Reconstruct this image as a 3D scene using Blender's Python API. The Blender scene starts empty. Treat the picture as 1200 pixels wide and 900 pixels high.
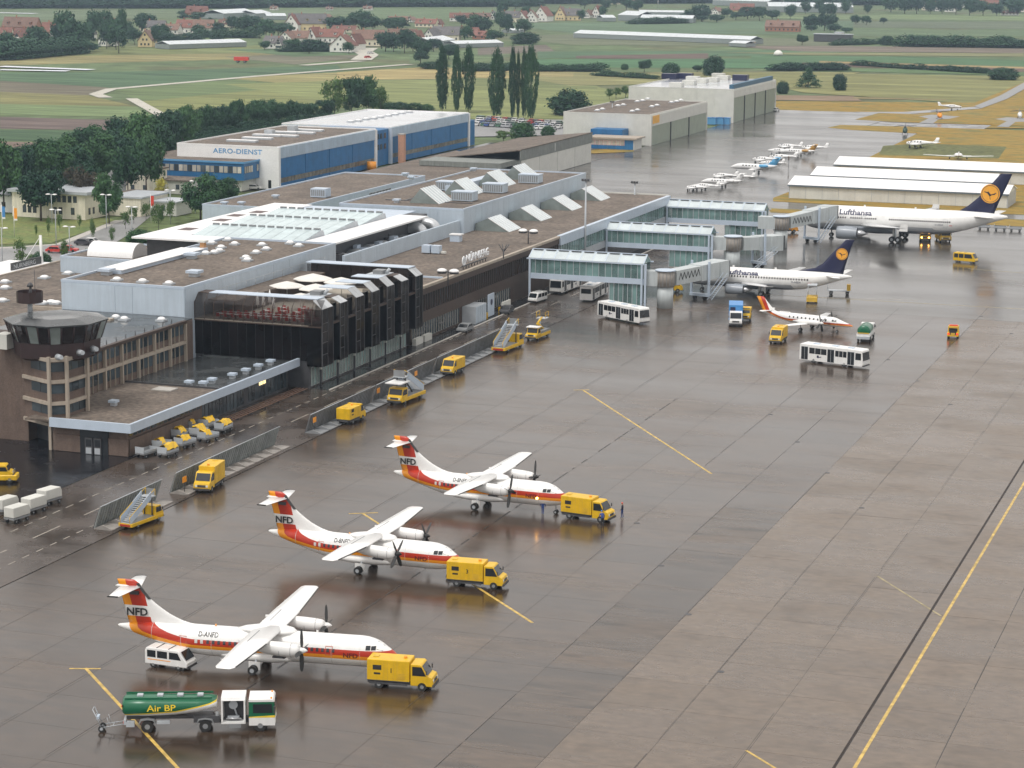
import bpy, bmesh, math, random
from mathutils import Vector, Matrix
R = math.radians
rnd = random.Random(7)
sc = bpy.context.scene
# ---------------- camera, world, sun, exposure ----------------
cam = bpy.data.cameras.new('camera'); cam_o = bpy.data.objects.new('camera', cam); sc.collection.objects.link(cam_o)
cam.sensor_width = 36; cam.lens = 2715.2/1200*36; cam.clip_start = 1; cam.clip_end = 12000
cam_o.matrix_world = Matrix(((0.94324236, -0.07040862, 0.32455581, 0), (0.33198799, 0.17394405, -0.92710703, 0),
                             (0.00882177, 0.98223525, 0.18744621, 66.315), (0, 0, 0, 1)))
sc.camera = cam_o
w = bpy.data.worlds.new('World'); sc.world = w; w.use_nodes = True
nt = w.node_tree; nt.nodes.clear()
out = nt.nodes.new('ShaderNodeOutputWorld'); bg = nt.nodes.new('ShaderNodeBackground')
sky = nt.nodes.new('ShaderNodeTexSky'); sky.sky_type = 'NISHITA'; sky.sun_disc = False
sky.sun_elevation = R(62); sky.sun_rotation = R(200); sky.air_density = 1.0; sky.dust_density = 6.0
hsv = nt.nodes.new('ShaderNodeHueSaturation'); hsv.inputs['Saturation'].default_value = 0.2
mixc = nt.nodes.new('ShaderNodeMix'); mixc.data_type = 'RGBA'; mixc.inputs[0].default_value = 0.7
mixc.inputs[7].default_value = (9.45, 9.05, 8.65, 1)      # even cloud layer
nt.links.new(sky.outputs[0], hsv.inputs['Color']); nt.links.new(hsv.outputs[0], mixc.inputs[6])
nt.links.new(mixc.outputs[2], bg.inputs[0]); bg.inputs[1].default_value = 0.105
nt.links.new(bg.outputs[0], out.inputs[0])
sun = bpy.data.lights.new('sun', 'SUN'); sun.energy = 1.1; sun.angle = R(14); sun.color = (1, .96, .9)
sun_o = bpy.data.objects.new('sun', sun); sc.collection.objects.link(sun_o)
sun_o.rotation_euler = (R(28), R(0), R(-20)); sun_o.location = (0, 0, 200)
sc.view_settings.view_transform = 'Standard'; sc.view_settings.look = 'None'; sc.view_settings.exposure = 0.37; sc.view_settings.gamma = 1
sc.render.engine = 'CYCLES'; sc.cycles.max_bounces = 6; sc.cycles.transparent_max_bounces = 12; sc.cycles.volume_bounces = 0

# ---------------- helpers ----------------
COL = sc.collection
def nodes(m): return m.node_tree.nodes, m.node_tree.links
MC = {}
def M(name, c, rough=.55, var=.12, scale=1.5, metal=0, emit=None, alpha=1, spec=.5, per=0, rvar=0, fine=0, streak=0):
    """procedural paint/metal/stone: base colour broken by noise, grime streaks and per-object tone"""
    if name in MC: return MC[name]
    m = bpy.data.materials.new(name); m.use_nodes = True; MC[name] = m
    n, l = nodes(m); b = n['Principled BSDF']
    b.inputs['Roughness'].default_value = rough; b.inputs['Metallic'].default_value = metal
    b.inputs['Specular IOR Level'].default_value = spec
    if alpha < 1: b.inputs['Alpha'].default_value = alpha
    geo = n.new('ShaderNodeNewGeometry'); no = n.new('ShaderNodeTexNoise'); no.inputs['Scale'].default_value = scale
    no.inputs['Detail'].default_value = 5; l.new(geo.outputs['Position'], no.inputs['Vector'])
    mr = n.new('ShaderNodeMapRange'); mr.inputs[1].default_value = .3; mr.inputs[2].default_value = .7
    mr.inputs[3].default_value = 1-var; mr.inputs[4].default_value = 1+var; l.new(no.outputs[0], mr.inputs[0])
    last = mr.outputs[0]
    def mul(a, bb):
        q = n.new('ShaderNodeMath'); q.operation = 'MULTIPLY'; l.new(a, q.inputs[0]); l.new(bb, q.inputs[1]); return q.outputs[0]
    if fine:
        n2 = n.new('ShaderNodeTexNoise'); n2.inputs['Scale'].default_value = scale*9; n2.inputs['Detail'].default_value = 3
        l.new(geo.outputs['Position'], n2.inputs['Vector'])
        m2 = n.new('ShaderNodeMapRange'); m2.inputs[1].default_value = .3; m2.inputs[2].default_value = .7
        m2.inputs[3].default_value = 1-fine; m2.inputs[4].default_value = 1+fine; l.new(n2.outputs[0], m2.inputs[0]); last = mul(last, m2.outputs[0])
    if streak:
        mp = n.new('ShaderNodeMapping'); mp.inputs['Scale'].default_value = (2.2, 2.2, .15); l.new(geo.outputs['Position'], mp.inputs[0])
        n3 = n.new('ShaderNodeTexNoise'); n3.inputs['Scale'].default_value = 1; n3.inputs['Detail'].default_value = 4; l.new(mp.outputs[0], n3.inputs['Vector'])
        m3 = n.new('ShaderNodeMapRange'); m3.inputs[1].default_value = .35; m3.inputs[2].default_value = .65
        m3.inputs[3].default_value = 1-streak; m3.inputs[4].default_value = 1+streak*.4; l.new(n3.outputs[0], m3.inputs[0]); last = mul(last, m3.outputs[0])
    if per:
        oi = n.new('ShaderNodeObjectInfo'); m4 = n.new('ShaderNodeMapRange'); m4.inputs[3].default_value = 1-per; m4.inputs[4].default_value = 1+per
        l.new(oi.outputs['Random'], m4.inputs[0]); last = mul(last, m4.outputs[0])
    vm = n.new('ShaderNodeVectorMath'); vm.operation = 'SCALE'; vm.inputs[0].default_value = c; l.new(last, vm.inputs['Scale'])
    l.new(vm.outputs[0], b.inputs['Base Color'])
    if rvar:
        m5 = n.new('ShaderNodeMapRange'); m5.inputs[1].default_value = .3; m5.inputs[2].default_value = .7
        m5.inputs[3].default_value = max(.03, rough-rvar); m5.inputs[4].default_value = rough+rvar
        l.new(no.outputs[0], m5.inputs[0]); l.new(m5.outputs[0], b.inputs['Roughness'])
    if emit: b.inputs['Emission Color'].default_value = (*emit[:3], 1); b.inputs['Emission Strength'].default_value = emit[3]
    return m

class MB:
    """mesh builder: collects faces, becomes ONE mesh object"""
    def __init__(s): s.v = []; s.f = []; s.m = []; s.sm = []; s.mats = []; s.att = None
    def mi(s, m):
        if m not in s.mats: s.mats.append(m)
        return s.mats.index(m)
    def face(s, pts, m, smooth=False):
        k = len(s.v); s.v += [tuple(p) for p in pts]; s.f.append(tuple(range(k, k+len(pts)))); s.m.append(s.mi(m)); s.sm.append(smooth); return s
    def box(s, x0, x1, y0, y1, z0, z1, m, top=None):
        k = len(s.v)
        s.v += [(x0,y0,z0),(x1,y0,z0),(x1,y1,z0),(x0,y1,z0),(x0,y0,z1),(x1,y0,z1),(x1,y1,z1),(x0,y1,z1)]
        for q in ((0,3,2,1),(4,5,6,7),(0,1,5,4),(1,2,6,5),(2,3,7,6),(3,0,4,7)):
            s.f.append(tuple(k+i for i in q)); s.m.append(s.mi(top if top and q == (4,5,6,7) else m)); s.sm.append(False)
        return s
    def hexa(s, b, t, m):
        """b, t: 4 bottom and 4 top corners, same winding (ccw seen from above)"""
        k = len(s.v); s.v += [tuple(p) for p in b]+[tuple(p) for p in t]
        for q in ((0,3,2,1),(4,5,6,7),(0,1,5,4),(1,2,6,5),(2,3,7,6),(3,0,4,7)):
            s.f.append(tuple(k+i for i in q)); s.m.append(s.mi(m)); s.sm.append(False)
        return s
    def prism(s, prof, y0, y1, m, ax='y', inset=0):
        """profile of (x,z) extruded along y (or (y,z) along x, or (x,y) along z)"""
        n = len(prof); k = len(s.v)
        def P(a, b, e):
            return (a, e, b) if ax == 'y' else ((e, a, b) if ax == 'x' else (a, b, e))
        s.v += [P(a, b, y0) for a, b in prof]+[P(a, b, y1) for a, b in prof]
        s.f.append(tuple(range(k, k+n))); s.f.append(tuple(range(k+2*n-1, k+n-1, -1)))
        s.m += [s.mi(m)]*2; s.sm += [False]*2
        for i in range(n):
            j = (i+1) % n; s.f.append((k+j, k+i, k+n+i, k+n+j)); s.m.append(s.mi(m)); s.sm.append(False)
        return s
    def cyl(s, p0, p1, r0, m, r1=None, n=10, cap=True, smooth=True):
        p0, p1 = Vector(p0), Vector(p1); r1 = r0 if r1 is None else r1
        d = (p1-p0).normalized(); a = d.orthogonal().normalized(); b = d.cross(a)
        k = len(s.v)
        for p, r in ((p0, r0), (p1, r1)):
            for i in range(n):
                t = 2*math.pi*i/n; s.v.append(tuple(p+a*(r*math.cos(t))+b*(r*math.sin(t))))
        for i in range(n):
            j = (i+1) % n; s.f.append((k+i, k+j, k+n+j, k+n+i)); s.m.append(s.mi(m)); s.sm.append(smooth)
        if cap:
            s.f.append(tuple(range(k+n-1, k-1, -1))); s.f.append(tuple(range(k+n, k+2*n))); s.m += [s.mi(m)]*2; s.sm += [False]*2
        return s
    def loft(s, rings, m, cap=True, smooth=True, close=True):
        n = len(rings[0]); k = len(s.v)
        for r in rings: s.v += [tuple(p) for p in r]
        for a in range(len(rings)-1):
            for i in range(n if close else n-1):
                j = (i+1) % n; s.f.append((k+a*n+i, k+a*n+j, k+(a+1)*n+j, k+(a+1)*n+i)); s.m.append(s.mi(m)); s.sm.append(smooth)
        if cap and close:
            s.f.append(tuple(range(k+n-1, k-1, -1))); q = k+(len(rings)-1)*n; s.f.append(tuple(range(q, q+n))); s.m += [s.mi(m)]*2; s.sm += [smooth]*2
        return s
    def dome(s, x, y, z, r, h, m, n=8):
        rings = []
        for a in (0, .35, .7, .95): rings.append([(x+r*math.cos(a*1.57)*math.cos(2*math.pi*i/n), y+r*math.cos(a*1.57)*math.sin(2*math.pi*i/n), z+h*math.sin(a*1.57)) for i in range(n)])
        return s.loft(rings, m)
    def mesh(s, name):
        me = bpy.data.meshes.new(name); me.from_pydata(s.v, [], s.f)
        for m in s.mats: me.materials.append(m)
        me.polygons.foreach_set('material_index', s.m); me.polygons.foreach_set('use_smooth', s.sm)
        bm = bmesh.new(); bm.from_mesh(me)
        if not getattr(s, 'nofix', False):
            bmesh.ops.recalc_face_normals(bm, faces=bm.faces)
        bm.to_mesh(me); bm.free(); me.update(); return me
    def build(s, name, parent=None, loc=None, rz=0):
        return obj(name, s.mesh(name), parent, loc, rz)
def obj(name, me, parent=None, loc=None, rz=0):
    o = bpy.data.objects.new(name, me); COL.objects.link(o)
    if parent: o.parent = parent
    if loc: o.location = loc
    o.rotation_euler[2] = rz
    return o
def tag(o, label=None, cat=None, group=None, kind=None):
    if label: o['label'] = label
    if cat: o['category'] = cat
    if group: o['group'] = group
    if kind: o['kind'] = kind
    return o
def thing(name, label, cat, loc=(0,0,0), rz=0, group=None):
    o = bpy.data.objects.new(name, None); COL.objects.link(o); o.location = loc; o.rotation_euler[2] = rz
    o.empty_display_size = .5
    return tag(o, label, cat, group)
def clone(r, loc, rz=0, label=None, group=None, scale=None):
    c = r.copy(); COL.objects.link(c); c.location = loc; c.rotation_euler[2] = rz
    if label: c['label'] = label
    if group: c['group'] = group
    if scale is not None: c.scale = scale if hasattr(scale, '__len__') else (scale,)*3
    for ch in r.children:
        d = ch.copy(); COL.objects.link(d); d.parent = c
        for g in ch.children:
            e = g.copy(); COL.objects.link(e); e.parent = d
    return c
def stuff(o): o['kind'] = 'stuff'; return o
def many(name, me, parent, locs, rz=0):
    for i, p in enumerate(locs): obj(name, me, parent, p, rz)
def text_faces(txt, size, mat, fn, cuts=0, bold=0.0, align='LEFT', space=1.0, name='lettering', parent=None, fit=None):
    """flat lettering mesh mapped through fn(tx, ty) -> 3D point"""
    cu = bpy.data.curves.new('t', 'FONT'); cu.body = txt; cu.size = size; cu.offset = bold*.35; cu.align_x = align; cu.space_character = space; cu.resolution_u = 3
    to = bpy.data.objects.new('t', cu); COL.objects.link(to)
    dg = bpy.context.evaluated_depsgraph_get(); me = bpy.data.meshes.new_from_object(to.evaluated_get(dg))
    bpy.data.objects.remove(to); bm = bmesh.new(); bm.from_mesh(me)
    if fit:
        k = fit/max(v.co.x for v in bm.verts)
        for v in bm.verts: v.co.x *= k
    if cuts:
        ys = [v.co.y for v in bm.verts]; a, b = min(ys), max(ys)
        for i in range(1, cuts):
            bmesh.ops.bisect_plane(bm, geom=bm.verts[:]+bm.edges[:]+bm.faces[:], plane_co=(0, a+(b-a)*i/cuts, 0), plane_no=(0, 1, 0))
    for v in bm.verts: v.co = Vector(fn(v.co.x, v.co.y))
    bm.to_mesh(me); bm.free(); me.materials.clear(); me.materials.append(mat)
    return obj(name, me, parent)

# ---------------- materials ----------------
white = M('white_paint', (.78,.78,.77), .35, .05, .6, streak=.05)
jetwhite = M('aircraft_white', (.8,.8,.79), .28, .04, .5)
lgrey = M('light_grey_metal', (.42,.45,.48), .4, .08, .8)
mgrey = M('mid_grey', (.22,.23,.24), .5, .12, 1)
dgrey = M('dark_grey', (.06,.06,.065), .5, .2, 1)
black = M('black_rubber', (.02,.02,.02), .7, .2, 3)
chrome = M('bare_metal', (.5,.51,.53), .3, .06, 2, metal=.8)
yellow = M('yellow_paint', (.7,.43,.008), .38, .08, 1.5, streak=.08)
dyellow = M('dull_yellow_paint', (.6,.38,.04), .5, .15, 1.5)
red = M('red_paint', (.62,.05,.03), .4, .08, 2)
orange = M('orange_paint', (.85,.33,.03), .4, .08, 2)
green = M('tank_green', (.006,.12,.055), .25, .08, 1)
blue = M('hangar_blue', (.015,.14,.34), .5, .12, .4, per=.08, streak=.12)
blue2 = M('truck_blue', (.06,.24,.55), .4, .08, 1)
navy = M('navy_paint', (.012,.014,.055), .3, .1, 1)
glassd = M('dark_glass', (.015,.018,.022), .08, .2, 1)
gravel = M('roof_gravel', (.138,.111,.09), .9, .26, .16, fine=.45)
tar = M('wet_tar_roof', (.05,.055,.058), .22, .25, .2, rvar=.15, fine=.15)
clad = M('pale_metal_cladding', (.46,.535,.61), .42, .05, .4, per=.04, streak=.07)
clad2 = M('grey_metal_edge', (.47,.55,.65), .35, .05, .6)
whiter = M('white_sheet_roof', (.82,.82,.82), .4, .05, .3, fine=.04)
brown = M('brown_facade', (.06,.038,.028), .6, .1, .7, streak=.12)
stone = M('brown_aggregate_panel', (.135,.096,.077), .85, .12, .8, fine=.2, streak=.1)
beige = M('beige_concrete', (.39,.335,.275), .7, .08, .6, streak=.1)
cream = M('cream_render', (.72,.68,.56), .8, .07, .5, streak=.12)
offw = M('offwhite_panel', (.6,.6,.56), .6, .06, .4, streak=.035, per=.03)
doorg = M('grey_green_door', (.27,.31,.24), .5, .08, .5, per=.06, streak=.1)
shedg = M('weathered_shed_grey', (.2,.215,.2), .6, .12, .6, streak=.2)
concrete = M('pale_concrete', (.42,.4,.37), .8, .15, 1.5, fine=.1)
lampon = M('lit_lamp', (1,.7,.2), .4, 0, emit=(1,.45,.08,14))
lamphead = M('lamp_lens', (.7,.7,.65), .2, 0)
amber = M('warm_lit_ceiling_lamp', (.9,.8,.5), .4, 0, emit=(1,.75,.35,1.2))
skin = M('skin', (.45,.27,.2), .6, .05)
overall = M('blue_overalls', (.02,.05,.2), .8, .15, 4)
tyre = black
glass = M('window_glass', (.045,.06,.07), .07, .3, .3, per=.5)
bglass = M('brown_tinted_glass', (.03,.022,.02), .06, .2, .4, alpha=.42, per=.2, spec=.4)
dglass = M('black_brown_glass_wall', (.006,.004,.004), .14, .5, .3, per=.5, spec=.14)
gglass = M('green_tinted_glass', (.2,.33,.32), .06, .3, .35, alpha=.6, per=.3)
sglass = M('side_glazing', (.24,.28,.27), .1, .2, .5, alpha=.85)
rglass = M('pale_roof_glazing', (.52,.58,.6), .2, .08, .5, per=.08)

def ground_mat(name, c1, c2, scale, rough=(.9,.9), c3=None, stretch=(1,1,1), fine=.2, spec=.5, per=0, bump=0, detail=5, lo=.35, hi=.65):
    """two-tone ground broken by two noise scales; rough=(dark/wet, dry)"""
    m = bpy.data.materials.new(name); m.use_nodes = True; n, l = nodes(m); b = n['Principled BSDF']; b.inputs['Specular IOR Level'].default_value = spec
    geo = n.new('ShaderNodeNewGeometry'); mp = n.new('ShaderNodeMapping'); mp.inputs['Scale'].default_value = stretch; l.new(geo.outputs['Position'], mp.inputs[0])
    no = n.new('ShaderNodeTexNoise'); no.inputs['Scale'].default_value = scale; no.inputs['Detail'].default_value = detail; no.inputs['Roughness'].default_value = .6; l.new(mp.outputs[0], no.inputs['Vector'])
    n2 = n.new('ShaderNodeTexNoise'); n2.inputs['Scale'].default_value = scale*11; n2.inputs['Detail'].default_value = 4; l.new(mp.outputs[0], n2.inputs['Vector'])
    mr = n.new('ShaderNodeMapRange'); mr.inputs[1].default_value = lo; mr.inputs[2].default_value = hi; l.new(no.outputs[0], mr.inputs[0])
    mx = n.new('ShaderNodeMix'); mx.data_type = 'RGBA'; mx.inputs[6].default_value = (*c1,1); mx.inputs[7].default_value = (*c2,1); l.new(mr.outputs[0], mx.inputs[0])
    last = mx.outputs[2]
    if c3:
        n3 = n.new('ShaderNodeTexNoise'); n3.inputs['Scale'].default_value = scale*3.1; n3.inputs['Detail'].default_value = 3; l.new(mp.outputs[0], n3.inputs['Vector'])
        m3 = n.new('ShaderNodeMapRange'); m3.inputs[1].default_value = .5; m3.inputs[2].default_value = .68; l.new(n3.outputs[0], m3.inputs[0])
        mx3 = n.new('ShaderNodeMix'); mx3.data_type = 'RGBA'; l.new(last, mx3.inputs[6]); mx3.inputs[7].default_value = (*c3,1); l.new(m3.outputs[0], mx3.inputs[0]); last = mx3.outputs[2]
    f = n.new('ShaderNodeMapRange'); f.inputs[1].default_value = .3; f.inputs[2].default_value = .7; f.inputs[3].default_value = 1-fine; f.inputs[4].default_value = 1+fine; l.new(n2.outputs[0], f.inputs[0])
    sc_ = f.outputs[0]
    if per:
        oi = n.new('ShaderNodeObjectInfo'); m4 = n.new('ShaderNodeMapRange'); m4.inputs[3].default_value = 1-per; m4.inputs[4].default_value = 1+per; l.new(oi.outputs['Random'], m4.inputs[0])
        q = n.new('ShaderNodeMath'); q.operation = 'MULTIPLY'; l.new(sc_, q.inputs[0]); l.new(m4.outputs[0], q.inputs[1]); sc_ = q.outputs[0]
    vm = n.new('ShaderNodeVectorMath'); vm.operation = 'SCALE'; l.new(last, vm.inputs[0]); l.new(sc_, vm.inputs['Scale']); l.new(vm.outputs[0], b.inputs['Base Color'])
    rr = n.new('ShaderNodeMapRange'); rr.inputs[1].default_value = lo; rr.inputs[2].default_value = hi; rr.inputs[3].default_value = rough[0]; rr.inputs[4].default_value = rough[1]; l.new(no.outputs[0], rr.inputs[0]); l.new(rr.outputs[0], b.inputs['Roughness'])
    if bump:
        bp = n.new('ShaderNodeBump'); bp.inputs['Strength'].default_value = bump; bp.inputs['Distance'].default_value = .05; l.new(n2.outputs[0], bp.inputs['Height']); l.new(bp.outputs[0], b.inputs['Normal'])
    return m
# wet paving: soaked darker areas are smooth, half-dry ones rougher
slab_w = ground_mat('wet_concrete_dark', (.024,.015,.009), (.085,.058,.039), .045, (.13,.32), fine=.3, per=.13, c3=(.045,.03,.02), spec=.66, stretch=(.6,1.7,1), lo=.3, hi=.7)
slab_d = ground_mat('wet_concrete_light', (.108,.078,.055), (.138,.103,.074), .09, (.22,.38), fine=.2, per=.09, c3=(.1,.073,.052), stretch=(.8,1.3,1))
slab_s = ground_mat('soaked_concrete_strip', (.035,.024,.016), (.085,.06,.042), .08, (.13,.34), fine=.25, per=.16, c3=(.03,.021,.014), stretch=(.5,1.8,1))
joint = ground_mat('joint_filler', (.012,.01,.008), (.06,.048,.04), .11, (.12,.25), lo=.45, hi=.58, fine=.1)
asphalt_w = ground_mat('wet_service_asphalt', (.035,.026,.02), (.08,.061,.05), .12, (.16,.38), fine=.12)
asphalt_f = ground_mat('far_wet_apron', (.045,.04,.035), (.085,.078,.069), .03, (.1,.28), fine=.12, stretch=(.5,1.6,1), c3=(.045,.04,.036))
asphalt_k = ground_mat('black_wet_asphalt', (.006,.0065,.009), (.014,.014,.017), .2, (.14,.3))
road_m = ground_mat('grey_road', (.2,.2,.2), (.28,.28,.28), .15, (.4,.6))
grass_m = ground_mat('green_grass', (.1,.15,.04), (.19,.21,.06), .08, fine=.35, c3=(.17,.17,.06))
drygrass_m = ground_mat('dry_grass', (.27,.175,.035), (.29,.2,.05), .05, fine=.3, c3=(.15,.15,.055), stretch=(.5,1.4,1), spec=.2)
def P_(c, s=.02, f=.3, st=(1,1,1), c3=None):
    L_ = .3*c[0]+.6*c[1]+.1*c[2]; c = tuple((x*.96+L_*.04)*.84 for x in c); f = f*1.3
    if c3: c3 = tuple((x*.96+L_*.04)*.76 for x in c3)
    return ground_mat('field_%d' % len(bpy.data.materials), tuple(x*.82 for x in c), tuple(min(1, x*1.18) for x in c), s, fine=f, c3=c3, stretch=st, spec=.15)
def sheet(name, pts, z, m, kind='structure'):
    mb = MB(); mb.face([(p[0], p[1], z) for p in pts], m); mb.nofix = True
    a = sum(pts[i][0]*pts[(i+1) % len(pts)][1]-pts[(i+1) % len(pts)][0]*pts[i][1] for i in range(len(pts)))
    if a < 0: mb.v.reverse()
    return tag(mb.build(name), kind=kind)
def rect(x0, x1, y0, y1): return [(x0,y0),(x1,y0),(x1,y1),(x0,y1)]
# ================= SETTING: GROUND =================
ground_far = P_((.135,.185,.085), .006, .25, (1,1,1), (.17,.17,.09))
sheet('ground', rect(-5000, 4000, -600, 7500), -.35, ground_far)
FG = lambda *c: tuple(c)
fields = [  # colour, corner points on the ground
 ((.22,.25,.1), [(-774.67,1253.56),(-604.45,1397.14),(-572.34,1307.21),(-713.24,1153.82)]), ((.3,.27,.12), [(-713.24,1153.82),(-566.93,1310.36),(-546.88,1249.02),(-665.23,1075.89)]),
 ((.1,.17,.09), [(-631.21,1020.66),(-590.45,1042.85),(-509.10,1162.67),(-468.55,1082.84),(-522.31,937.63),(-593.25,959.04)]), ((.19,.17,.12), [(-593.25,959.04),(-522.31,937.63),(-504.83,886.73),(-550.19,889.14)]),
 ((.25,.24,.1), [(-550.19,889.14),(-504.83,886.73),(-454.16,835.85),(-510.26,824.31)]), ((.2,.27,.12), [(-510.26,824.31),(-454.16,835.85),(-424.25,788.68),(-478.00,771.94)]),
 ((.17,.13,.115), [(-473.39,764.46),(-425.19,769.15),(-399.51,728.66),(-443.45,715.85)]), ((.08,.14,.07), [(-441.45,712.61),(-397.71,725.37),(-375.75,685.14),(-417.03,672.97)]), ((.22,.16,.13), [(-415.26,670.10),(-398.46,674.39),(-383.82,649.49),(-399.99,645.31)]),
 ((.17,.23,.1), [(-515.67,927.22),(-502.44,1047.63),(-456.29,951.25),(-467.08,863.39)]), ((.24,.26,.1), [(-467.08,863.39),(-456.29,951.25),(-417.80,978.17),(-372.24,871.44),(-418.21,796.54)]),
 ((.2,.19,.13), [(-603.86,1216.42),(-561.06,1313.79),(-532.11,1245.95),(-532.95,1159.45)]), ((.13,.2,.1), [(-646.58,1302.64),(-555.73,1369.74),(-530.12,1306.63),(-568.42,1236.70)]),
 ((.33,.3,.13), [(-510.05,1027.12),(-482.41,1101.66),(-455.51,1040.18),(-459.53,999.53)]), ((.42,.34,.15), [(-482.41,1101.66),(-459.91,1170.16),(-381.22,1165.89),(-329.80,1149.09),(-361.75,1106.50),(-455.51,1040.18)]),
 ((.25,.28,.11), [(-488.75,984.14),(-452.70,1033.77),(-359.46,1099.50),(-295.06,1001.03),(-262.39,803.33),(-374.19,876.00)]), ((.19,.22,.09), [(-409.76,1089.08),(-337.82,1086.91),(-319.82,1029.17),(-385.19,1023.83)]),
 ((.15,.21,.1), [(-533.84,1329.67),(-486.36,1383.62),(-457.08,1300.41),(-481.20,1198.56)]), ((.19,.16,.13), [(-513.31,1394.84),(-491.16,1465.13),(-455.45,1375.41),(-482.03,1309.92)]),
 ((.16,.22,.11), [(-915.69,2144.57),(-787.97,2240.54),(-682.46,1940.77),(-795.34,1862.62)]), ((.17,.22,.12), [(-1166.44,1889.55),(-915.69,2144.57),(-851.31,1993.73),(-1022.37,1655.66)]),
 ((.14,.21,.12), [(-661.52,1827.98),(-407.01,2076.63),(-344.01,1757.09),(-541.21,1670.46)]), ((.18,.2,.12), [(-570.98,1577.98),(-489.53,1703.33),(-319.22,1631.38),(-300.26,1535.18),(-477.27,1473.47)]),
 ((.11,.19,.1), [(-464.77,1369.97),(-287.81,1500.25),(-295.52,1417.33),(-437.13,1288.63)]), ((.17,.12,.1), [(-426.84,1329.62),(-364.53,1402.60),(-345.39,1329.32),(-417.28,1299.91)]), ((.1,.21,.1), [(-436.08,1277.89),(-265.72,1386.12),(-262.36,1259.51),(-408.90,1198.36)]),
 ((.28,.27,.12), [(-412.30,1139.82),(-236.58,1235.48),(-238.82,1147.49),(-339.18,1047.98)]), ((.36,.31,.14), [(-391.37,1151.21),(-371.42,1153.04),(-359.48,1116.06),(-378.75,1114.16)]),
 ((.2,.26,.12), [(-547.26,2150.06),(-296.43,2392.99),(-268.66,2171.28),(-457.82,2096.30)]), ((.16,.19,.12), [(-402.42,2053.32),(-265.54,2146.41),(-240.40,1945.70),(-372.90,1903.62)]), ((.15,.21,.11), [(-458.90,1804.03),(-237.90,1925.68),(-221.68,1796.23),(-371.44,1702.66)]),
 ((.23,.19,.15), [(-384.85,1514.02),(-196.69,1596.66),(-185.39,1506.43),(-317.31,1456.00)]), ((.25,.25,.12), [(-360.30,1417.88),(-185.39,1506.43),(-179.48,1459.27),(-307.34,1410.52)]), ((.1,.19,.09), [(-332.93,1383.52),(-246.31,1421.02),(-173.93,1414.95),(-163.78,1333.87),(-262.29,1342.62),(-304.52,1266.15)]),
 ((.4,.3,.14), [(-282.30,1342.44),(-163.78,1333.87),(-161.42,1315.02),(-278.14,1322.80)]), ((.19,.13,.1), [(-287.00,1317.84),(-161.42,1315.02),(-156.89,1278.86),(-280.80,1289.57)]), ((.12,.19,.08), [(-281.08,1269.02),(-156.89,1278.86),(-152.60,1244.62),(-273.31,1234.22)]),
 ((.25,.25,.1), [(-304.31,1198.61),(-151.56,1236.34),(-121.59,997.06),(-201.79,1035.80),(-228.01,1049.01)]), ((.3,.22,.15), [(-235.23,1025.20),(-201.79,1035.80),(-191.61,1003.09),(-227.34,991.09)]), ((.33,.27,.13), [(-200.63,1029.90),(-159.29,1031.89),(-158.38,1026.12),(-198.34,1018.30)]),
]
for i, (c, pts) in enumerate(fields):
    sheet('field', pts, -.3+i*.004, P_(c, .02, .34, (.12,2.2,1), tuple(x*.75 for x in c)))
# airport grass and landside
sheet('grass_field', rect(-1000, 300, -300, 560), -.16, P_((.12,.16,.06), .03))
sheet('dry_meadow', [(-230.44,983.40),(-144.85,1014.65),(-144.67,1181.32),(-105.16,1202.24),(-77.14,892.83),(-195.52,835.64)], -.1, drygrass_m)
sheet('apron_base', [(-214,510),(-214,932),(-160,935),(-120,930),(-120,560),(80,560),(80,-200),(-128,-200),(-128,510)], -.06, joint)
sheet('far_apron', [(-213,508),(-213,931),(-178,931)]+[(-181.73,934.03),(-162.64,943.50),(-140.87,987.39),(-136.72,978.21),(-160.10,929.03),(-163.64,842.32),(-72.75,844.34),(-74.16,859.92),(-44.56,532.93),(10,418.4),(-126.5,418.4),(-126.5,508)], 0, asphalt_f)
sheet('service_road', rect(-143.4, -126.75, -100, 508), .0, asphalt_w)
sheet('dark_yard', rect(-330, -143.5, -100, 269), 0, asphalt_k); sheet('annex_edge_strip', rect(-145.2, -143.42, 269.1, 313), .004, asphalt_w)
sheet('terminal_edge_strip', rect(-141.6, -138.6, 313, 508), .008, asphalt_k)
sheet('dry_grass', [(-138.01,603.11),(-137.42,622.14),(-137.12,731.36),(-139.03,835.08),(-163.26,840.35),(-174.32,848.08),(-172.45,862.43),(-152.15,865.49),(-74.89,867.92),(-49.66,589.29),(-70.62,590.04),(-136.12,594.95)], .03, drygrass_m)
sheet('dry_grass', [(-172.91,892.72),(-170.85,931.51),(-80.78,932.96),(-76.95,890.70),(-155.94,886.67)], .03, drygrass_m)
sheet('dry_grass', [(-133.68,578.73),(-69.32,579.70),(-48.82,580.01),(-47.22,562.29),(-67.41,564.41),(-110.09,570.69),(-130.89,569.60)], .03, drygrass_m)
sheet('dark_grass_patch', [(-140.79,777.80),(-130.56,793.72),(-101.65,792.58),(-98.19,746.18),(-136.13,745.01)], .036, P_((.16,.17,.07), .05))
for q in ([(-152.76,919.90),(-149.64,931.62),(-137.80,927.27),(-139.70,911.43),(-143.16,908.26),(-141.57,884.32),(-147.08,886.29),(-147.44,910.08)], [(-123.05,919.58),(-119.96,931.02),(-108.16,929.35),(-109.29,911.80),(-113.59,907.33),(-112.60,880.15),(-117.03,880.25),(-117.22,910.32)]):
    sheet('helicopter_pad', q, .04, road_m)
sheet('grass_island', [(-227.30,719.42),(-215.04,735.67),(-211.31,720.06),(-222.55,708.07)], .03, drygrass_m)
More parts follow.
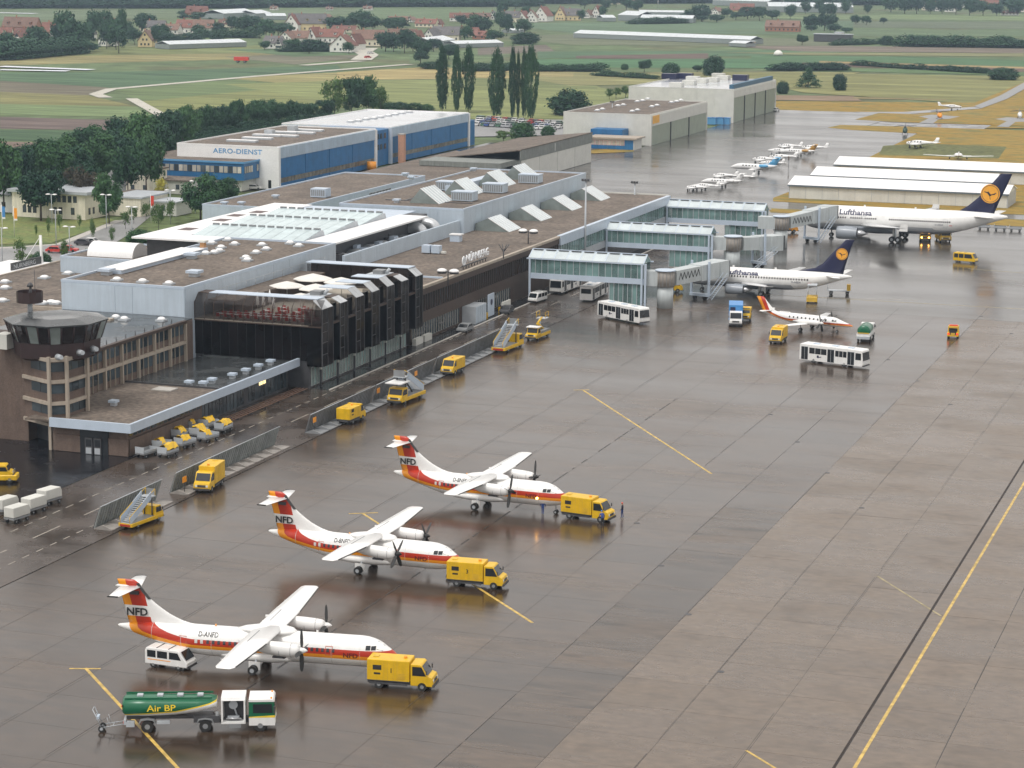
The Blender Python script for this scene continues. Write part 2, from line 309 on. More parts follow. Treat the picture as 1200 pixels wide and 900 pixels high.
sheet('perimeter_road', [(-141.26,990.06),(-140.99,1066.97),(-144.59,1197.60),(-138.77,1184.44),(-134.94,1044.29),(-136.72,978.21)], .05, road_m)
def ribbon(name, pts, wd, z, m):
    mb = MB(); mb.nofix = True; P = [Vector((p[0], p[1], 0)) for p in pts]; L = []; Rr = []
    for i, p in enumerate(P):
        d = (P[min(i+1, len(P)-1)]-P[max(i-1, 0)]).normalized(); nn = Vector((-d.y, d.x, 0))*wd/2; L.append(p+nn); Rr.append(p-nn)
    for i in range(len(P)-1):
        mb.face([(Rr[i].x,Rr[i].y,z),(Rr[i+1].x,Rr[i+1].y,z),(L[i+1].x,L[i+1].y,z),(L[i].x,L[i].y,z)], m)
    return tag(mb.build(name), kind='structure')
track = ground_mat('pale_field_track', (.42,.4,.34), (.52,.5,.44), .2)
ribbon('field_path', [(-490.29,875.53),(-505.03,892.99),(-516.34,926.87),(-502.44,1047.63),(-477.83,1190.17)], 6, -.08, track)
ribbon('field_path', [(-478.14,875.65),(-451.12,837.38),(-413.31,784.42)], 5, -.08, track)
ribbon('field_path', [(-524.17,1151.30),(-515.17,1211.16)], 7, -.07, track)
ribbon('field_path', [(-519.32,1219.67),(-538.87,1277.19),(-558.80,1315.11),(-573.47,1359.25)], 12, -.06, track)
foil = ground_mat('white_crop_foil', (.62,.65,.7), (.75,.77,.8), .1)
for a, b, wd in (((-656.38,1061.53),(-599.28,1055.87),9), ((-639.38,1033.93),(-603.55,1040.12),8), ((-1129.79,1822.95),(-1088.85,1822.82),14)): ribbon('foil_covered_bed', [a, b], wd, .2, foil)
# landside road, car park and pavements
sheet('access_road', [(-274.80,421.80),(-271.61,436.90),(-260.38,444.88),(-273.10,497.14),(-280.66,522.13),(-273.35,512.91),(-256.29,466.36),(-243.68,424.86),(-237.43,393.89),(-240.52,368.64)], -.06, road_m)
sheet('green_lawn', [(-320.21,492.23),(-306.89,498.11),(-275.14,492.41),(-271.12,488.49),(-265.19,447.60),(-273.91,440.64),(-276.31,424.14)], -.08, grass_m)
ribbon('pavement', [(-275.27,429.13),(-261.97,445.78),(-271.59,490.17)], 2.2, -.03, concrete)
sheet('car_park', [(-279.41,753.80),(-306.66,827.21),(-275.26,842.59),(-256.75,806.05),(-252.92,774.43)], -.05, road_m)
sheet('hangar_yard', rect(-266, -212, 560, 735), -.1, asphalt_f)
sheet('car_park', [(-316.52,497.93),(-373.67,588.60),(-338.61,622.42),(-300.21,571.04),(-280.34,501.79)], -.05, road_m)

# ---- concrete apron slabs: each one cast square is a part of the apron ----
apron = tag(sheet('apron', rect(-126.6, 70, -100, 418.3), -.018, joint), kind='structure')
def inview(x, y, mg=8):
    p = cam_o.matrix_world.inverted() @ Vector((x, y, 0)); f = 2715.2
    if p.z > 0: return False
    return abs(p.x/-p.z*f) < 600+mg*f/-p.z and abs(p.y/-p.z*f) < 450+mg*f/-p.z
cam_dist = lambda x, y: x*x+y*y
cells = []
for i in range(0, 20):
    for j in range(0, 37):
        x0 = -126.6+7.68*i; y0 = 135.25+7.65*j
        if inview(x0+3.8, y0+3.8): cells.append((cam_dist(x0, y0), x0, y0))
cells.sort()
def slab_mesh(m, nm, v=0):
    b = MB(); r = random.Random(v); g = .012
    b.box(g+.012*r.random(), 7.672-g, g, 7.645-g, -.12, 0, m); return b.mesh(nm)
sm = {m.name: [slab_mesh(m, 'slab', k) for k in range(3)] for m in (slab_w, slab_d, slab_s)}
rest = {slab_w.name: MB(), slab_d.name: MB(), slab_s.name: MB()}
for k, (d, x0, y0) in enumerate(cells):
    m = slab_d if x0 > -57.9 else slab_w
    if -66 < x0 < -57.9 and y0 < 262: m = slab_s
    if k < 300: obj('slab', rnd.choice(sm[m.name]), apron, (x0, y0, rnd.uniform(-.003, .003)))
    else: rest[m.name].box(x0+.02, x0+7.66, y0+.015, y0+7.63, -.12, rnd.uniform(-.003,.003), m)
for k, b in rest.items():
    if b.v: stuff(b.build('slab_field', apron))
# expansion joint with steel edges, drain covers, painted lines
mb = MB(); mb.box(-34.7, -34.47, 120, 420, 0, .012, M('tar_seal', (.028,.02,.017), .6, .3, .6, spec=.2)); tag(mb.build('tar_filled_joint', apron), 'wide black expansion joint')
yl = M('worn_yellow_line', (.5,.34,.08), .45, .35, 1.2, fine=.2); yl2 = M('faded_yellow_line', (.3,.25,.13), .45, .35, 1.2, fine=.2)
wl = M('worn_white_line', (.3,.27,.23), .45, .35, 1.2, fine=.2)
def line(p, q, wd, m, z=.008, name='painted_line'): return ribbon(name, [p, q], wd, z, m)
line((-32.97,120), (-32.97,418), .3, yl)
line((-104.9,181), (-84,159.7), .32, yl); line((-106.2,180.3), (-103.5,181.3), .3, yl, .012)
line((-104.1,244.6), (-71,209.6), .32, yl); line((-105.6,243.9), (-102.6,245.6), .3, yl, .012)
line((-103.2,327.3), (-71,280), .32, yl); line((-104.6,326.9), (-102.4,327.9), .3, yl, .012)
line((-42.16,239.28), (-33.31,226.61), .22, yl2); line((-42.3,181), (-37,175.6), .25, yl)
line((-101,433.1), (-20,434.4), .4, yl2); line((-68.90,485.07), (-57.23,483.13), .4, yl2); line((-92.02,433.07), (-71.44,437.01), .4, wl)
for X, y0, L, gp in ((-137.9, 222, 1.7, 3.1), (-130.7, 204, 1.4, 2.9)):
    b = MB()
    for k in range(58 if X < -135 else 9): b.box(X-.08, X+.08, y0+k*gp, y0+k*gp+L, .004, .012, wl)
    tag(b.build('dashed_line'), kind='structure')
b = MB()
for k in range(22): b.box(-134.2, -134.0, 209+k*11.5, 215+k*11.5, .004, .012, wl)
tag(b.build('dashed_line'), kind='structure')
b = MB()
for k in range(14): b.cyl((-49.9-7.68*(k % 4)+.3, 201+17*k, 0), (-49.9-7.68*(k % 4)+.3, 201+17*k, .015), .35, dgrey, n=8)
tag(b.build('drain_cover', apron), 'round iron drain covers in the slabs'); stuff(bpy.data.objects['drain_cover'])
seam_m = M('weathered_tar_seam', (.03,.024,.02), .4, .35, .4, spec=.4)
mb = MB()
for k in range(40): y = 180+k*3.7; mb.box(-88.4-.04*rnd.random(), -88.22+.05*rnd.random(), y, y+3.7*rnd.random()**.5, 0, .009, seam_m)
stuff(mb.build('patched_tar_seam', apron))
for X in (-73.0, -65.2, -57.55, -49.9, -42.3, -96.2, -103.9, -26.8):
    mb = MB(); y = 120
    while y < 418:
        L = rnd.uniform(4, 22)
        if rnd.random() < .72: mb.box(X-.015-.025*rnd.random(), X+.015+.03*rnd.random(), y, y+L, 0, .006, seam_m)
        y += L+rnd.uniform(0, 6)
    stuff(mb.build('tar_seam', apron))
for k in range(26):
    x = -126+7.68*rnd.randint(0,16); y = 135.25+7.65*rnd.randint(3,30); stuff(MB().box(x, x+7.68, y-.02, y+.03, 0, .005, seam_m).build('tar_seam', apron))
# kerb along the terminal
b = MB(); b.box(-138.7, -138.4, 313, 506, 0, .13, concrete); tag(b.build('kerb'), kind='structure')
# ================= BUILDINGS =================
def walls(root, x0, x1, y0, y1, z0, z1, m, roofm=None, par=.3, edge=None, name='wall', t=.3):
    zr = z1-par; MB().box(x0, x1, y0, y1, z0, zr, m).build(name, root)
    if roofm:
        b = MB(); b.box(x0+t, x1-t, y0+t, y1-t, zr, zr+.02, roofm); b.build('roof', root)
        b = MB(); e = edge or m
        b.box(x0-.04, x1+.04, y0-.04, y0+t, zr-.05, z1, e); b.box(x0-.04, x1+.04, y1-t, y1+.04, zr-.05, z1, e)
        b.box(x0-.04, x0+t, y0+t, y1-t, zr-.05, z1, e); b.box(x1-t, x1+.04, y0+t, y1-t, zr-.05, z1, e); b.build('parapet', root)
def panels(root, face, fix, a0, a1, z0, z1, n, m, t=.06, name='cladding_panel', gap=.05):
    """n equal panels on a face: '+x' or '-y'; each panel its own part"""
    wd = (a1-a0)/n; b = MB()
    if face == '+x': b.box(0, t, gap/2, wd-gap/2, z0, z1, m)
    else: b.box(gap/2, wd-gap/2, -t, 0, z0, z1, m)
    me = b.mesh(name)
    for i in range(n): obj(name, me, root, (fix, a0+i*wd, 0) if face == '+x' else (a0+i*wd, fix, 0))
def wins(root, face, fix, pos, w_, z0, z1, m=None, fm=None, name='window', t=.05, fr=.06, mull=0):
    b = MB(); g = m or glass; f = fm or dgrey
    def bx(a, c, zz0, zz1, tt, mm): b.box(0, tt, a, c, zz0, zz1, mm) if face == '+x' else b.box(a, c, -tt, 0, zz0, zz1, mm)
    bx(-w_/2, w_/2, z0, z1, t*.6, f)
    if mull:
        k = w_/(mull+1)
        for i in range(mull+1): bx(-w_/2+i*k+fr/2, -w_/2+(i+1)*k-fr/2, z0+fr, z1-fr, t, g)
    else: bx(-w_/2+fr, w_/2-fr, z0+fr, z1-fr, t, g)
    me = b.mesh(name)
    for p in pos: obj(name, me, root, (fix, p, 0) if face == '+x' else (p, fix, 0))
lin = lambda a, b, n: [a+(b-a)*(i+.5)/n for i in range(n)]
def lights(root, pts, z, r=.75, name='rooflight', h=.4):
    b = MB(); b.box(-r, r, -r, r, 0, .25, lgrey); b.dome(0, 0, .25, r*.95, h, whiter); me = b.mesh(name)
    many(name, me, root, [(p[0], p[1], z) for p in pts])
def vents(root, pts, z, name='roof_vent', s=1.0, h=.8):
    b = MB(); b.box(-.45*s, .45*s, -.45*s, .45*s, 0, h*.6, lgrey); b.box(-.7*s, .7*s, -.7*s, .7*s, h*.6, h, clad2); me = b.mesh(name)
    many(name, me, root, [(p[0], p[1], z) for p in pts])

# ---- 1 control tower with octagonal stair corner ----
tw = thing('control_tower', 'brown airport control tower with flared glass cab on an octagonal office corner', 'control tower', (-158.5, 268, 0))
def at0(root, b, name): b.v = [(x-root.location.x, y-root.location.y, z-root.location.z) for x, y, z in b.v]; return b.build(name, root)
b = MB(); b.box(-180, -161.4, 265.2, 277, 0, 12.4, stone); at0(tw, b, 'wall')
b = MB(); b.box(-180.1, -161.3, 265.1, 277.1, 12.4, 12.6, brown); at0(tw, b, 'flat_roof')
fp = [(-161.6,264.3), (-155.9,261.6), (-154.1,263.1), (-153.9,268), (-158.9,276.9), (-161.6,276.9)]
b = MB(); b.prism([(x*.994-.95 if 0 else x, y) for x, y in [(-161.6,264.7), (-156,262), (-154.5,263.3), (-154.3,268), (-159.2,276.5), (-161.5,276.5)]], 3.3, 12.0, stone, ax='z'); at0(tw, b, 'wall')
b = MB(); b.prism([(-161.5,267.5), (-156.5,265), (-156.5,276), (-161.5,276)], 0, 3.3, dgrey, ax='z'); at0(tw, b, 'entrance_recess')
for z in (3.3, 6.1, 9.0, 11.9):
    b = MB(); b.prism(fp, z-.22, z+.22, beige, ax='z'); at0(tw, b, 'floor_band')
for i, (x, y) in enumerate(fp[1:5]):
    b = MB(); b.box(x-.2, x+.2, y-.2, y+.2, 0 if i != 1 else 3, 12.4, beige); at0(tw, b, 'column')
def quadwin(root, p, q, z0, z1, n, m=glass, out=.06, name='window', fr=.06):
    """n panes along the wall p->q, outside on the right hand"""
    p, q = Vector((*p, 0)), Vector((*q, 0)); d = (q-p)/n; nn = Vector((d.y, -d.x, 0)).normalized(); o = root.location
    for i in range(n):
        a = p+d*i+d.normalized()*fr; c = p+d*(i+1)-d.normalized()*fr
        b = MB(); lo = [a-nn*.05, c-nn*.05]; 
        b.hexa([a+nn*out+Vector((0,0,z0)), c+nn*out+Vector((0,0,z0)), c-nn*.1+Vector((0,0,z0)), a-nn*.1+Vector((0,0,z0))], [a+nn*out+Vector((0,0,z1)), c+nn*out+Vector((0,0,z1)), c-nn*.1+Vector((0,0,z1)), a-nn*.1+Vector((0,0,z1))], m)
        b.v = [tuple(Vector(v)-Vector(o)) for v in b.v]; b.build(name, root)
sf = [(-161.6,264.7), (-156,262), (-154.5,263.3), (-154.3,268), (-159.2,276.5)]
for z in (3.7, 6.5, 9.4):
    quadwin(tw, Vector(sf[0])+(Vector(sf[1])-Vector(sf[0]))*.3, sf[1], z+.9, z+2.1, 2); quadwin(tw, sf[1], sf[2], z+.9, z+2.1, 1); quadwin(tw, sf[2], sf[3], z+.9, z+2.1, 3); quadwin(tw, sf[3], sf[4], z+.9, z+2.1, 5)
cx, cy = -158.3, 267.8
def octa(r, z, sx=1): return [(cx+r*math.cos(R(22.5+45*i)), cy+r*math.sin(R(22.5+45*i)), z) for i in range(8)]
b = MB(); b.loft([octa(5.0,11.4), octa(5.75,11.8), octa(5.9,13.9)], M('maroon_skirt', (.035,.018,.018), .5, .15, .7), smooth=False); at0(tw, b, 'skirt')
b = MB(); b.loft([octa(3.8,13.5), octa(3.8,16.0)], glassd, smooth=False); at0(tw, b, 'cab_core')
for i in range(8):
    a0, a1 = octa(5.92,13.9), octa(6.75,16.3); k = (i+1) % 8
    p0, p1, q0, q1 = map(Vector, (a0[i], a0[k], a1[i], a1[k]))
    for j in range(3):
        f0, f1 = j/3+.03, (j+1)/3-.03; pts = [p0.lerp(p1,f0), p0.lerp(p1,f1), q0.lerp(q1,f1), q0.lerp(q1,f0)]; c = sum(pts, Vector())/4; nn = (Vector((c.x-cx, c.y-cy, 0))).normalized()*.05
        b = MB(); b.hexa([pts[0]+nn, pts[1]+nn, pts[1]-nn, pts[0]-nn], [pts[3]+nn, pts[2]+nn, pts[2]-nn, pts[3]-nn], bglass if (i+j) % 3 else sglass); at0(tw, b, 'window')
    for f in (0, 1/3, 2/3):
        b = MB(); b.cyl(p0.lerp(p1,f), q0.lerp(q1,f), .13, MC['maroon_skirt'], n=4); at0(tw, b, 'mullion')
b = MB(); b.loft([octa(6.95,16.25), octa(7.0,16.45), octa(4.2,16.95)], tar, smooth=False); at0(tw, b, 'roof')
b = MB(); b.loft([[(cx-4.6+1.75*math.cos(R(30*i)), cy+1.2+1.75*math.sin(R(30*i)), z) for i in range(12)] for z in (18.2, 19.7)], MC['maroon_skirt'], cap=False, smooth=False)
b.loft([[(cx-4.6+r_*math.cos(R(30*i)), cy+1.2+r_*math.sin(R(30*i)), 18.2) for i in range(12)] for r_ in (.2, 1.75)], brown, cap=False); at0(tw, b, 'antenna_basket')
b = MB(); b.cyl((cx-4.6,cy+1.2,16.6), (cx-4.6,cy+1.2,18.3), .35, lgrey); b.cyl((cx-4.6,cy+1.2,18.3), (cx-4.4,cy+1.2,20.6), .3, dgrey, r1=.15); b.dome(cx-4.5,cy+1.2,20.3,.45,.6,dgrey); b.cyl((cx-4,cy+1.6,18.2), (cx-4,cy+1.6,22.6), .04, dgrey, n=4); at0(tw, b, 'aerial_mast')
b = MB(); b.box(cx-6.6, cx-4.9, cy-4.4, cy-2.2, 12.6, 14.6, offw); at0(tw, b, 'roof_cabinet')
for dx, dy, dz in ((3.2,-5.2,12.3), (4.9,-2.6,12.6), (5.8,-.5,12.8)):
    b = MB(); b.cyl((cx+dx,cy+dy,dz), (cx+dx+.9,cy+dy-.6,dz+.1), .45, lgrey, r1=.3); b.box(cx+dx-.3, cx+dx+.1, cy+dy, cy+dy+.3, dz-.7, dz, dgrey); at0(tw, b, 'floodlight')

# ---- 2 office wing ----
ow = thing('office_wing', 'three-storey brown office wing with long window rows and tar roof behind the control tower', 'office building')
MB().box(-182, -159.4, 277, 309.4, 0, 10.0, stone).build('wall', ow)
MB().box(-182.1, -159.5, 276.9, 309.5, 10.0, 10.15, tar).build('roof', ow)
MB().box(-159.5, -158.9, 276.9, 306.6, 9.85, 10.3, brown).build('eaves', ow)
for z in (4.1, 7.25): MB().box(-159.4, -158.95, 276.9, 306.5, z-.45, z+.0, beige).build('floor_band', ow)
bay = [277.2+4.88*i for i in range(7)]
b = MB(); b.box(-.25, .2, -.15, .15, 4.1, 9.85, beige); me = b.mesh('pilaster'); many('pilaster', me, ow, [(-159.1, y, 0) for y in bay])
for z in (5.1, 8.25):
    wins(ow, '+x', -159.4, [y+.25+4.38*(j+.5)/3 for y in bay[:6] for j in range(3)], 1.28, z, z+1.65, fm=brown, t=.12)
    wins(ow, '+x', -159.4, [y+.25+4.38*j/3 for y in bay[:6] for j in (1,2)], .09, z-.95, z+1.65, m=beige, fm=beige, t=.2, fr=.01, name='window_post')
lights(ow, [(-177,304), (-175,304.5), (-170,305), (-168,304), (-162.6,305.5)], 10.15, .7)
b = MB(); b.box(-1, 1, -.6, .6, 0, .3, beige); me = b.mesh('hatch'); many('hatch', me, ow, [(-170.5,300,10.15), (-170.5,303,10.15)])
b = MB(); b.cyl((-164.5,284,10.1), (-164.5,284,11.2), .1, dgrey, n=6); b.dome(0,0,0,.01,.01,white); dish = [[(-164.5+r_*math.cos(R(30*i))*.8, 284-.15-.5*(r_*r_)+.3, 12.0+r_*math.sin(R(30*i))) for i in range(12)] for r_ in (.05, .6, 1.05)]
b.loft(dish, white, cap=False); b.build('satellite_dish', ow)
b = MB()
for i in range(10): b.cyl((-160.2, 279+2.8*i, 10.15), (-160.2, 279+2.8*i, 10.75), .06, dgrey, n=4)
stuff(b.build('roof_stanchion', ow))

# ---- 3 low annex with white fascia ----
la = thing('low_annex', 'single-storey annex with broad white fascia, brown panels and a wet flat roof', 'annex')
MB().box(-155.5, -144.6, 261.6, 283, 0, 3.4, stone).build('wall', la)
MB().box(-155.5, -145.0, 283, 312.2, 0, 3.4, dgrey).build('wall', la)
MB().box(-159.3, -143.7, 260.9, 288, 3.9, 4.15, gravel).build('roof', la)
MB().box(-159.3, -143.7, 288.3, 312.6, 3.9, 4.12, tar).build('roof', la)
MB().box(-159.3, -143.7, 288, 288.3, 3.9, 4.4, dgrey).build('roof_step', la)
b = MB(); b.box(-155.3, -143.3, 260.3, 260.7, 3.4, 4.6, clad2); b.build('fascia', la)
b = MB(); b.box(-143.7, -143.3, 260.7, 312.8, 3.4, 4.6, clad2); b.box(-155.3, -143.7, 260.7, 312.6, 3.4, 3.9, dgrey); b.build('fascia', la)
wins(la, '+x', -144.6, lin(262, 282.6, 17), .95, 2.45, 3.25, fm=dgrey)
panels(la, '+x', -144.6, 261.8, 279.8, 0.05, 2.2, 3, stone, .35, 'brown_panel')
panels(la, '-y', 261.6, -155.4, -151.3, 0.05, 2.3, 1, stone, .3, 'brown_panel'); panels(la, '-y', 261.6, -147.2, -144.3, 0.05, 2.3, 1, stone, .3, 'brown_panel')
MB().box(-151.3, -147.2, 261.2, 261.6, 0, 3.3, glassd).build('entrance_recess', la)
for x in (-149.9, -148.6): b = MB(); b.box(x-.55, x+.55, 260.95, 261.2, 0, 2.2, dgrey); b.box(x-.4, x+.4, 260.9, 260.96, .1, .9, lgrey); b.box(x-.4, x+.4, 260.9, 260.96, 1.1, 2.0, glassd); b.build('glass_door', la)
wins(la, '+x', -145.0, lin(283.4, 297, 12), 1.0, .3, 3.2, fm=dgrey); wins(la, '+x', -145.0, lin(298.4, 311.6, 12), 1.0, .3, 3.2, fm=dgrey)
b = MB(); b.box(-144.93, -144.9, 302, 303.2, 2.2, 2.8, amber); b.box(-144.93, -144.9, 303.4, 304.2, 2.2, 2.8, amber); b.build('ceiling_lamp', la)
vents(la, [(-147.5,292), (-147.5,289.3), (-149.6,289), (-146.5,296.5), (-146.3,300.5), (-146.2,304.5), (-146.1,308.5), (-152.5,272.5)], 4.13, s=.8)
b = MB(); b.box(-153, -150, 284, 286.4, 4.15, 4.3, concrete); b.build('hatch', la)
b = MB()
for k in range(4): b.box(-143.3+.55*k, -143.1+.55*k, 286, 311.5, .3+.0*k, .36, M('rust_rail', (.16,.09,.06), .5))
for k in range(6): b.box(-143.3, -141.5, 288+4.5*k, 288.12+4.5*k, 0, .3, dgrey)
tag(b.build('bench_rail'), 'rows of low brown rails along the wet ground beside the annex glazing', 'rail')

# ---- 4 white clad hall ----
wh = thing('white_hall', 'big pale clad flat-roofed hall with gravel roof and many round rooflights', 'terminal hall')
walls(wh, -182, -160.9, 309.8, 366.5, 0, 14.8, clad, gravel, .35, clad2)
for a, b_ in ((-181.9,-172.7), (-172.7,-169.7), (-169.7,-161)): panels(wh, '-y', 309.8, a, b_, 10.2, 14.3, 1, clad)
panels(wh, '+x', -160.9, 310, 366, 12.3, 14.3, 9, clad)
lights(wh, [(-174.36,313.45,14.5),(-169.89,313.37,14.5),(-165.13,312.93,14.5),(-180.82,358.59,14.5),(-176.68,359.13,14.5),(-176.81,354.15,14.5),(-174.92,347.78,14.5),(-175.10,350.06,14.5),(-179.23,345.93,14.5),(-179.28,343.57,14.5),(-171.88,359.95,14.5),(-168.50,350.53,14.5),(-168.80,355.16,14.5),(-167.28,344.09,14.5),(-165.67,341.39,14.5),(-180.32,363.87,14.5),(-168.40,363.94,14.5),(-165.62,361.41,14.5),(-175.74,346.25,14.5)], 14.5, .75)
vents(wh, [(-175.40,340.63,14.5),(-165.52,322.21,14.5),(-178.99,318.56,14.5)], 14.5, s=1.5, h=1.0)
b = MB(); b.box(-173.6, -171, 318, 348, 14.5, 15.1, clad2); b.box(-175, -170.7, 318, 346, 15.1, 15.2, whiter); b.v = [(x-6.2, y+2, z) for x, y, z in b.v]; b.build('long_rooflight', wh)
b = MB(); b.box(-.4, .4, -.4, .4, 0, 1.5, M('copper_stack', (.5,.25,.1), .5)); b.box(-.7, .7, -.7, .7, 1.5, 1.8, offw); obj('chimney', b.mesh('chimney'), wh, (*(-178.10,349.97,14.5)[:2], 14.5))
b = MB()
for k in range(14): b.cyl((-160.2, 316+3.4*k, 12.1), (-160.2, 316+3.4*k, 13.2), .04, lgrey, n=4)
b.cyl((-160.2,316,13.15), (-160.2,360,13.15), .04, lgrey, n=4); stuff(b.build('railing', wh))

# ---- 5 dark glass restaurant block with terrace ----
dg = thing('glass_restaurant', 'black-brown glazed restaurant block with stepped glass bays and a roof terrace', 'restaurant building')
MB().box(-163.8, -141.9, 313.2, 352, 0, 9.4, dgrey).build('wall', dg)
panels(dg, '-y', 313.2, -162.6, -141.9, 4.15, 9.35, 14, dglass, .15, 'glass_panel', .12)
MB().box(-164, -139.75, 312.8, 352, 9.35, 9.5, brown).build('terrace_floor', dg); MB().box(-163.8, -142, 312.95, 351, 9.5, 9.6, M('terrace_paving', (.42,.38,.32), .6, .1, 1)).build('paving', dg)
# front gallery: upright panes, chamfered glass and white roof strip
for i, x in enumerate([-164+1.62*k for k in range(15)]):
    b = MB(); b.box(0, 1.56, -.03, .03, 9.65, 12.1, bglass); obj('glass_pane', b.mesh('glass_pane'), dg, (x+.03, 312.85, 0))
    b = MB(); b.hexa([(0,-.02,12.1),(1.56,-.02,12.1),(1.56,1.3,13.35),(0,1.3,13.35)], [(0,0,12.16),(1.56,0,12.16),(1.56,1.3,13.4),(0,1.3,13.4)], bglass); obj('sloping_pane', b.mesh('sloping_pane'), dg, (x+.03, 312.85, 0))
    b = MB(); b.box(-.05, .05, -.06, .06, 9.6, 12.15, brown); b.cyl((0,0,12.12), (0,1.35,13.42), .05, brown, n=4); obj('mullion', b.mesh('mullion'), dg, (x, 312.83, 0))
def roofstrip(x0, x1, y0, y1, z):
    b = MB(); b.box(x0, x1, y0, y1, z, z+.12, clad2); b.build('roof_strip', dg)
roofstrip(-159, -141, 314.2, 316.9, 13.38); MB().box(-164, -159, 314.2, 316.9, 13.3, 13.45, brown).build('roof_strip', dg)
roofstrip(-159.6, -141, 351, 353.8, 13.38)
MB().box(-159.6, -141, 353.2, 353.8, 9.6, 13.38, brown).build('back_wall', dg)
for k in range(9):
    b = MB(); b.box(0, 1.9, 0, .04, 9.8, 13.2, bglass); obj('glass_pane', b.mesh('glass_pane'), dg, (-159.4+2.05*k, 351.1, 0))
bays = [(313.0,317.0,1), (319.8,322.6,0), (325.9,329.0,1), (332.2,335.2,1), (338.5,341.4,1), (344.6,347.5,0), (350.8,353.8,1)]
for i, (y0, y1, big) in enumerate(bays):
    xe = -139.7; xi = -143.4 if big else -142.6; zt = 13.38 if big else 12.9
    b = MB(); b.box(-142.2, xe-.06, y0+.04, y1-.04, 3.4, 9.3, dgrey); b.build('bay_wall', dg)
    b = MB(); b.box(xe-.06, xe, y0, y1, 3.4, 12.1, dglass); b.build('bay_glass', dg)
    b = MB(); ym = (y0+y1)/2; b.box(xe, xe+.05, ym-.04, ym+.04, 3.4, 12.1, dgrey)
    for zz_ in (5.2, 7.0, 8.6, 9.9): b.box(xe, xe+.05, y0+.06, ym-.05, zz_, zz_+.09, dgrey)
    b.build('glazing_grid', dg)
    for yy in (y0, y1):
        b = MB(); b.box(-142.2, xe, yy-.03, yy+.03, 3.4, 9.5, dglass); b.box(-142.6, xe, yy-.03, yy+.03, 9.6, 12.05, bglass); b.build('bay_side', dg)
        b = MB(); b.box(xe-.1, xe+.04, yy-.07, yy+.07, 3.4, 12.15, dgrey); b.build('mullion', dg)
    for yy, y2 in ((y0, (y0+y1)/2), ((y0+y1)/2, y1)):
        b = MB(); b.hexa([(xe,yy+.04,12.1),(xe,y2-.04,12.1),(xe-1.5,y2-.04,zt-.03),(xe-1.5,yy+.04,zt-.03)], [(xe,yy+.04,12.18),(xe,y2-.04,12.18),(xe-1.5,y2-.04,zt+.06),(xe-1.5,yy+.04,zt+.06)], M('chamfer_pane', (.42,.44,.46), .12, .1, .5, per=.2)); b.build('sloping_pane', dg)
    if i not in (0, 6):
        b = MB(); b.box(xi-(2.6 if big else .4), xe-1.5, y0, y1, zt, zt+.12, clad2 if big else brown); b.build('roof_strip', dg)
    if not big:
        b = MB(); b.box(-145.8, -142.4, y0-.3, y1+.3, 12.6, 13.1, lgrey); b.box(-144.9, -143.2, y0+.3, y1-.6, 13.1, 13.7, mgrey); b.cyl((-143,y0+1.4,13.1),(-142.4,y0+1.4,13.9),.28,lgrey); b.build('roof_ventilator', dg)
ends = [316.9]+[v for p in bays[1:6] for v in (p[0], p[1])]+[350.8]
for a, c in zip(ends[::2], ends[1::2]):
    b = MB(); b.box(-140.45, -140.35, a+.05, c-.05, 3.4, 12.3, dglass); b.box(-142.1, -140.3, a, c, 9.4, 9.6, dgrey); b.build('recessed_glass', dg)
MB().box(-160.6, -156, 317, 351, 11.75, 11.95, gravel).build('gravel_roof', dg); MB().box(-156.2, -156, 317, 351, 9.6, 11.75, brown).build('terrace_wall', dg)
wins(dg, '+x', -141.9, lin(313.6, 351.8, 36), .82, .25, 3.1, m=gglass, fm=offw, name='ground_window')
b = MB(); b.box(-.12, .12, -.12, .12, 0, 3.3, dgrey); b.box(-.16, .16, -.16, .16, 2.5, 2.95, offw); me = b.mesh('lamp_post_pillar'); many('lamp_pillar', me, dg, [(-141.3, 316+6.4*k, 0) for k in range(6)])
# terrace furniture
rp = M('red_chair_plastic', (.55,.03,.02), .5)
tb = thing('terrace_table', 'square white cafe table on the glazed gallery floor behind the front panes', 'table', group='cafe tables in the gallery and on the terrace')
b = MB(); b.box(-.55,.55,-.45,.45,.72,.77,white); b.build('table_top', tb); b = MB(); b.cyl((0,0,0),(0,0,.72),.05,dgrey,n=6); b.box(-.25,.25,-.25,.25,0,.04,dgrey); b.build('leg', tb)
ch = thing('cafe_chair', 'red plastic cafe chair by the white tables behind the front glass', 'chair', group='red cafe chairs in the gallery and on the terrace')
b = MB(); b.box(-.24,.24,-.24,.24,.42,.48,rp); b.build('seat', ch); b = MB(); b.box(-.24,.24,.2,.26,.48,.95,rp); b.build('backrest', ch)
b = MB(); b.cyl((0,0,0),(0,0,.42),.03,chrome,n=5); me = b.mesh('leg'); many('leg', me, ch, [(sx*.19, sy*.19, 0) for sx in (-1,1) for sy in (-1,1)])
TL = 'square white cafe table with red chairs round it on the dark restaurant upper floor'; CLb = 'red cafe chair drawn up to a white table on the dark restaurant upper floor'
first = True
ORD0 = ['first','second','third','fourth','fifth','sixth','seventh','eighth','ninth','tenth','eleventh','twelfth','thirteenth']
for k in range(13):
    for row in (0, 1):
        x = -157.2+1.28*k+(.4 if row else 0); y = 314.3+1.9*row
        t_ = tb if first else clone(tb, (x,y,9.62)); t_.location = (x,y,9.62); t_['label'] = 'white cafe table, %s from the left in the %s row behind the dark front panes' % (ORD0[k], ('front','back')[row])
        for q, (dx, dy, rz) in enumerate(((0,.75,0), (0,-.75,math.pi))):
            c_ = ch if first and q == 0 else clone(ch, (0,0,0)); c_.location = (x+dx, y+dy, 9.62); c_.rotation_euler[2] = rz; c_['label'] = 'red cafe chair %s the %s table from the left, %s gallery row' % (('behind','in front of')[q], ORD0[k], ('front','back')[row])
        first = False
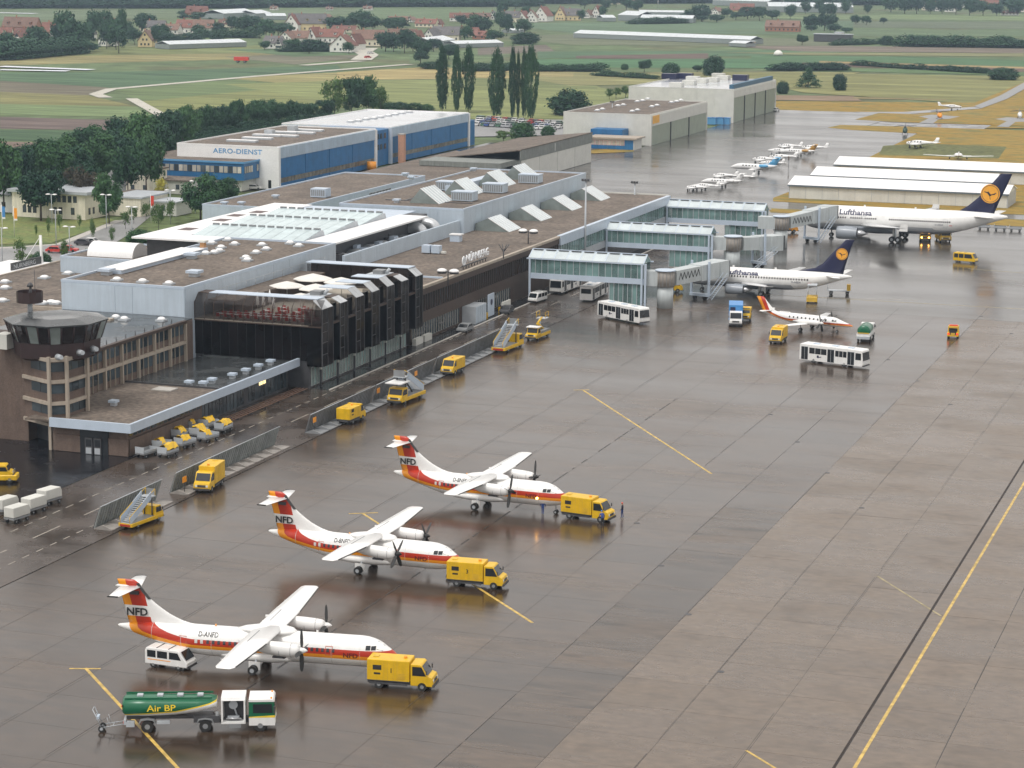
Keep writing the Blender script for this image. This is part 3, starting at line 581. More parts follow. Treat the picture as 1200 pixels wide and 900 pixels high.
for (x, y), w0 in zip(((-152,319.5),(-149.5,320),(-147,319.8),(-151,323),(-147.8,323.5),(-145.5,321)), ('front left','front middle','front right','back left','back right','rightmost')):
    clone(tb, (x,y,9.62), 0, 'white cafe table on the open terrace, %s of the six' % w0)
    for c_, dx, dy, rz in (('far side',0,.75,0), ('near side',0,-.75,math.pi), ('right side',.85,0,-math.pi/2)): clone(ch, (x+dx,y+dy,9.62), rz, 'red chair on the %s of the %s table on the open terrace' % (c_, w0))
def umbrella(x, y, r, z0, ztop, label, closed=False, grp='white parasols on the roof terrace'):
    u = thing('parasol', label, 'parasol', (x,y,z0), rnd.random()); u['group'] = grp
    b = MB(); b.cyl((0,0,0),(0,0,ztop-z0),.05,offw,n=6); b.box(-.4,.4,-.4,.4,0,.1,concrete); b.build('pole', u)
    b = MB(); h = ztop-z0
    if closed: b.loft([[(q*math.cos(R(45*i)), q*math.sin(R(45*i)), z) for i in range(8)] for q, z in ((.3,h-2.0), (.22,h-1), (.04,h))], white)
    else: b.loft([[(q*math.cos(R(45*i)), q*math.sin(R(45*i)), z) for i in range(8)] for q, z in ((r,h-r*.3), (r*.98,h-r*.25), (r*.5,h-r*.12), (.05,h))], M('parasol_canvas', (.7,.68,.64), .8, .05, 1), cap=False, smooth=False)
    b.build('canopy', u)
umbrella(-154.0,341.5,3.2,9.6,13.1,'largest open white parasol at the back of the roof terrace')
umbrella(-155.4,334.5,2.9,9.6,12.7,'open white parasol at the left front of the terrace group')
umbrella(-148.9,341.3,2.9,9.6,12.8,'open white parasol nearest the glass bays at the back')
umbrella(-150.6,335.0,2.9,9.6,12.5,'open white parasol in the middle front of the terrace group')
umbrella(-149.2,326.2,1.9,9.6,12.3,'small open white parasol standing apart nearest the front gallery')
for k, (x, y, z) in enumerate(((-155.6,324,12.4),(-153.9,322.6,12.6),(-153.2,323.4,13),(-152.0,322.2,12.2))): umbrella(x, y, .3, 9.6, z, ['closed white parasol, leftmost of the folded ones on the terrace','closed white parasol, second from left of the folded ones','tallest closed white parasol on the terrace','closed white parasol, rightmost of the folded ones'][k], True)

# ---- 6 long brown terminal pier ----
tp = thing('terminal_pier', 'long brown terminal pier with two rows of tall narrow windows and gravel roof', 'terminal building')
MB().box(-160.6, -141.95, 354, 514, 0, 9.0, brown).build('wall', tp)
MB().box(-186, -142.1, 354.2, 513.8, 9.0, 9.22, gravel).build('roof', tp)
MB().box(-142.1, -141.45, 354, 513.9, 8.9, 9.35, beige).build('parapet', tp)
MB().box(-186, -142.1, 513.8, 514.1, 8.7, 9.5, offw).build('parapet', tp); MB().box(-152, -142.1, 369.1, 369.5, 9.22, 9.5, clad2).build('roof_kerb', tp)
for a, c, z0, z1 in ((354,432,7.85,8.9), (354,432,3.15,4.95)): MB().box(-141.95, -141.6, a, c, z0, z1, brown).build('brown_band', tp)
ys = lin(354.4, 431.6, 68)
wins(tp, '+x', -141.95, ys, .72, 4.95, 7.85, fm=brown, t=.12, m=gglass if 0 else glass)
b = MB(); b.box(0,.3,-.1,.1,4.95,7.85,brown); me = b.mesh('window_fin'); many('window_fin', me, tp, [(-141.95, y+.57, 0) for y in ys])
wins(tp, '+x', -141.95, [y for y in lin(354.4, 404, 44) if not 377 < y < 385.5], .72, .4, 3.1, m=glass, fm=offw, t=.12, name='ground_window')
for y in (355.5, 359.6): MB().box(-141.6, -140.9, y-1.6, y+1.6, 0, 1.1, offw).build('low_wall', tp)
MB().box(-141.95, -139.4, 378.5, 384, 0, 3.1, lgrey).build('gate_box', tp)
for k in range(5): b = MB(); b.box(-139.4, -139.34, 378.6+1.08*k, 379.5+1.08*k, .1, 3.0, clad); b.build('door_leaf', tp)
b = MB(); b.box(-139.9, -139.7, 386, 389, .2, 4.2, clad2); b.cyl((-139.69,387.5,2.7),(-139.66,387.5,2.7),.55,navy,n=14); b.build('sign_panel', tp)
b = MB(); b.box(-140,-139.6,385.1,385.4,0,1.1,yellow); b.box(-140,-139.6,392,392.3,0,1.1,yellow); b.build('yellow_post', tp)
MB().box(-139.6, -139.3, 392.5, 396.8, .5, 1.9, offw).build('low_wall', tp)
# glazed corridor between the jetties
MB().box(-142.1, -141.2, 432, 512.5, 7.55, 9.45, clad2).build('white_fascia', tp)
MB().box(-141.95, -141.3, 432, 512.5, 3.6, 5.0, lgrey).build('floor_band', tp)
wins(tp, '+x', -141.95, lin(432.5, 512, 52), 1.4, 5.0, 7.55, m=gglass, fm=lgrey, t=.5, name='corridor_pane')
MB().box(-141.95, -141.5, 432, 512.5, 0, 3.6, dgrey).build('ground_recess', tp)
# roof equipment
b = MB()
for s in (0, 1.9): b.box(s, s+1.6, 0, 1.5, .2, 1.6, clad2); 
b.box(3.7, 4.6, .3, .9, .2, .6, offw); obj('air_handler', b.mesh('air_handler'), tp, (*(-157.44,398.17,9.4)[:2], 9.2))
b = MB(); b.box(0,2.0,0,1.6,0,1.3,clad2); b.box(-.1,2.3,-.1,1.7,1.3,1.5,white); obj('air_handler', b.mesh('air_handler'), tp, (*(-158.88,416.61,9.4)[:2], 9.2))
def lampcl(x, y, lab):
    l_ = thing('roof_floodlight', lab, 'floodlight', (x,y,9.2)); b = MB(); b.cyl((0,0,0),(0,0,2.6),.12,dgrey,n=6); b.box(-1.2,1.2,-.1,.1,2.3,2.45,dgrey); b.build('stand', l_)
    for s in (-1.1, 1.1):
        b = MB(); b.dome(s,0,2.45,.95,.5,whiter); b.cyl((s,0,2.1),(s,0,2.5),.8,dgrey); b.build('lamp_head', l_)
lampcl(*(-138.24,361.76,9.2)[:2], 'twin round white floodlights on the pier roof edge left of the roof sign'); lampcl(*(-143.71,419.23,9.2)[:2], 'twin round white floodlights on the pier roof near the first jetty')
q = (-141.12,397.76,9.2); an = thing('roof_aerial', 'dark forked aerial on the pier roof edge right of the roof sign', 'aerial', (q[0],q[1],9.2)); b = MB(); b.cyl((0,0,0),(0,0,1.6),.12,dgrey,n=5)
for a in (-1,-.3,.5,1): b.cyl((0,0,1.2),(a,.2,2.6),.09,dgrey,n=5)
b.build('aerial_rods', an)
# roof sign
rs = thing('roof_sign', 'white airport name sign NÜRNBERG with round emblem standing on the pier roof edge', 'sign', (-142.8, 381, 9.2))
wsg = M('sign_white', (.8,.82,.85), .4, .02)
tf = text_faces('NÜRNBERG', 1.9, wsg, lambda x, y: (0, 1.9+x*1.18, 1.0+y*1.05), bold=.05, name='lettering', parent=rs)
tfs = tf.modifiers.new('s', 'SOLIDIFY'); tfs.thickness = .15
b = MB(); b.cyl((-.1,.6,1.5),(.05,.6,1.5),.85,wsg,n=18); b.build('emblem', rs); b = MB(); b.cyl((.05,.6,1.5),(.08,.6,1.5),.5,lgrey,n=14); b.box(.08,.1,.5,.7,.9,2.1,wsg); b.build('emblem_mark', rs)
b = MB(); b.box(-.15,.1,-.3,12.4,.55,.72,dgrey)
for k in range(9): b.box(-.1,.05,.2+1.45*k,.3+1.45*k,0,.6,dgrey); b.cyl((-.05,.25+1.45*k,.6),(-1.2,.25+1.45*k,0),.05,dgrey,n=4)
b.build('support_frame', rs)
# roof glass wedges along the departure hall
def wedge(root, x, y, z, L=7.5, W=6.5, H=2.3, nm='glass_wedge'):
    hp = .38*L; b = MB(); b.prism([(0,0),(L,0),(hp,H),(0,H*.55)] if nm == 'glass_wedge' else [(0,0),(L,0),(hp,H)], 0, W, sglass)
    b.hexa([(hp,.05,H-.05),(L,.05,-.05),(L,W-.05,-.05),(hp,W-.05,H-.05)], [(hp,.05,H+.05),(L+.05,.05,.05),(L+.05,W-.05,.05),(hp,W-.05,H+.05)], rglass)
    o = obj(nm, b.mesh(nm), root, (x,y,z))
    for k in range(6):
        t = k/5; b = MB(); b.hexa([(hp,-.06,H-.03),(hp,.06,H-.03),(L,.06,.0),(L,-.06,.0)], [(hp,-.06,H+.12),(hp,.06,H+.12),(L+.05,.06,.14),(L+.05,-.06,.14)], whiter); q = b.mesh('glazing_bar'); p = obj('glazing_bar', q, o, (0,W*t,0))
for y in (435, 455, 476, 497): wedge(tp, -160.4, y, 9.22, 7.2, 7, 2.6)

# ---- 7 departure hall ----
dh = thing('departure_hall', 'large pale panelled departure hall with gravel roof and sloping white roof windows', 'terminal hall')
walls(dh, -187.5, -160.7, 429, 509.5, 0, 14.2, clad, gravel, .3, clad2)
panels(dh, '+x', -160.7, 429.2, 509.3, 9.25, 13.8, 24, clad); panels(dh, '-y', 429, -187.3, -160.9, 9.25, 13.8, 5, clad)
b = MB(); b.box(-182, -163, 440, 440.5, 13.92, 14.05, dgrey); b.box(-178, -177.6, 440.5, 500, 13.92, 14.05, dgrey); b.build('roof_duct', dh)
for x, y in ((-175.5,437), (-175,455), (-174.6,474), (-174.2,490)): wedge(dh, x, y, 13.92, 6.5, 7.5, 3.0, 'roof_window')
MB().box(-176.5, -174, 460, 492, 13.92, 15.2, clad2).build('linking_duct', dh)
b = MB(); b.box(0,4.6,0,3.2,.15,1.9,clad); 
for k in range(9): b.box(.1+.5*k,.45+.5*k,-.04,0,.35,1.75,mgrey)
b.box(-.1,4.7,-.1,3.3,1.9,2.05,clad2); me = b.mesh('air_handler')
many('air_handler', me, dh, [(-168.8,443.5,13.92), (-168.4,461,13.92), (-168,483,13.92), (-179,461,13.92)])
vents(dh, [(-177.86,436.05,14.2), (-196.61,487.16,14.2), (-192.52,480.58,14.2), (-186.67,504.87,14.2)], 13.92)

skyglass = M('ribbed_roof_glazing', (.5,.6,.62), .2, .1, .5, per=.08)
# ---- 8 glazed central hall with white sheet roof ----
chl = thing('central_hall', 'central hall under a bright white sheet roof with three ridged glass roof rows', 'terminal hall')
MB().box(-199, -166.5, 369, 424, 0, 13.5, dgrey).build('wall', chl)
MB().box(-201, -164.5, 367, 373.4, 13.5, 13.8, whiter).build('white_roof', chl); MB().box(-170, -163.9, 373.4, 418, 13.5, 13.8, whiter).build('white_roof', chl)
MB().box(-201, -192.6, 373.4, 427, 13.5, 13.8, whiter).build('white_roof', chl); MB().box(-192.6, -170, 373.4, 427, 13.3, 13.6, clad2).build('white_roof', chl)
for k, (y, yr) in enumerate(((373.6, 381.2), (383.4, 396.8), (399.0, 410.4))):
    x0, x1 = (-192.3, (-170.2, -170.2, -170.2)[k])
    b = MB(); b.prism([(y,13.6),(yr,14.75),(yr+.9,14.75),(yr+1.7,13.6)], x0, x1, lgrey, ax='x'); rr = b.build('roof_row', chl)
    b = MB(); b.hexa([(.03,-.02,13.63),(2.15,-.02,13.63),(2.15,yr-y,14.78),(.03,yr-y,14.78)], [(.03,-.05,13.72),(2.15,-.05,13.72),(2.15,yr-y-.03,14.86),(.03,yr-y-.03,14.86)], skyglass); me = b.mesh('roof_pane')
    for i in range(10): obj('roof_pane', me, rr, (x0+2.2*i, y, 0))
    b = MB()
    for i in range(12): b.box(x0+.3+1.84*i, x0+1.5+1.84*i, yr+.1, yr+.6, 14.75, 15.15, mgrey)
    stuff(b.build('ridge_vent', rr))
for x, y in ((-197,381), (-197.5,396), (-197,411), (-198.5,404)): MB().box(x-1.2, x+1.4, y-1.8, y+1.8, 13.8, 13.84, M('red_brown_opening', (.09,.05,.045), .5)).build('roof_opening', chl)
# plant zone with round ducts behind a pale wall
MB().box(-161.9, -161.4, 371.5, 430, 9.2, 11.9, clad).build('screen_wall', chl); panels(chl, '+x', -161.4, 371.5, 429, 9.25, 11.7, 8, clad, .05)
MB().box(-168, -161.9, 372, 428, 9.1, 9.3, mgrey).build('plant_deck', chl)
def ductloop(x, y, z, r, lab=None):
    b = MB(); rings = []
    for i in range(11):
        a = math.pi*i/10; c = Vector((x+1.6*math.cos(a), y, z+1.1*math.sin(a))); u_ = Vector((math.cos(a), 0, math.sin(a)))
        rings.append([tuple(c+u_*(r*math.cos(t))+Vector((0,1,0))*(r*math.sin(t))) for t in [2*math.pi*k/10 for k in range(10)]])
    b.loft(rings, M('galvanised_duct', (.6,.62,.64), .3, .08, 1, metal=.6)); b.build('round_duct', chl)
for y in (378, 384, 391, 397, 403): ductloop(-164.6, y, 9.6, .8)
for y in (415, 422): ductloop(-165.6, y, 10.8, 1.15)
b = MB()
for k in range(26):
    x = -167.4+rnd.random()*4.6; y = 373+rnd.random()*44; s = .3+rnd.random()*.9; b.box(x-s*.5, x+s*.5, y-s, y+s, 9.3, 9.6+rnd.random()*2.3, rnd.choice([dgrey, lgrey, mgrey, clad2]))
stuff(b.build('plant_equipment', chl))

# ---- 9-12 other terminal blocks ----
nb = thing('north_block', 'long low pale block with ribbed wall and gravel roof behind the central hall', 'terminal building')
walls(nb, -226.5, -205.5, 445, 522, 0, 10.6, clad, gravel, .3, clad2); panels(nb, '-y', 445, -226.3, -205.7, 6, 10.2, 3, clad); panels(nb, '+x', -205.5, 455, 521.8, 6.5, 10.2, 17, clad)
b = MB(); b.box(0,3.6,0,3,.1,2,clad2)
for k in range(7): b.box(.2+.48*k,.5+.48*k,-.04,0,.4,1.7,mgrey)
obj('air_handler', b.mesh('air_handler'), nb, (-211.5,468,10.35)); vents(nb, [(-221.99,446.58,10.6), (-217.74,463.23,10.6), (-218.67,448.05,10.6)], 10.33)
wins(nb, '+x', -205.4, lin(487, 500, 7), 1.6, 8.2, 9.7, fm=offw, t=.08)
sb = thing('stair_block', 'small pale block with gravel roof beside a rounded white duct', 'terminal block')
walls(sb, -218, -199.5, 371, 392, 0, 9.0, clad, gravel, .3, clad2); panels(sb, '-y', 371, -217.8, -199.7, 5, 8.6, 2, clad)
b = MB(); rings = [[(-209.5+4.7*t-.0, 377+2.9*math.cos(a), 8.75+2.5*math.sin(a)) for a in [math.pi*k/10 for k in range(11)]] for t in (-1, 1)]
b.loft(rings, whiter, close=False, cap=False)
for r_ in rings: b.face(r_, whiter)
b.build('arched_duct', sb)
lb = thing('low_front_building', 'low brown gravel-roofed building with round rooflights at the left edge', 'terminal building')
MB().box(-225, -182.3, 262, 371, 0, 5.7, brown).build('wall', lb); MB().box(-225, -182.3, 262, 371, 5.7, 5.95, gravel).build('roof', lb); MB().box(-225.4, -225, 262, 399, 5.4, 6.2, beige).build('eaves', lb)
MB().box(-225, -218.2, 371, 399, 0, 5.9, gravel).build('wall', lb)
MB().box(-200, -182.4, 331, 331.4, 5.95, 6.5, beige).build('roof_kerb', lb); MB().box(-196, -182.4, 331.5, 346, 5.96, 6.0, black).build('light_well', lb)
lights(lb, [(-216.47,362.66,6), (-215.30,369.08,6), (-216.40,373.46,6), (-216.29,349.13,6), (-208.93,336.31,6), (-220.11,355.35,6), (-201.30,336.44,6), (-200.47,337.80,6), (-199.20,337.32,6)], 5.95, .9)
sg = thing('canopy_building', 'white entrance canopy with dark lettering board and stayed masts at the left edge', 'canopy', (-241,385,0))
MB().box(-5,5,-22,14,2.7,3.2,whiter).build('canopy_roof', sg)
for y in (-20,-8,4,12): MB().box(-4.3,-3.9,y,y+.4,0,2.7,white).build('post', sg)
MB().box(3.2,3.5,1,12,3.2,4.6,dgrey).build('sign_board', sg)
text_faces('NÜRNBERG', 1.25, M('sign_grey_letters', (.5,.52,.55), .5), lambda x, y: (3.52, 1.6+x*1.25, 3.45+y), name='lettering', parent=sg)
for y in (-5, 13): 
    b = MB(); b.cyl((3,y,3),(2.2,y+1,8.5),.3,white,n=6); b.cyl((2.2,y+1,8.3),(3,y-8,3.4),.06,white,n=4); b.build('stayed_mast', sg)

# ---- 13 jetties ----
def jetty(Y, zf, ze, x0, x1, lab, stairx):
    j = thing('boarding_jetty', lab, 'jetty', (0,Y,0)); W = 4.4
    MB().box(x0, x1, 0, W, zf-1.0, zf-.1, lgrey).build('deck', j)
    MB().box(x0, x1, -.12, .0, zf-1.05, zf, clad2).build('white_band', j); MB().box(x0, x1, W, W+.12, zf-1.05, zf, clad2).build('white_band', j)
    n = 18; wd = (x1-x0)/n
    b = MB(); b.box(.05, wd-.05, -.03, .03, zf, ze-.15, gglass); me = b.mesh('glass_pane')
    for i in range(n):
        for yy in (.05, W-.05): obj('glass_pane', me, j, (x0+i*wd, yy, 0))
    b = MB(); b.box(-.05,.05,-.06,.06,zf,ze-.1,lgrey); me = b.mesh('mullion')
    for i in range(n+1): obj('mullion', me, j, (x0+i*wd, .02, 0))
    b = MB(); b.box(x0-.4, x1+.5, -.35, .05, ze-.2, ze, clad2); b.box(x0-.4, x1+.5, W-.05, W+.35, ze-.2, ze, clad2); b.build('eaves', j)
    m_ = 9; wd = (x1-x0)/m_
    b = MB(); b.hexa([(.06,-.3,ze),(wd-.06,-.3,ze),(wd-.06,W/2,ze+1.35),(.06,W/2,ze+1.35)], [(.06,-.3,ze+.1),(wd-.06,-.3,ze+.1),(wd-.06,W/2,ze+1.45),(.06,W/2,ze+1.45)], rglass); me = b.mesh('roof_pane')
    b2 = MB(); b2.hexa([(.06,W/2,ze+1.35),(wd-.06,W/2,ze+1.35),(wd-.06,W+.3,ze),(.06,W+.3,ze)], [(.06,W/2,ze+1.45),(wd-.06,W/2,ze+1.45),(wd-.06,W+.3,ze+.1),(.06,W+.3,ze+.1)], rglass); me2 = b2.mesh('roof_pane')
    for i in range(m_): obj('roof_pane', me, j, (x0+i*wd, 0, 0)); obj('roof_pane', me2, j, (x0+i*wd, 0, 0))
    b = MB(); b.box(x0, x1, W/2-.12, W/2+.12, ze+1.42, ze+1.55, clad2)
    for i in range(m_): b.box(x0+i*wd+.3, x0+(i+1)*wd-.3, W/2-.5, W/2-.2, ze+1.3, ze+1.42, dgrey)
    b.build('ridge', j)
    for i in range(m_+1): b = MB(); b.hexa([(-.06,-.3,ze),(.06,-.3,ze),(.06,W/2,ze+1.35),(-.06,W/2,ze+1.35)], [(-.06,-.3,ze+.14),(.06,-.3,ze+.14),(.06,W/2,ze+1.5),(-.06,W/2,ze+1.5)], clad2); obj('rafter', b.mesh('rafter'), j, (x0+i*wd,0,0))
    b = MB(); b.prism([(0,ze),(W,ze),(W/2,ze+1.35)], x1-.1, x1, gglass, ax='x'); b.build('gable_glass', j)
    for x in (x0+.2, x1-.35, x1+.35):
        b = MB(); b.box(x-.18, x+.18, -.35, -.02, 0, ze-.2, clad2); b.build('column', j)
    # stair tower under the outer end
    xs = stairx
    b = MB(); b.box(xs, x1-.6, .3, W-.2, .0, .25, concrete); b.build('plinth', j)
    n = 7; wd = (x1-.5-xs)/n
    b = MB(); b.box(.05, wd-.05, -.03, .03, .25, zf-1.15, gglass); me = b.mesh('stair_pane')
    for i in range(n):
        for yy in (.3, W-.3): obj('stair_pane', me, j, (xs+i*wd, yy, 0))
    b = MB(); b.hexa([(xs+1,1.4,zf-1.4),(xs+1.8,1.4,zf-1.4),(xs+1.8,3,zf-1.4),(xs+1,3,zf-1.4)], [(xs+1,1.4,zf-1.0),(xs+1.8,1.4,zf-1.0),(xs+1.8,3,zf-1.0),(xs+1,3,zf-1.0)], mgrey)
    b.cyl((xs+1,2.2,zf-1.2),(x1-1.5,2.2,.5),.45,mgrey,n=4); b.build('stairs', j)
    b = MB()
    for i in range(n+1): b.box(xs+i*wd-.06, xs+i*wd+.06, .2, .4, 0, zf-1.15, lgrey)
    b.build('stair_frame', j)
    return j
jetty(407.9, 5.4, 8.2, -139.6, -117.2, 'nearest glazed boarding jetty on white columns, buses parked under it', -123.9)
jetty(462.2, 4.75, 7.35, -141.2, -118.6, 'middle glazed boarding jetty between the other two', -127.5)
jetty(509.0, 4.8, 7.35, -141.2, -118.4, 'farthest glazed boarding jetty at the end of the pier, seen against the wet apron', -127.5)
for (x, y) in ((-133,510.5), (-131.5,510.8), (-129.2,510.4)):
    pass
# boarding bridges
bgrey = M('bridge_brown_grey', (.3,.27,.24), .5, .1)
bridgeg = M('bridge_pale_panel', (.48,.52,.53), .45, .06, .6, streak=.1)
def bridge(rx, ry, ex, ey, z0, z1, lab, cabtilt=0, zig=True):
    br = thing('passenger_bridge', lab, 'boarding bridge', (rx,ry,0))
    d = Vector((ex-rx, ey-ry, 0)); L = d.length; a = math.atan2(d.y, d.x)
    b = MB(); b.cyl((0,0,0),(0,0,z0-.1),1.5,bridgeg,n=16); b.build('pedestal', br)
    b = MB(); b.cyl((0,0,z0-.1),(0,0,z0+2.8),1.75,bgrey,n=16)
    for k in range(16): b.box(1.76*math.cos(R(22.5*k))-.04, 1.76*math.cos(R(22.5*k))+.04, 1.76*math.sin(R(22.5*k))-.04, 1.76*math.sin(R(22.5*k))+.04, z0, z0+2.7, mgrey)
    b.build('rotunda', br); b = MB(); b.cyl((0,0,z0+2.8),(0,0,z0+3.0),1.95,clad2,n=16); b.box(-5.0, -.5, -1.3, 1.3, z0+.0, z0+2.7, bridgeg); b.build('rotunda_roof', br)
    tn = obj('tunnel', None, br, (0,0,0), a) if 0 else None
    def seg(s0, s1, za, zb, wd, h, nm, m):
        c, s_ = math.cos(a), math.sin(a); W = lambda x, y, z: (x*c-y*s_, x*s_+y*c, z)
        b = MB(); b.hexa([W(s0,-wd,za),W(s1,-wd,zb),W(s1,wd,zb),W(s0,wd,za)], [W(s0,-wd,za+h),W(s1,-wd,zb+h),W(s1,wd,zb+h),W(s0,wd,za+h)], m); return b, W, nm
    def zz(s): return z0+(z1-z0)*s/L
    b, W, nm = seg(1.8, L*.6, zz(1.8), zz(L*.6), 1.35, 2.7, 't', bridgeg); b.build('inner_tunnel', br)
    b, W, nm = seg(L*.58, L-1.2, zz(L*.58)-.15, zz(L-1.2)-.15, 1.55, 3.0, 't', bridgeg); b.build('outer_tunnel', br)
    b, W, nm = seg(L-1.3, L+1.9, z1-.3, z1-.3, 1.75, 3.2, 't', bridgeg); b.build('cab', br)
    b, W, nm = seg(L+1.9, L+2.5, z1-.2, z1-.2, 1.6, 3.0, 't', dgrey); b.build('canopy_hood', br)
    if zig:
        b = MB(); side = 1.4; k = 12
        pts = [W(2.6+(L*.58-3.2)*i/k, -side, zz(3)+ (2.2 if i % 2 else .9)) for i in range(k+1)]
        for p, q in zip(pts, pts[1:]): b.cyl(p, q, .06, black, n=4)
        b.build('hanging_cable', br)
    b = MB()
    for sd in (-1.9, 1.9): b.box(-.18,.18,sd-.18,sd+.18,.9,zz(L*.68)+3.4,clad2)
    b.box(-.5,.5,-2,2,.7,1.2,clad2); o = b.build('drive_column', br); o.location = W(L*.68,0,0); o.rotation_euler[2] = a
    b = MB()
    for sd in (-1.1, 1.1): b.cyl((0,sd-.25,.5),(0,sd+.25,.5),.5,black,n=12)
    w_ = b.build('wheel', o, (0,0,0))
    b = MB()
    sx, ex_ = L*.78, L*.78-5
    for sd in (1.9, 2.8): b.cyl(W(L-.6,-sd,z1-.2), W(L-6.5,-sd,.2), .07, clad2, n=4); b.cyl(W(L-.6,-sd,z1+.8), W(L-6.5,-sd,1.2), .05, clad2, n=4)
    for k in range(12):
        t = k/12; p = W(L-.6-5.9*t, -2.35, z1-.2-(z1-.4)*t); b.box(p[0]-.12, p[0]+.12, p[1]-.12, p[1]+.12, p[2]-.02, p[2]+.03, lgrey); q0 = W(L-.6-5.9*t,-1.9,z1-.2-(z1-.4)*t); q1 = W(L-.6-5.9*t,-2.8,z1-.2-(z1-.4)*t); b.cyl(q0, q1, .08, lgrey, n=4)
    b.build('service_stairs', br)
    return br
bridge(-113.6, 409.8, -108.6, 428.0, 4.1, 3.9, 'boarding bridge reaching from the nearest jetty to the smaller blue-tailed jet')
bridge(-114.4, 464.3, -108.4, 473.0, 4.1, 3.6, 'retracted boarding bridge standing unused at the middle jetty', zig=False)
bridge(-113.2, 503.5, -106.6, 520.5, 4.1, 5.0, 'boarding bridge reaching from the farthest jetty to the big wide-body jet')

# ---- 14 AERO-DIENST hangars ----
skyb = M('pale_blue_fascia', (.4,.5,.6), .5, .08, .4, streak=.1)
ad = thing('maintenance_hangar', 'white hangar lettered AERO-DIENST with blue sliding doors and brown gravel roof', 'hangar')
walls(ad, -297, -266.9, 569, 638, 0, 11.5, whiter, gravel, .35, whiter)
MB().box(-266.9, -266.45, 570.3, 636.3, 8.25, 11.2, skyb).build('fascia', ad); MB().box(-266.9, -266.4, 569, 570.2, 0, 11.2, whiter).build('pier', ad); MB().box(-266.9, -266.4, 636.4, 637.9, 0, 11.2, whiter).build('pier', ad)
panels(ad, '+x', -266.9, 570.3, 636.3, 2.9, 8.2, 4, blue, .25, 'hangar_door', .5); panels(ad, '+x', -266.9, 570.3, 636.3, 0.1, 1.5, 4, blue, .25, 'door_base', .5)
wins(ad, '+x', -266.9, lin(570.4, 636.2, 28), 2.1, 1.5, 2.9, m=M('grimy_pane', (.15,.14,.11), .3, .3, 1, per=.4), fm=mgrey, t=.2)
b = MB(); b.box(-4.5,4.5,-1.1,1.1,0,.45,lgrey); b.box(-4.4,4.4,-1,1,.45,.6,whiter); me = b.mesh('long_rooflight')
many('long_rooflight', me, ad, [((-283.71,582.37,11.6)[0],(-283.71,582.37,11.6)[1],11.2), ((-283.55,591.85,11.6)[0],(-283.55,591.85,11.6)[1],11.2), ((-285.32,602.31,11.6)[0],(-285.32,602.31,11.6)[1],11.2), ((-280.76,602.85,11.6)[0],(-280.76,602.85,11.6)[1],11.2), ((-285.82,613.74,11.6)[0],(-285.82,613.74,11.6)[1],11.2), ((-280.75,614.48,11.6)[0],(-280.75,614.48,11.6)[1],11.2), ((-282.34,623.99,11.6)[0],(-282.34,623.99,11.6)[1],11.2)])
b = MB(); b.box(-1.2,1.2,-1.2,1.2,0,1.6,lgrey); me = b.mesh('roof_vent'); many('roof_vent', me, ad, [(*(-286.15,605.21,11.6)[:2],11.2), (*(-286.61,621.93,11.6)[:2],11.2)])
lb2 = M('sign_blue', (.1,.3,.55), .5, .05)
text_faces('AERO-DIENST', 2.3, lb2, lambda x, y: (-286.0+x*.98, 568.96, 9.2+y*.8), bold=.12, space=1.05, name='lettering', parent=ad)
b = MB(); b.box(-269.6,-268.7,568.93,568.97,.2,2.4,glassd); b.build('side_door', ad)
al = thing('hangar_office', 'two-storey bright blue office with a ribbon of windows in front of the lettered hangar', 'office building')
MB().box(-306, -272.2, 559.4, 572, 3.0, 7.6, blue).build('wall', al); MB().box(-304, -273.5, 560.5, 572, 0, 3.0, offw).build('ground_floor', al)
MB().box(-306.2, -272, 559.2, 568.9, 7.6, 7.85, gravel).build('roof', al); MB().box(-306.2, -296.9, 569.1, 590, 7.6, 7.85, gravel).build('roof', al); MB().box(-306, -297.2, 572, 590, 0, 7.6, blue).build('wall', al)
b = MB(); b.box(-306.3,-271.95,559.1,559.3,7.5,8.0,lb2); b.box(-272.1,-271.95,559.3,568.9,7.5,8.0,lb2); b.build('eaves', al)
wf = M('window_beige_blind', (.45,.43,.38), .5, .15, 1, per=.3)
for k, x in enumerate(lin(-305, -272.8, 24)):
    if k in (3,4): continue
    wins(al, '-y', 559.4, [x], 1.2, 4.9, 6.7, m=(wf if k % 3 else glass), fm=dgrey, t=.12)
wins(al, '+x', -272.2, [560.3,561.6,562.9,564.2,567.8], 1.1, 4.9, 6.7, m=wf, fm=dgrey, t=.12)
hb = thing('maintenance_hangar', 'farther blue-doored hangar with shiny wet white roof', 'hangar')
wetroof = M('wet_white_roof', (.55,.57,.6), .12, .12, .06, rvar=.06)
walls(hb, -303, -267.2, 649.5, 717.5, 0, 11.1, clad, wetroof, .3, whiter)
MB().box(-267.2, -266.8, 650.4, 716.5, 8.1, 10.8, skyb).build('fascia', hb); MB().box(-267.2, -266.6, 649.4, 650.3, 0, 10.8, clad2).build('pier', hb); MB().box(-267.2, -266.6, 716.6, 717.6, 0, 10.8, whiter).build('pier', hb)
panels(hb, '+x', -267.2, 650.4, 716.5, 3.0, 8.05, 4, blue, .25, 'hangar_door', .5); panels(hb, '+x', -267.2, 650.4, 716.5, .1, 1.7, 4, blue, .25, 'door_base', .5); wins(hb, '+x', -267.2, lin(650.6,716.3,28), 2.1, 1.7, 3.0, m=MC['grimy_pane'], fm=mgrey, t=.2)
MB().box(-290, -267.6, 638.1, 649.4, 0, 10.6, blue).build('linking_block', hb); wins(hb, '+x', -267.5, [641,643.5,646.5], 1.6, 8, 9.6, fm=navy); wins(hb, '+x', -267.5, [641,643.5,646.5], 1.6, 4.8, 6.4, fm=navy)
MB().box(-285, -267.4, 717.7, 724, 0, 8.2, blue).build('side_block', hb)
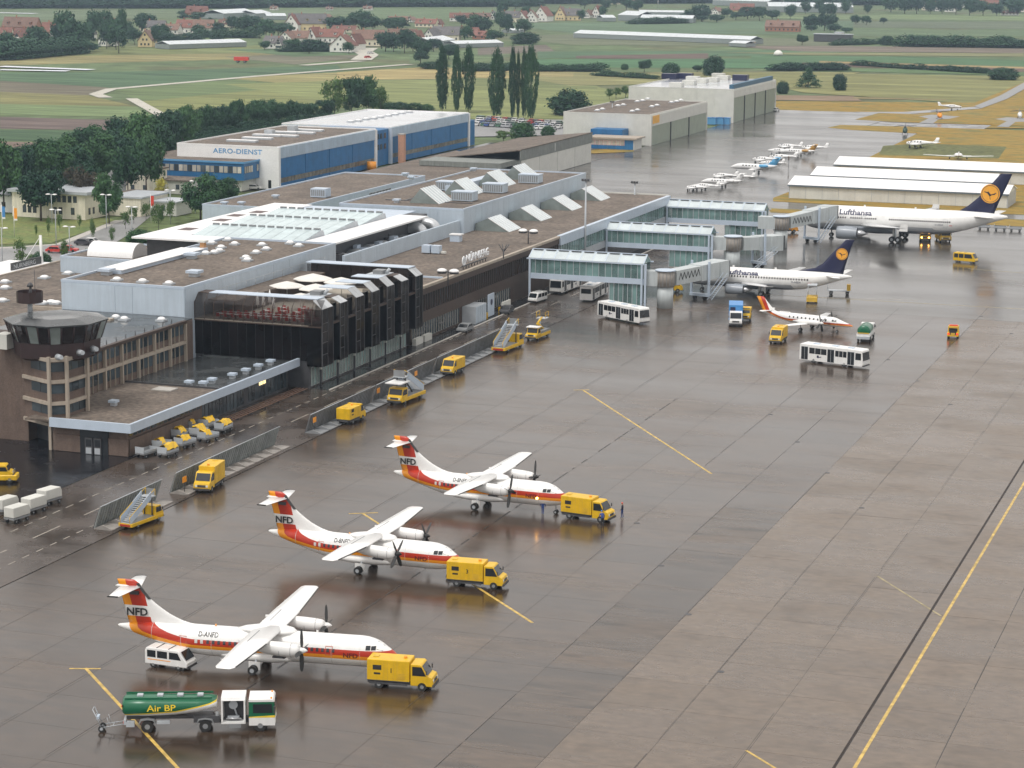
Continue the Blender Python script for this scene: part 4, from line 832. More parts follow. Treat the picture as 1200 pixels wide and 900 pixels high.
lights(hb, [(x_,y_) for x_, y_ in ((-286.88,665.50),(-286.11,669.75),(-286.71,677.33),(-285.92,681.71),(-286.08,687.71),(-285.98,693.92),(-286.14,700.10),(-286.29,706.38),(-285.91,712.17))], 10.85, 1.0)
brk = M('salmon_brick', (.55,.3,.2), .7, .1, 2)
st = tag(MB().box(-.9,.9,-.9,.9,0,8.6,brk).box(-1,1,-1,1,8.6,8.9,concrete).build('brick_chimney', loc=(*(-264.84,653.44)[:2],0)), 'salmon brick chimney in front of the farther blue hangar', 'chimney')
tag(MB().cyl((0,0,0),(0,0,2.4),1.4,orange,n=12).build('orange_tank', loc=(*(-264.91,629.90)[:2],0)), 'orange round tank between the two blue-doored hangars', 'tank')

# ---- 15 grey sheds, beige hangars, T-hangars ----
gs = thing('grey_shed', 'weathered grey shed with brown low-pitched roof and white sliding doors', 'shed')
MB().box(-232, -213, 613.5, 680, 0, 6.0, shedg).build('wall', gs)
b = MB(); b.hexa([(-240,612,5.6),(-212.7,613,8.9),(-212.7,680.5,8.9),(-240,690,5.6)], [(-240,612,5.8),(-212.7,613,9.2),(-212.7,680.5,9.2),(-240,690,5.8)], tar if 0 else gravel); b.build('roof', gs)
panels(gs, '+x', -213, 613.2, 680.3, 6.05, 9.05, 17, shedg, .3, 'board_panel', .06); panels(gs, '+x', -213, 613.8, 679.6, .1, 6.0, 4, offw, .2, 'sliding_door', .35)
text_faces('1', 3.2, white, lambda x, y: (-212.66, 643+x, 6.5+y), bold=.08, name='number', parent=gs)
wins(gs, '-y', 613.4, [-216,-218.5,-221], 1.9, 2.5, 6.2, fm=dgrey)
g2 = thing('grey_shed', 'lower dark grey lean-to shed row between the blue hangar and the white-doored shed', 'shed')
b = MB(); b.hexa([(-246,540,4.6),(-217,566,4.7),(-217,617,4.7),(-246,650,4.6)], [(-246,540,4.8),(-217,566,4.95),(-217,617,4.95),(-246,650,4.8)], gravel); b.build('roof', g2)
MB().box(-240, -217.3, 568, 612.9, 0, 4.7, shedg).build('wall', g2); panels(g2, '+x', -217.3, 568.2, 612.7, 1.0, 4.7, 12, shedg, .25, 'board_panel', .06)
b = MB(); b.box(-238,-214,600,612.5,5.0,6.4,shedg); b.build('upper_part', g2)
def hangar(nm, lab, x0, x1, y0, y1, h, ndoor, doorz, roofm):
    hg = thing(nm, lab, 'hangar'); walls(hg, x0, x1, y0, y1, 0, h, offw, roofm, .35, offw)
    MB().box(x1, x1+.35, y0, y1, doorz, h-.4, offw).build('fascia', hg); panels(hg, '+x', x1, y0+.8, y1-.8, .05, doorz-.05, ndoor, doorg, .15, 'hangar_door', 1.1)
    b = MB(); b.box(0,.4,-.35,.35,0,doorz,M('door_pier', (.05,.05,.05), .5)); me = b.mesh('door_pier'); many('door_pier', me, hg, [(x1, y0+.8+(y1-y0-1.6)*k/ndoor, 0) for k in range(1, ndoor)])
    MB().box(x1, x1+.4, y0, y0+.8, 0, doorz, offw).build('pier', hg); MB().box(x1, x1+.4, y1-.8, y1, 0, doorz, offw).build('pier', hg)
    panels(hg, '-y', y0, x0+.2, x1-.2, .05, h-.5, 1 if 0 else 6, offw, .05, 'wall_panel', .03)
    return hg
h1 = hangar('hangar', 'beige hangar with three grey-green doors and an orange square sign', -243, -212.6, 744, 817.5, 10.4, 3, 6.4, gravel)
lights(h1, [(x_,y_) for x_, y_ in ((-235.03,756.72),(-235.28,763.41),(-235.41,782.03),(-234.90,787.09),(-235.45,806.56),(-235.06,811.83),(-235.98,821.68),(-223.07,758.19),(-223.22,764.86),(-223.36,783.32),(-223.51,790.40),(-223.06,807.80),(-222.60,813.06),(-223.04,820.49))], 10.1, .9)
MB().box(-212.2, -212.1, 745.5, 753.5, 7.2, 9.8, M('orange_sign', (.8,.42,.06), .5)).build('orange_sign', h1)
text_faces('ASL', 1.7, yellow, lambda x, y: (-212.05, 747+x, 7.9+y), name='lettering', parent=h1)
an1 = thing('hangar_annex', 'low blue and white flat annex at the foot of the beige hangar', 'annex')
MB().box(-228, -212.8, 726, 735, 0, 3.4, offw).build('wall', an1); MB().box(-229, -211.8, 725.2, 735.6, 3.4, 3.9, beige).build('roof', an1); MB().box(-231, -220, 736.5, 743.6, 0, 5.6, blue).build('upper_part', an1)
panels(an1, '-y', 726, -227.7, -213.1, .1, 1.3, 5, blue, .08, 'blue_panel'); wins(an1, '-y', 726, lin(-227.5,-216,8), 1.1, 1.4, 2.9, m=wf, fm=red, t=.1); MB().box(-216, -213.1, 725.85, 726, .1, 3.1, blue).build('blue_door', an1)
h2 = hangar('hangar', 'tall pale hangar with four grey-green doors and blue roof-edge box, farthest away', -253, -212.2, 854.5, 925.5, 12.6, 4, 9.3, wetroof)
MB().box(-214, -212.3, 856, 921, 12.6, 14.2, M('slate_blue_box', (.04,.12,.2), .5)).build('blue_edge_box', h2)
b = MB(); b.box(-2.4,2.4,-2.2,2.2,0,1.7,offw); me = b.mesh('air_handler'); many('air_handler', me, h2, [(*(x_,y_)[:2],12.3) for x_, y_ in ((-236.57,863.59),(-235.70,879.15),(-234.37,892.28),(-232.59,902.77),(-232.24,919.27),(-241.93,907.53),(-237.92,933.10))])
b = MB(); b.box(-3,3,-2,2,0,2.2,navy); me = b.mesh('dark_cooler'); many('dark_cooler', me, h2, [(*(x_,y_)[:2],12.3) for x_, y_ in ((-253.09,913.16),(-248.28,919.13),(-224.91,918.19))])
for k, p_ in enumerate(((-218.22,844.75),(-215.59,846.03),(-213.55,847.02))): tag(MB().box(-2.4,2.4,-1.2,1.2,0,2.3,lb2).box(-2.5,2.5,-1.3,1.3,2.3,2.5,blue2).build('blue_container', loc=(*p_[:2],0)), ['blue waste container against the tall hangar wall, left one','blue waste container against the tall hangar wall, middle one','blue waste container against the tall hangar wall, right one'][k], 'container', 'blue containers by the tall hangar')
def thangar(x0, x1, y0, y1, lab, n=13, skew=0):
    t = thing('light_aircraft_shed', lab, 'shed'); MB().box(x0, x1, y0, y1, 0, 3.6, lgrey).build('wall', t)
    ym = (y0+y1)/2
    for a, c in ((y0-.5, ym), (y1+.5, ym)):
        b = MB(); b.hexa([(x0-.3,a,3.55),(x1+.3,a,3.55),(x1+.3,c,5.2),(x0-.3,c,5.2)], [(x0-.3,a,3.75),(x1+.3,a,3.75),(x1+.3,c,5.4),(x0-.3,c,5.4)], whiter); b.build('roof', t)
    for x in (x0, x1-.1): MB().prism([(y0,3.6),(y1,3.6),(ym,5.2)], x, x+.1, offw, ax='x').build('gable', t)
    MB().box(x0-.3, x1+.3, y0-.62, y0-.5, 3.3, 3.7, M('gutter_dark', (.12,.15,.18), .4)).build('gutter', t)
    panels(t, '-y', y0, x0+.2, x1-.2, .1, 3.4, n, offw, .08, 'door_panel', .12)
    return t
def spin(o, x, y, d):
    c, s = math.cos(R(d)), math.sin(R(d)); o.rotation_euler[2] = R(d); o.location = (x-(c*x-s*y), y-(s*x+c*y), 0)
th = thangar(-134, -76.5, 604, 619, 'front shed of the three long low aircraft sheds with white roofs'); spin(th, -134, 604, -.5)
th = thangar(-134, -84, 632, 648, 'middle shed of the three long low white-roofed aircraft sheds'); spin(th, -134, 632, -.4)
th = thangar(-134.5, -70, 666, 682, 'rear shed of the three long low white-roofed aircraft sheds', 14); spin(th, -134.5, 666, -.3)
tag(MB().cyl((0,0,0),(0,0,3),.06,dgrey,n=5).cyl((-.05,0,3),(.05,0,3),.7,M('brown_disc', (.12,.06,.04), .5),n=14).build('round_sign', loc=(*(-152.78,687.08)[:2],0)), 'small round brown board on a post left of the front aircraft shed', 'sign')
# cream house etc on the land side
ch_ = thing('cream_office', 'two-storey cream rendered office with grey roof behind a big dark tree', 'office building')
MB().box(-299, -279, 487, 498, 0, 6.0, cream).build('wall', ch_); MB().box(-300, -278, 486.3, 499, 6.0, 6.7, lgrey).build('roof', ch_); MB().box(-278.9, -270, 498, 512, 0, 4.4, cream).build('wall', ch_); MB().box(-279, -269.6, 497.7, 512.4, 4.4, 4.8, lgrey).build('roof', ch_)
wins(ch_, '-y', 487, lin(-295.5,-281,10), 1.0, 4.0, 5.6, fm=brown); wins(ch_, '-y', 487, [-295.6,-294.2,-292.8,-287.2,-285.7,-282.4], 1.0, 1.1, 2.8, fm=brown); wins(ch_, '+x', -279, [489,491,494,496], 1.0, 1.1, 2.7, fm=brown)
for lab, p, sx, sy, h, m1, m2 in (('small white hut with flat brown roof behind the yellow bush', (-279.88,516.19), 9, 8, 3.6, cream, gravel), ('low white garage with pale roof among the trees', (-268.94,506.81), 12, 8, 3.2, offw, lgrey), ('flat grey-roofed pavilion with a round roof vent beside the blue office', (-288.29,552.14), 12, 9, 3.4, offw, gravel), ('white shed at the left edge behind the cream office', (-308.22,497.52), 14, 8, 4, whiter, lgrey), ('white two-storey cottage with brown roof among the trees right of the cream office', (-294.68,546.94), 8, 8, 6.4, cream, gravel)):
    t = thing('outbuilding', lab, 'outbuilding', (p[0],p[1],0)); MB().box(-sx/2,sx/2,-sy/2,sy/2,0,h,m1).build('wall', t); MB().box(-sx/2-.4,sx/2+.4,-sy/2-.4,sy/2+.4,h,h+.35,m2).build('roof', t); wins(t, '-y', -sy/2, [-sx/4, sx/5], 1.1, 1.2, 2.5, fm=dgrey)
# ================= AIRCRAFT =================
def livery_mat(name, base, zones, rough=.28, belly=None):
    """paint zones by the per-vertex attribute 'band' (metres across the stripe path): zones = [(upto, colour)...]"""
    m = bpy.data.materials.new(name); m.use_nodes = True; n, l = nodes(m); b = n['Principled BSDF']; b.inputs['Roughness'].default_value = rough
    at = n.new('ShaderNodeAttribute'); at.attribute_name = 'band'; last = None
    col = n.new('ShaderNodeRGB'); col.outputs[0].default_value = (*zones[-1][1], 1); last = col.outputs[0]
    for upto, c in reversed(zones[:-1]):
        lt = n.new('ShaderNodeMath'); lt.operation = 'LESS_THAN'; l.new(at.outputs['Fac'], lt.inputs[0]); lt.inputs[1].default_value = upto
        mx = n.new('ShaderNodeMix'); mx.data_type = 'RGBA'; l.new(lt.outputs[0], mx.inputs[0]); l.new(last, mx.inputs[6]); mx.inputs[7].default_value = (*c, 1); last = mx.outputs[2]
    no = n.new('ShaderNodeTexNoise'); no.inputs['Scale'].default_value = .9; no.inputs['Detail'].default_value = 5; tc = n.new('ShaderNodeTexCoord'); l.new(tc.outputs['Object'], no.inputs['Vector'])
    mr = n.new('ShaderNodeMapRange'); mr.inputs[1].default_value = .3; mr.inputs[2].default_value = .7; mr.inputs[3].default_value = .93; mr.inputs[4].default_value = 1.05; l.new(no.outputs[0], mr.inputs[0])
    vm = n.new('ShaderNodeVectorMath'); vm.operation = 'SCALE'; l.new(last, vm.inputs[0]); l.new(mr.outputs[0], vm.inputs['Scale']); l.new(vm.outputs[0], b.inputs['Base Color'])
    return m
WH = (.8,.8,.79); RD = (.45,.032,.012); OR = (.78,.29,.01); OR2 = (.8,.27,.02)
atr_mat = livery_mat('regional_stripe_livery', WH, [(-.36,WH), (-.02,OR), (.52,RD), (9,WH)])
def set_band(me, fn):
    a = me.attributes.new('band', 'FLOAT', 'POINT')
    a.data.foreach_set('value', [fn(v.co.x, v.co.y, v.co.z) for v in me.vertices])
def interp(tab, x):
    if x <= tab[0][0]: return tab[0][1:]
    for a, b in zip(tab, tab[1:]):
        if x <= b[0]:
            t = (x-a[0])/(b[0]-a[0]); return tuple(p+(q-p)*t for p, q in zip(a[1:], b[1:]))
    return tab[-1][1:]
def fuselage(tab, L, m, step=.45, n=36, rz=1.0, extra=()):
    """tab rows: (s, radius, centre z[, squash]); nose at x=0, aft = -x"""
    ss = sorted(set([0, .12, .3, .55, .85, 1.2, 1.6, 2.0, 2.5, 3.0]+[3.0+step*i for i in range(int((L-3)/step)+1)]+[L]))
    rings = []
    for s in ss:
        r, zc = interp(tab, s)[:2]
        rings.append([(-s, r*math.cos(2*math.pi*k/n), zc+r*rz*math.sin(2*math.pi*k/n)) for k in range(n)])
    b = MB(); b.loft(rings, m); return b
def airfoil_loft(sects, m, n=7):
    """sects: list of (LE point, chord, thickness, vertical?) -> wing surface; chord runs aft (-x)"""
    xs = [0, .02, .08, .25, .5, .75, 1.0]; th = [0, .35, .7, 1, .85, .5, .04]; rings = []
    for le, c, t, ax in sects:
        up = [(le[0]-c*x, h*t/2) for x, h in zip(xs, th)]; dn = [(le[0]-c*x, -h*t/2*.7) for x, h in reversed(list(zip(xs, th)))][:-1]
        ring = []
        for x, h in up+dn:
            ring.append((x, le[1], le[2]+h) if ax == 'h' else (x, le[1]+h, le[2]))
        rings.append(ring)
    b = MB(); b.loft(rings, m); return b
def side_pt(tab, s, z, off=.02, side=-1, rz=1.0):
    r, zc = interp(tab, s)[:2]; q = max(0.0, 1-((z-zc)/(r*rz))**2); return (-s, side*(r*math.sqrt(q)+off), z)
def patch(tab, s0, s1, z0, z1, m, side=-1, off=.015, rz=1.0, nz=3):
    b = MB(); P = lambda s, z: side_pt(tab, s, z, off, side, rz)
    for i in range(nz):
        a, c = z0+(z1-z0)*i/nz, z0+(z1-z0)*(i+1)/nz; b.face([P(s0,a),P(s1,a),P(s1,c),P(s0,c)], m)
    return b
cabwin = M('cabin_window', (.05,.05,.06), .15, .2); blank = M('window_blank', (.6,.58,.56), .4)
letblk = M('black_lettering', (.02,.02,.02), .5); letred = M('dark_red_lettering', (.12,.01,.01), .5); boot = M('deicing_boot', (.03,.03,.03), .6)
def propeller(parent, x, y, z, rad, blades, ang, spin, m=None):
    b = MB()
    b.loft([[(x+dx, y+r_*math.cos(R(30*k)), z+r_*math.sin(R(30*k))) for k in range(12)] for dx, r_ in ((0,.3),(.25,.27),(.5,.16),(.68,.02))], spin); h = b.build('spinner', parent)
    for i in range(blades):
        a = ang+2*math.pi*i/blades; c, s = math.cos(a), math.sin(a); b = MB(); rings = []
        for r_, w_, tw_ in ((.25,.10,1.2), (.7,.2,1.1), (1.3,.21,1.0), (1.75,.17,.9), (rad,.09,.85)):
            o = Vector((x+.12, y+r_*c, z+r_*s)); t = Vector((0,-s,c)); u_ = Vector((math.sin(tw_),0,0))+t*math.cos(tw_)*.9; v_ = Vector((.03,0,0))+t*.03
            rings.append([o+u_*w_, o+v_, o-u_*w_, o-v_])
        b.loft(rings, boot, smooth=False); bl = b.build('blade', h)
def wheelset(parent, pts, r, w_, nm='wheel'):
    for p in pts:
        b = MB(); b.cyl((p[0],p[1]-w_/2,r), (p[0],p[1]+w_/2,r), r, black, n=14); b.cyl((p[0],p[1]-w_/2-.01,r), (p[0],p[1]+w_/2+.01,r), r*.5, lgrey, n=10); b.build(nm, parent)
def lettering(parent, tab, txt, s0, z0, size, m, side=-1, sx=1.0, bold=.02, rz=1.0, cuts=4):
    """text reading nose-wards: right side of the machine reads aft -> forward when side=-1 (x grows forward)"""
    fn = lambda x, y: side_pt(tab, s0-x*sx if side == -1 else s0+x*sx, z0+y, .03, side, rz)
    return text_faces(txt, size, m, fn, cuts=cuts, bold=bold, parent=parent)
def atr(lab, long_, loc, rz, prop_a, spin, lamp=False, reg='D-ANFD'):
    L = 27.17 if long_ else 22.67; sp = 13.52 if long_ else 12.28; wx = 12.48 if long_ else 10.29   # wing reference aft of nose
    T = L-22.67; a = thing('turboprop_airliner', lab, 'airliner', (loc[0],loc[1],0), rz, 'white regional turboprops with orange and red stripes')
    tab = [(0,.06,1.78),(.12,.25,1.8),(.3,.42,1.84),(.55,.58,1.88),(.85,.72,1.94),(1.2,.88,2.02),(1.6,1.06,2.12),(2.0,1.2,2.2),(2.5,1.32,2.25),(3.0,1.4,2.28),(3.6,1.43,2.3),(L-9.2,1.43,2.3),(L-7.6,1.38,2.36),(L-6,1.22,2.52),(L-4.5,1.0,2.72),(L-3,.76,2.92),(L-1.5,.46,3.06),(L-.5,.24,3.15),(L-.08,.12,3.2),(L,.04,3.2)]
    # stripe path: level along the cabin, curving up into the fin at the tail
    def band(x, y, z):
        s = -x; q = L-s
        z0 = 2.22
        if s < 3.2: z0 = 2.22-(3.2-s)*.05
        # arc centre for the bend: below-level cabin part blends into slanted fin part
        cxs, rad = L-4.6, 1.9; zc = 2.62+rad-.4
        if q > 7.6: d = z-(z0+.02*max(0, 0)); return (d-0)*1.0 if s > 3.2 else d*1.0
        # local curve
        t = max(0, (7.6-q)/7.6); base = 2.22+1.15*max(0, (7.6-q)/4.0)**2.0
        if q > 3.4: return (z-base)*(1.0-.1*t)
        # fin zone: distance measured forward from a line parallel to the rudder edge
        rear = q-(.0+.18*(7.65-z)*.5+.62)      # metres forward of trailing reference
        return rear*.9-.02 if z > 3.1 else max(rear*.9-.02, -.3)
    body = fuselage(tab, L, atr_mat, n=56, step=.3); me = body.mesh('fuselage')
    # use an even mesh so that the stripe edges stay crisp
    path = [(9.5,2.2,1,1),(7.6,2.2,1,1),(6.4,2.3,1.05,1.0),(5.2,2.46,1.2,1.1),(4.2,2.62,1.5,1.3),(3.3,2.8,1.9,1.6),(2.6,3.0,2.3,1.9),(2.15,3.3,2.7,2.2),(1.97,3.7,2.9,2.3),(1.8,4.3,2.9,2.3)]
    def fb(x, y, z):
        s = -x; q = L-s
        if q >= 8.5: return z-2.2+(0.06*(2.6-s) if s < 2.6 else 0)
        best = (1e9, 0)
        for (qa,za,ra,oa), (qb,zb,rb,ob) in zip(path, path[1:]):
            dq, dz = qb-qa, zb-za; t = max(0, min(1, ((q-qa)*dq+(z-za)*dz)/(dq*dq+dz*dz))); px, pz = qa+dq*t, za+dz*t; d = math.hypot(q-px, z-pz)
            if d < best[0]: sg_ = (q-px)*dz-(z-pz)*dq; k = (ra+(rb-ra)*t) if sg_ > 0 else (oa+(ob-oa)*t); best = (d, (1 if sg_ > 0 else -1)*d/k)
        return best[1]
    set_band(me, fb); fus = obj('fuselage', me, a)
    # fin with the wide coloured band
    prof = [(L-9.1,3.55),(L-8.2,3.74),(L-7.2,3.84),(L-6.4,4.05),(L-5.3,4.5),(L-4.1,5.25),(L-3.05,6.1),(L-2.0,7.55),(L-1.6,7.7),(L-.02,7.66),(L-.62,5.2),(L-1.2,3.25),(L-4.5,3.25)]
    b = MB(); import_pts = []
    n_ = 22; rows = []
    def edge_le(z):
        pts = [(3.3,L-9.4),(3.55,L-9.1),(3.74,L-8.2),(3.84,L-7.2),(4.05,L-6.4),(4.5,L-5.3),(5.25,L-4.1),(6.1,L-3.05),(7.55,L-2.0),(7.66,L-1.7)]
        return interp([(p[0],p[1]) for p in pts], z)[0]
    zs = [3.2,3.4,3.55,3.65,3.74,3.84,4.05,4.3,4.6,5,5.5,6,6.5,7,7.4,7.66]; rings = []
    for z in zs:
        le = edge_le(z); te = L-.02-(7.66-z)*.26; c = te-le; th_ = .17 if z > 4 else .2
        ring = []
        for i in range(15): f = i/14; ring.append((-(le+c*f), -th_*math.sin(math.pi*min(1,f*1.0))**.6*(1-f*.5) if 0 < i < 14 else 0, z))
        for i in range(13, 0, -1): f = i/14; ring.append((-(le+c*f), th_*math.sin(math.pi*f)**.6*(1-f*.5), z))
        rings.append(ring)
    b.loft(rings, livery_fin); me = b.mesh('fin')
    set_band(me, lambda x, y, z: (-x)-(L-.02-(7.66-z)*.26))  # metres ahead (negative) of the rudder edge
    obj('fin', me, a)
    b = MB()
    b.loft([[(-edge_le(z)+.02, -.05, z),(-edge_le(z)+.02, .05, z),(-edge_le(z)-.2, .19, z),(-edge_le(z)-.2, -.19, z)] for z in (5.9,6.6,7.35)], boot, smooth=False); b.build('deicing_boot', a)
    for side in (-1, 1):
        o = text_faces('NFD', 1.0, letblk, lambda x, y: ((-(L-.95)+x*1.05) if side == -1 else (-(L-2.9)-x*1.0), side*.24, 4.32+y), bold=.09, name='lettering', parent=a)
        lettering(a, tab, reg, 20.1-T*0+(T-4.5 if not long_ else 0)-1.2, 3.02, .55, letblk, side, .95)
        lettering(a, tab, 'NFD', 5.0 if side == -1 else 3.6, 2.02, .62, letred, side, 1.15, bold=.04)
    # tailplane
    for sd in (-1, 1):
        b = airfoil_loft([((-(L-2.35),0,7.0),2.0,.22,'h'),((-(L-1.55),sd*3.66,7.0),1.0,.1,'h')], jetwhite); b.build('tailplane', a)
        b = MB(); b.hexa([(-(L-1.5),sd*3.62,6.93),(-(L-1.5)-1.05,sd*3.62,6.93),(-(L-1.5)-1.05,sd*3.72,6.93),(-(L-1.5),sd*3.72,6.93)], [(-(L-1.5),sd*3.62,7.05),(-(L-1.5)-1.05,sd*3.62,7.05),(-(L-1.5)-1.05,sd*3.72,7.05),(-(L-1.5),sd*3.72,7.05)], boot); b.build('tip_cap', a)
    b = MB(); b.loft([[(-(L-1.0)+.9*dx, .16*r_*math.cos(R(45*k)), 7.0+.2*r_*math.sin(R(45*k))) for k in range(8)] for dx, r_ in ((1.6,.1),(1.2,.9),(0,1),(-1,.8),(-1.3,.1))], jetwhite); b.build('tail_bullet', a)
    MB().box(-(L-1.35),-(L-2.2),-.3,.3,6.3,6.62,dgrey).build('recognition_flag', a)
    # wing
    c0, c1 = 2.6, 1.6; xl = -(wx-.8)
    for sd in (-1, 1):
        b = airfoil_loft([((xl+.65,0,3.95),c0,.44,'h'),((xl+.65,sd*5.2,4.0),c0,.4,'h'),((xl+.25,sd*(sp-.5),4.2),c1+.2,.2,'h'),((xl-.05,sd*sp,4.2),c1-.35,.08,'h')], jetwhite); b.build('wing', a)
        b = MB(); b.hexa([(xl+.66,sd*5.3,3.96),(xl+.26,sd*(sp-.6),4.14),(xl+.12,sd*(sp-.6),4.14),(xl+.5,sd*5.3,3.96)], [(xl+.68,sd*5.3,4.06),(xl+.29,sd*(sp-.6),4.24),(xl+.14,sd*(sp-.6),4.24),(xl+.52,sd*5.3,4.06)], boot); b.build('deicing_boot', a)
        # flap track fairings and nacelle
        for yy in (2.6, 7.2, 9.6): b = MB(); b.loft([[(xl-c0*.5+dx, sd*yy+r_*.07*math.cos(R(60*k)), 3.74+r_*.1*math.sin(R(60*k))) for k in range(6)] for dx, r_ in ((.8,.3),(.2,1),(-.5,.9),(-.95,.2))], jetwhite); b.build('flap_fairing', a)
        nx = xl+.65; y = sd*4.05
        b = MB(); b.loft([[(nx+dx, y+ry*math.cos(R(30*k)), zc+rz_*math.sin(R(30*k))) for k in range(12)] for dx, ry, rz_, zc in ((2.75,.36,.38,3.25),(2.5,.5,.56,3.22),(1.9,.56,.66,3.2),(.8,.58,.68,3.25),(-.6,.55,.6,3.35),(-2.0,.4,.4,3.55),(-3.0,.12,.14,3.75))], jetwhite); nac = b.build('nacelle', a)
        b = MB(); b.cyl((nx+2.72,y,2.88),(nx+2.78,y,2.88),.2,black,n=10); b.build('air_intake', nac); MB().box(nx+.2,nx+1.4,y-.2,y+.2,2.42,2.56,dgrey).build('oil_cooler', nac); MB().box(nx-1.9,nx-.2,y-.32,y-.1,3.86,3.9,M('exhaust_soot', (.2,.19,.18), .7, .4, 3)).build('exhaust_fairing', nac)
        b = MB(); 
        for dx in (1.95, .9): b.loft([[(nx+dx+e, y+.585*math.cos(R(30*k)), 3.2+.69*math.sin(R(30*k))) for k in range(12)] for e in (0,.03)], mgrey, cap=False)
        b.build('panel_seam', nac)
        propeller(a, nx+2.8, y, 3.25, 1.98, 4, prop_a if sd == -1 else prop_a+(0 if prop_a > 1.5 else .25), spin)
    b = MB(); b.loft([[(xl+.65+dx, 1.15*w_*math.cos(R(22.5*k)), 3.72+.42*w_*math.sin(R(22.5*k))) for k in range(16)] for dx, w_ in ((1.3,.1),(.8,.7),(0,1),(-2.4,1),(-3.6,.6),(-4.4,.1))], jetwhite); b.build('wing_fairing', a)
    # belly pods and gear
    gx = -(wx+.9)
    b = MB(); b.loft([[(gx+dx, 1.55*w_*math.cos(R(20*k)), 1.35+.62*w_*math.sin(R(20*k))) for k in range(18)] for dx, w_ in ((4.2,.25),(3.0,.8),(1.5,1),(-1.2,1),(-3.2,.75),(-4.6,.2))], jetwhite); b.build('gear_fairing', a)
    for sd in (-1, 1): b = MB(); b.cyl((gx+.2,sd*1.4,1.3),(gx,sd*2.0,.45),.12,lgrey,n=6); b.box(gx-.5,gx+.6,sd*1.75-.04,sd*1.75+.04,.35,1.1,jetwhite); b.build('gear_leg', a)
    wheelset(a, [(gx,-2.25,0),(gx,-1.85,0),(gx,2.25,0),(gx,1.85,0)], .42, .28)
    b = MB(); b.cyl((-1.7,0,1.2),(-1.65,0,.3),.07,lgrey,n=6); b.build('nose_gear_leg', a); wheelset(a, [(-1.65,-.2,0),(-1.65,.2,0)], .25, .16)
    # cockpit glazing
    for sd in (-1, 1):
        for (s0, s1, za, zb) in ((2.0,2.42,2.78,3.12), (2.48,2.9,2.78,3.16)):
            patch(tab, s0, s1, za, zb, glassd, sd, .02).build('cockpit_window', a)
        b = MB(); f = lambda s, ang: (-s, sd*(interp(tab,s)[0]+.02)*math.cos(ang), interp(tab,s)[1]+(interp(tab,s)[0]+.02)*math.sin(ang)); b.face([f(1.38,R(38)),f(1.34,R(84)),f(2.0,R(84)),f(1.95,R(34))], gglass2); b.build('windscreen', a)
        wm = patch(tab, 0, .26, 0, .36, cabwin, sd, .02).mesh('w') if 0 else None
        s_f0, nf, s_a0, na = (5.3, 9, 14.6, 7) if long_ else (6.2, 5, 13.2, 5)
        step = .5
        for k in range(nf): patch(tab, s_f0+.5+k*.76*.66, s_f0+.5+k*.76*.66+.26, 2.4, 2.74, cabwin, sd, .02).build('cabin_window', fus)
        for k in range(na): patch(tab, s_a0+k*.56*.95, s_a0+k*.56*.95+.26, 2.4, 2.74, cabwin, sd, .02).build('cabin_window', fus)
        for k in range(2): patch(tab, s_a0+na*.532+.05+k*.55, s_a0+na*.532+.33+k*.55, 2.38, 2.76, blank, sd, .02).build('blanked_window', fus)
        def outl(s0, s1, z0, z1, m, nm):
            b = MB()
            for q in ((s0,s0+.05,z0,z1),(s1-.05,s1,z0,z1),(s0,s1,z1-.05,z1),(s0,s1,z0,z0+.05)): b2 = patch(tab, *q, m, sd, .022); k = len(b.v); b.v += b2.v; b.f += [tuple(k+i for i in f_) for f_ in b2.f]; b.m += [b.mi(m)]*len(b2.f); b.sm += [False]*len(b2.f)
            b.build(nm, a)
        dd = L-7.15; outl(dd, dd+.75, 1.3, 2.95, M('door_outline_red', (.5,.12,.08), .5), 'door'); outl(L-21.2 if long_ else 7.0, (L-21.2 if long_ else 7.0)+.7, 2.1, 2.95, MC['door_outline_red'], 'emergency_exit')
    if lamp:
        pass
    pl = M('panel_line_grey', (.5,.5,.49), .4)
    for s in (3.4, 6.1, 8.8, L-9.6, L-6.6, L-3.6):
        r_, zc = interp(tab, s); r_ += .004; MB().loft([[(-s-e, r_*math.cos(R(10*k)), zc+r_*math.sin(R(10*k))) for k in range(36)] for e in (0,.035)], pl, cap=False).build('panel_seam', fus)
    for sd in (-1, 1):
        zf_ = 4.115; xa = xl+.65-c0*.7; MB().hexa([(xa-.03,sd*1.6,zf_-.02),(xa+.03,sd*1.6,zf_-.02),(xa+.03,sd*5.2,zf_+.02),(xa-.03,sd*5.2,zf_+.02)], [(xa-.03,sd*1.6,zf_),(xa+.03,sd*1.6,zf_),(xa+.03,sd*5.2,zf_+.04),(xa-.03,sd*5.2,zf_+.04)], mgrey).build('flap_gap', a)
    b = MB(); b.box(-7.9,-7.7,-.02,.02,3.7,4.0,jetwhite); b.cyl((-L+9.6,0,3.7),(-L+9.6,0,3.9),.08,orange,n=6); b.build('antenna', a)
    b = MB(); b.cyl((-1.5,-.72,1.95),(-1.44,-.8,1.95),.1,lamphead,n=8); b.build('landing_lamp', a)
    b = MB(); b.cyl((-.02,0,1.78),(.05,0,1.78),.07,dgrey,n=8); b.build('nose_tip', a)
    return a, tab
gglass2 = M('windscreen_glass', (.05,.08,.09), .08, .3)
livery_fin = livery_mat('regional_fin_livery', WH, [(-2.35,WH), (-.82,RD), (9,OR)])
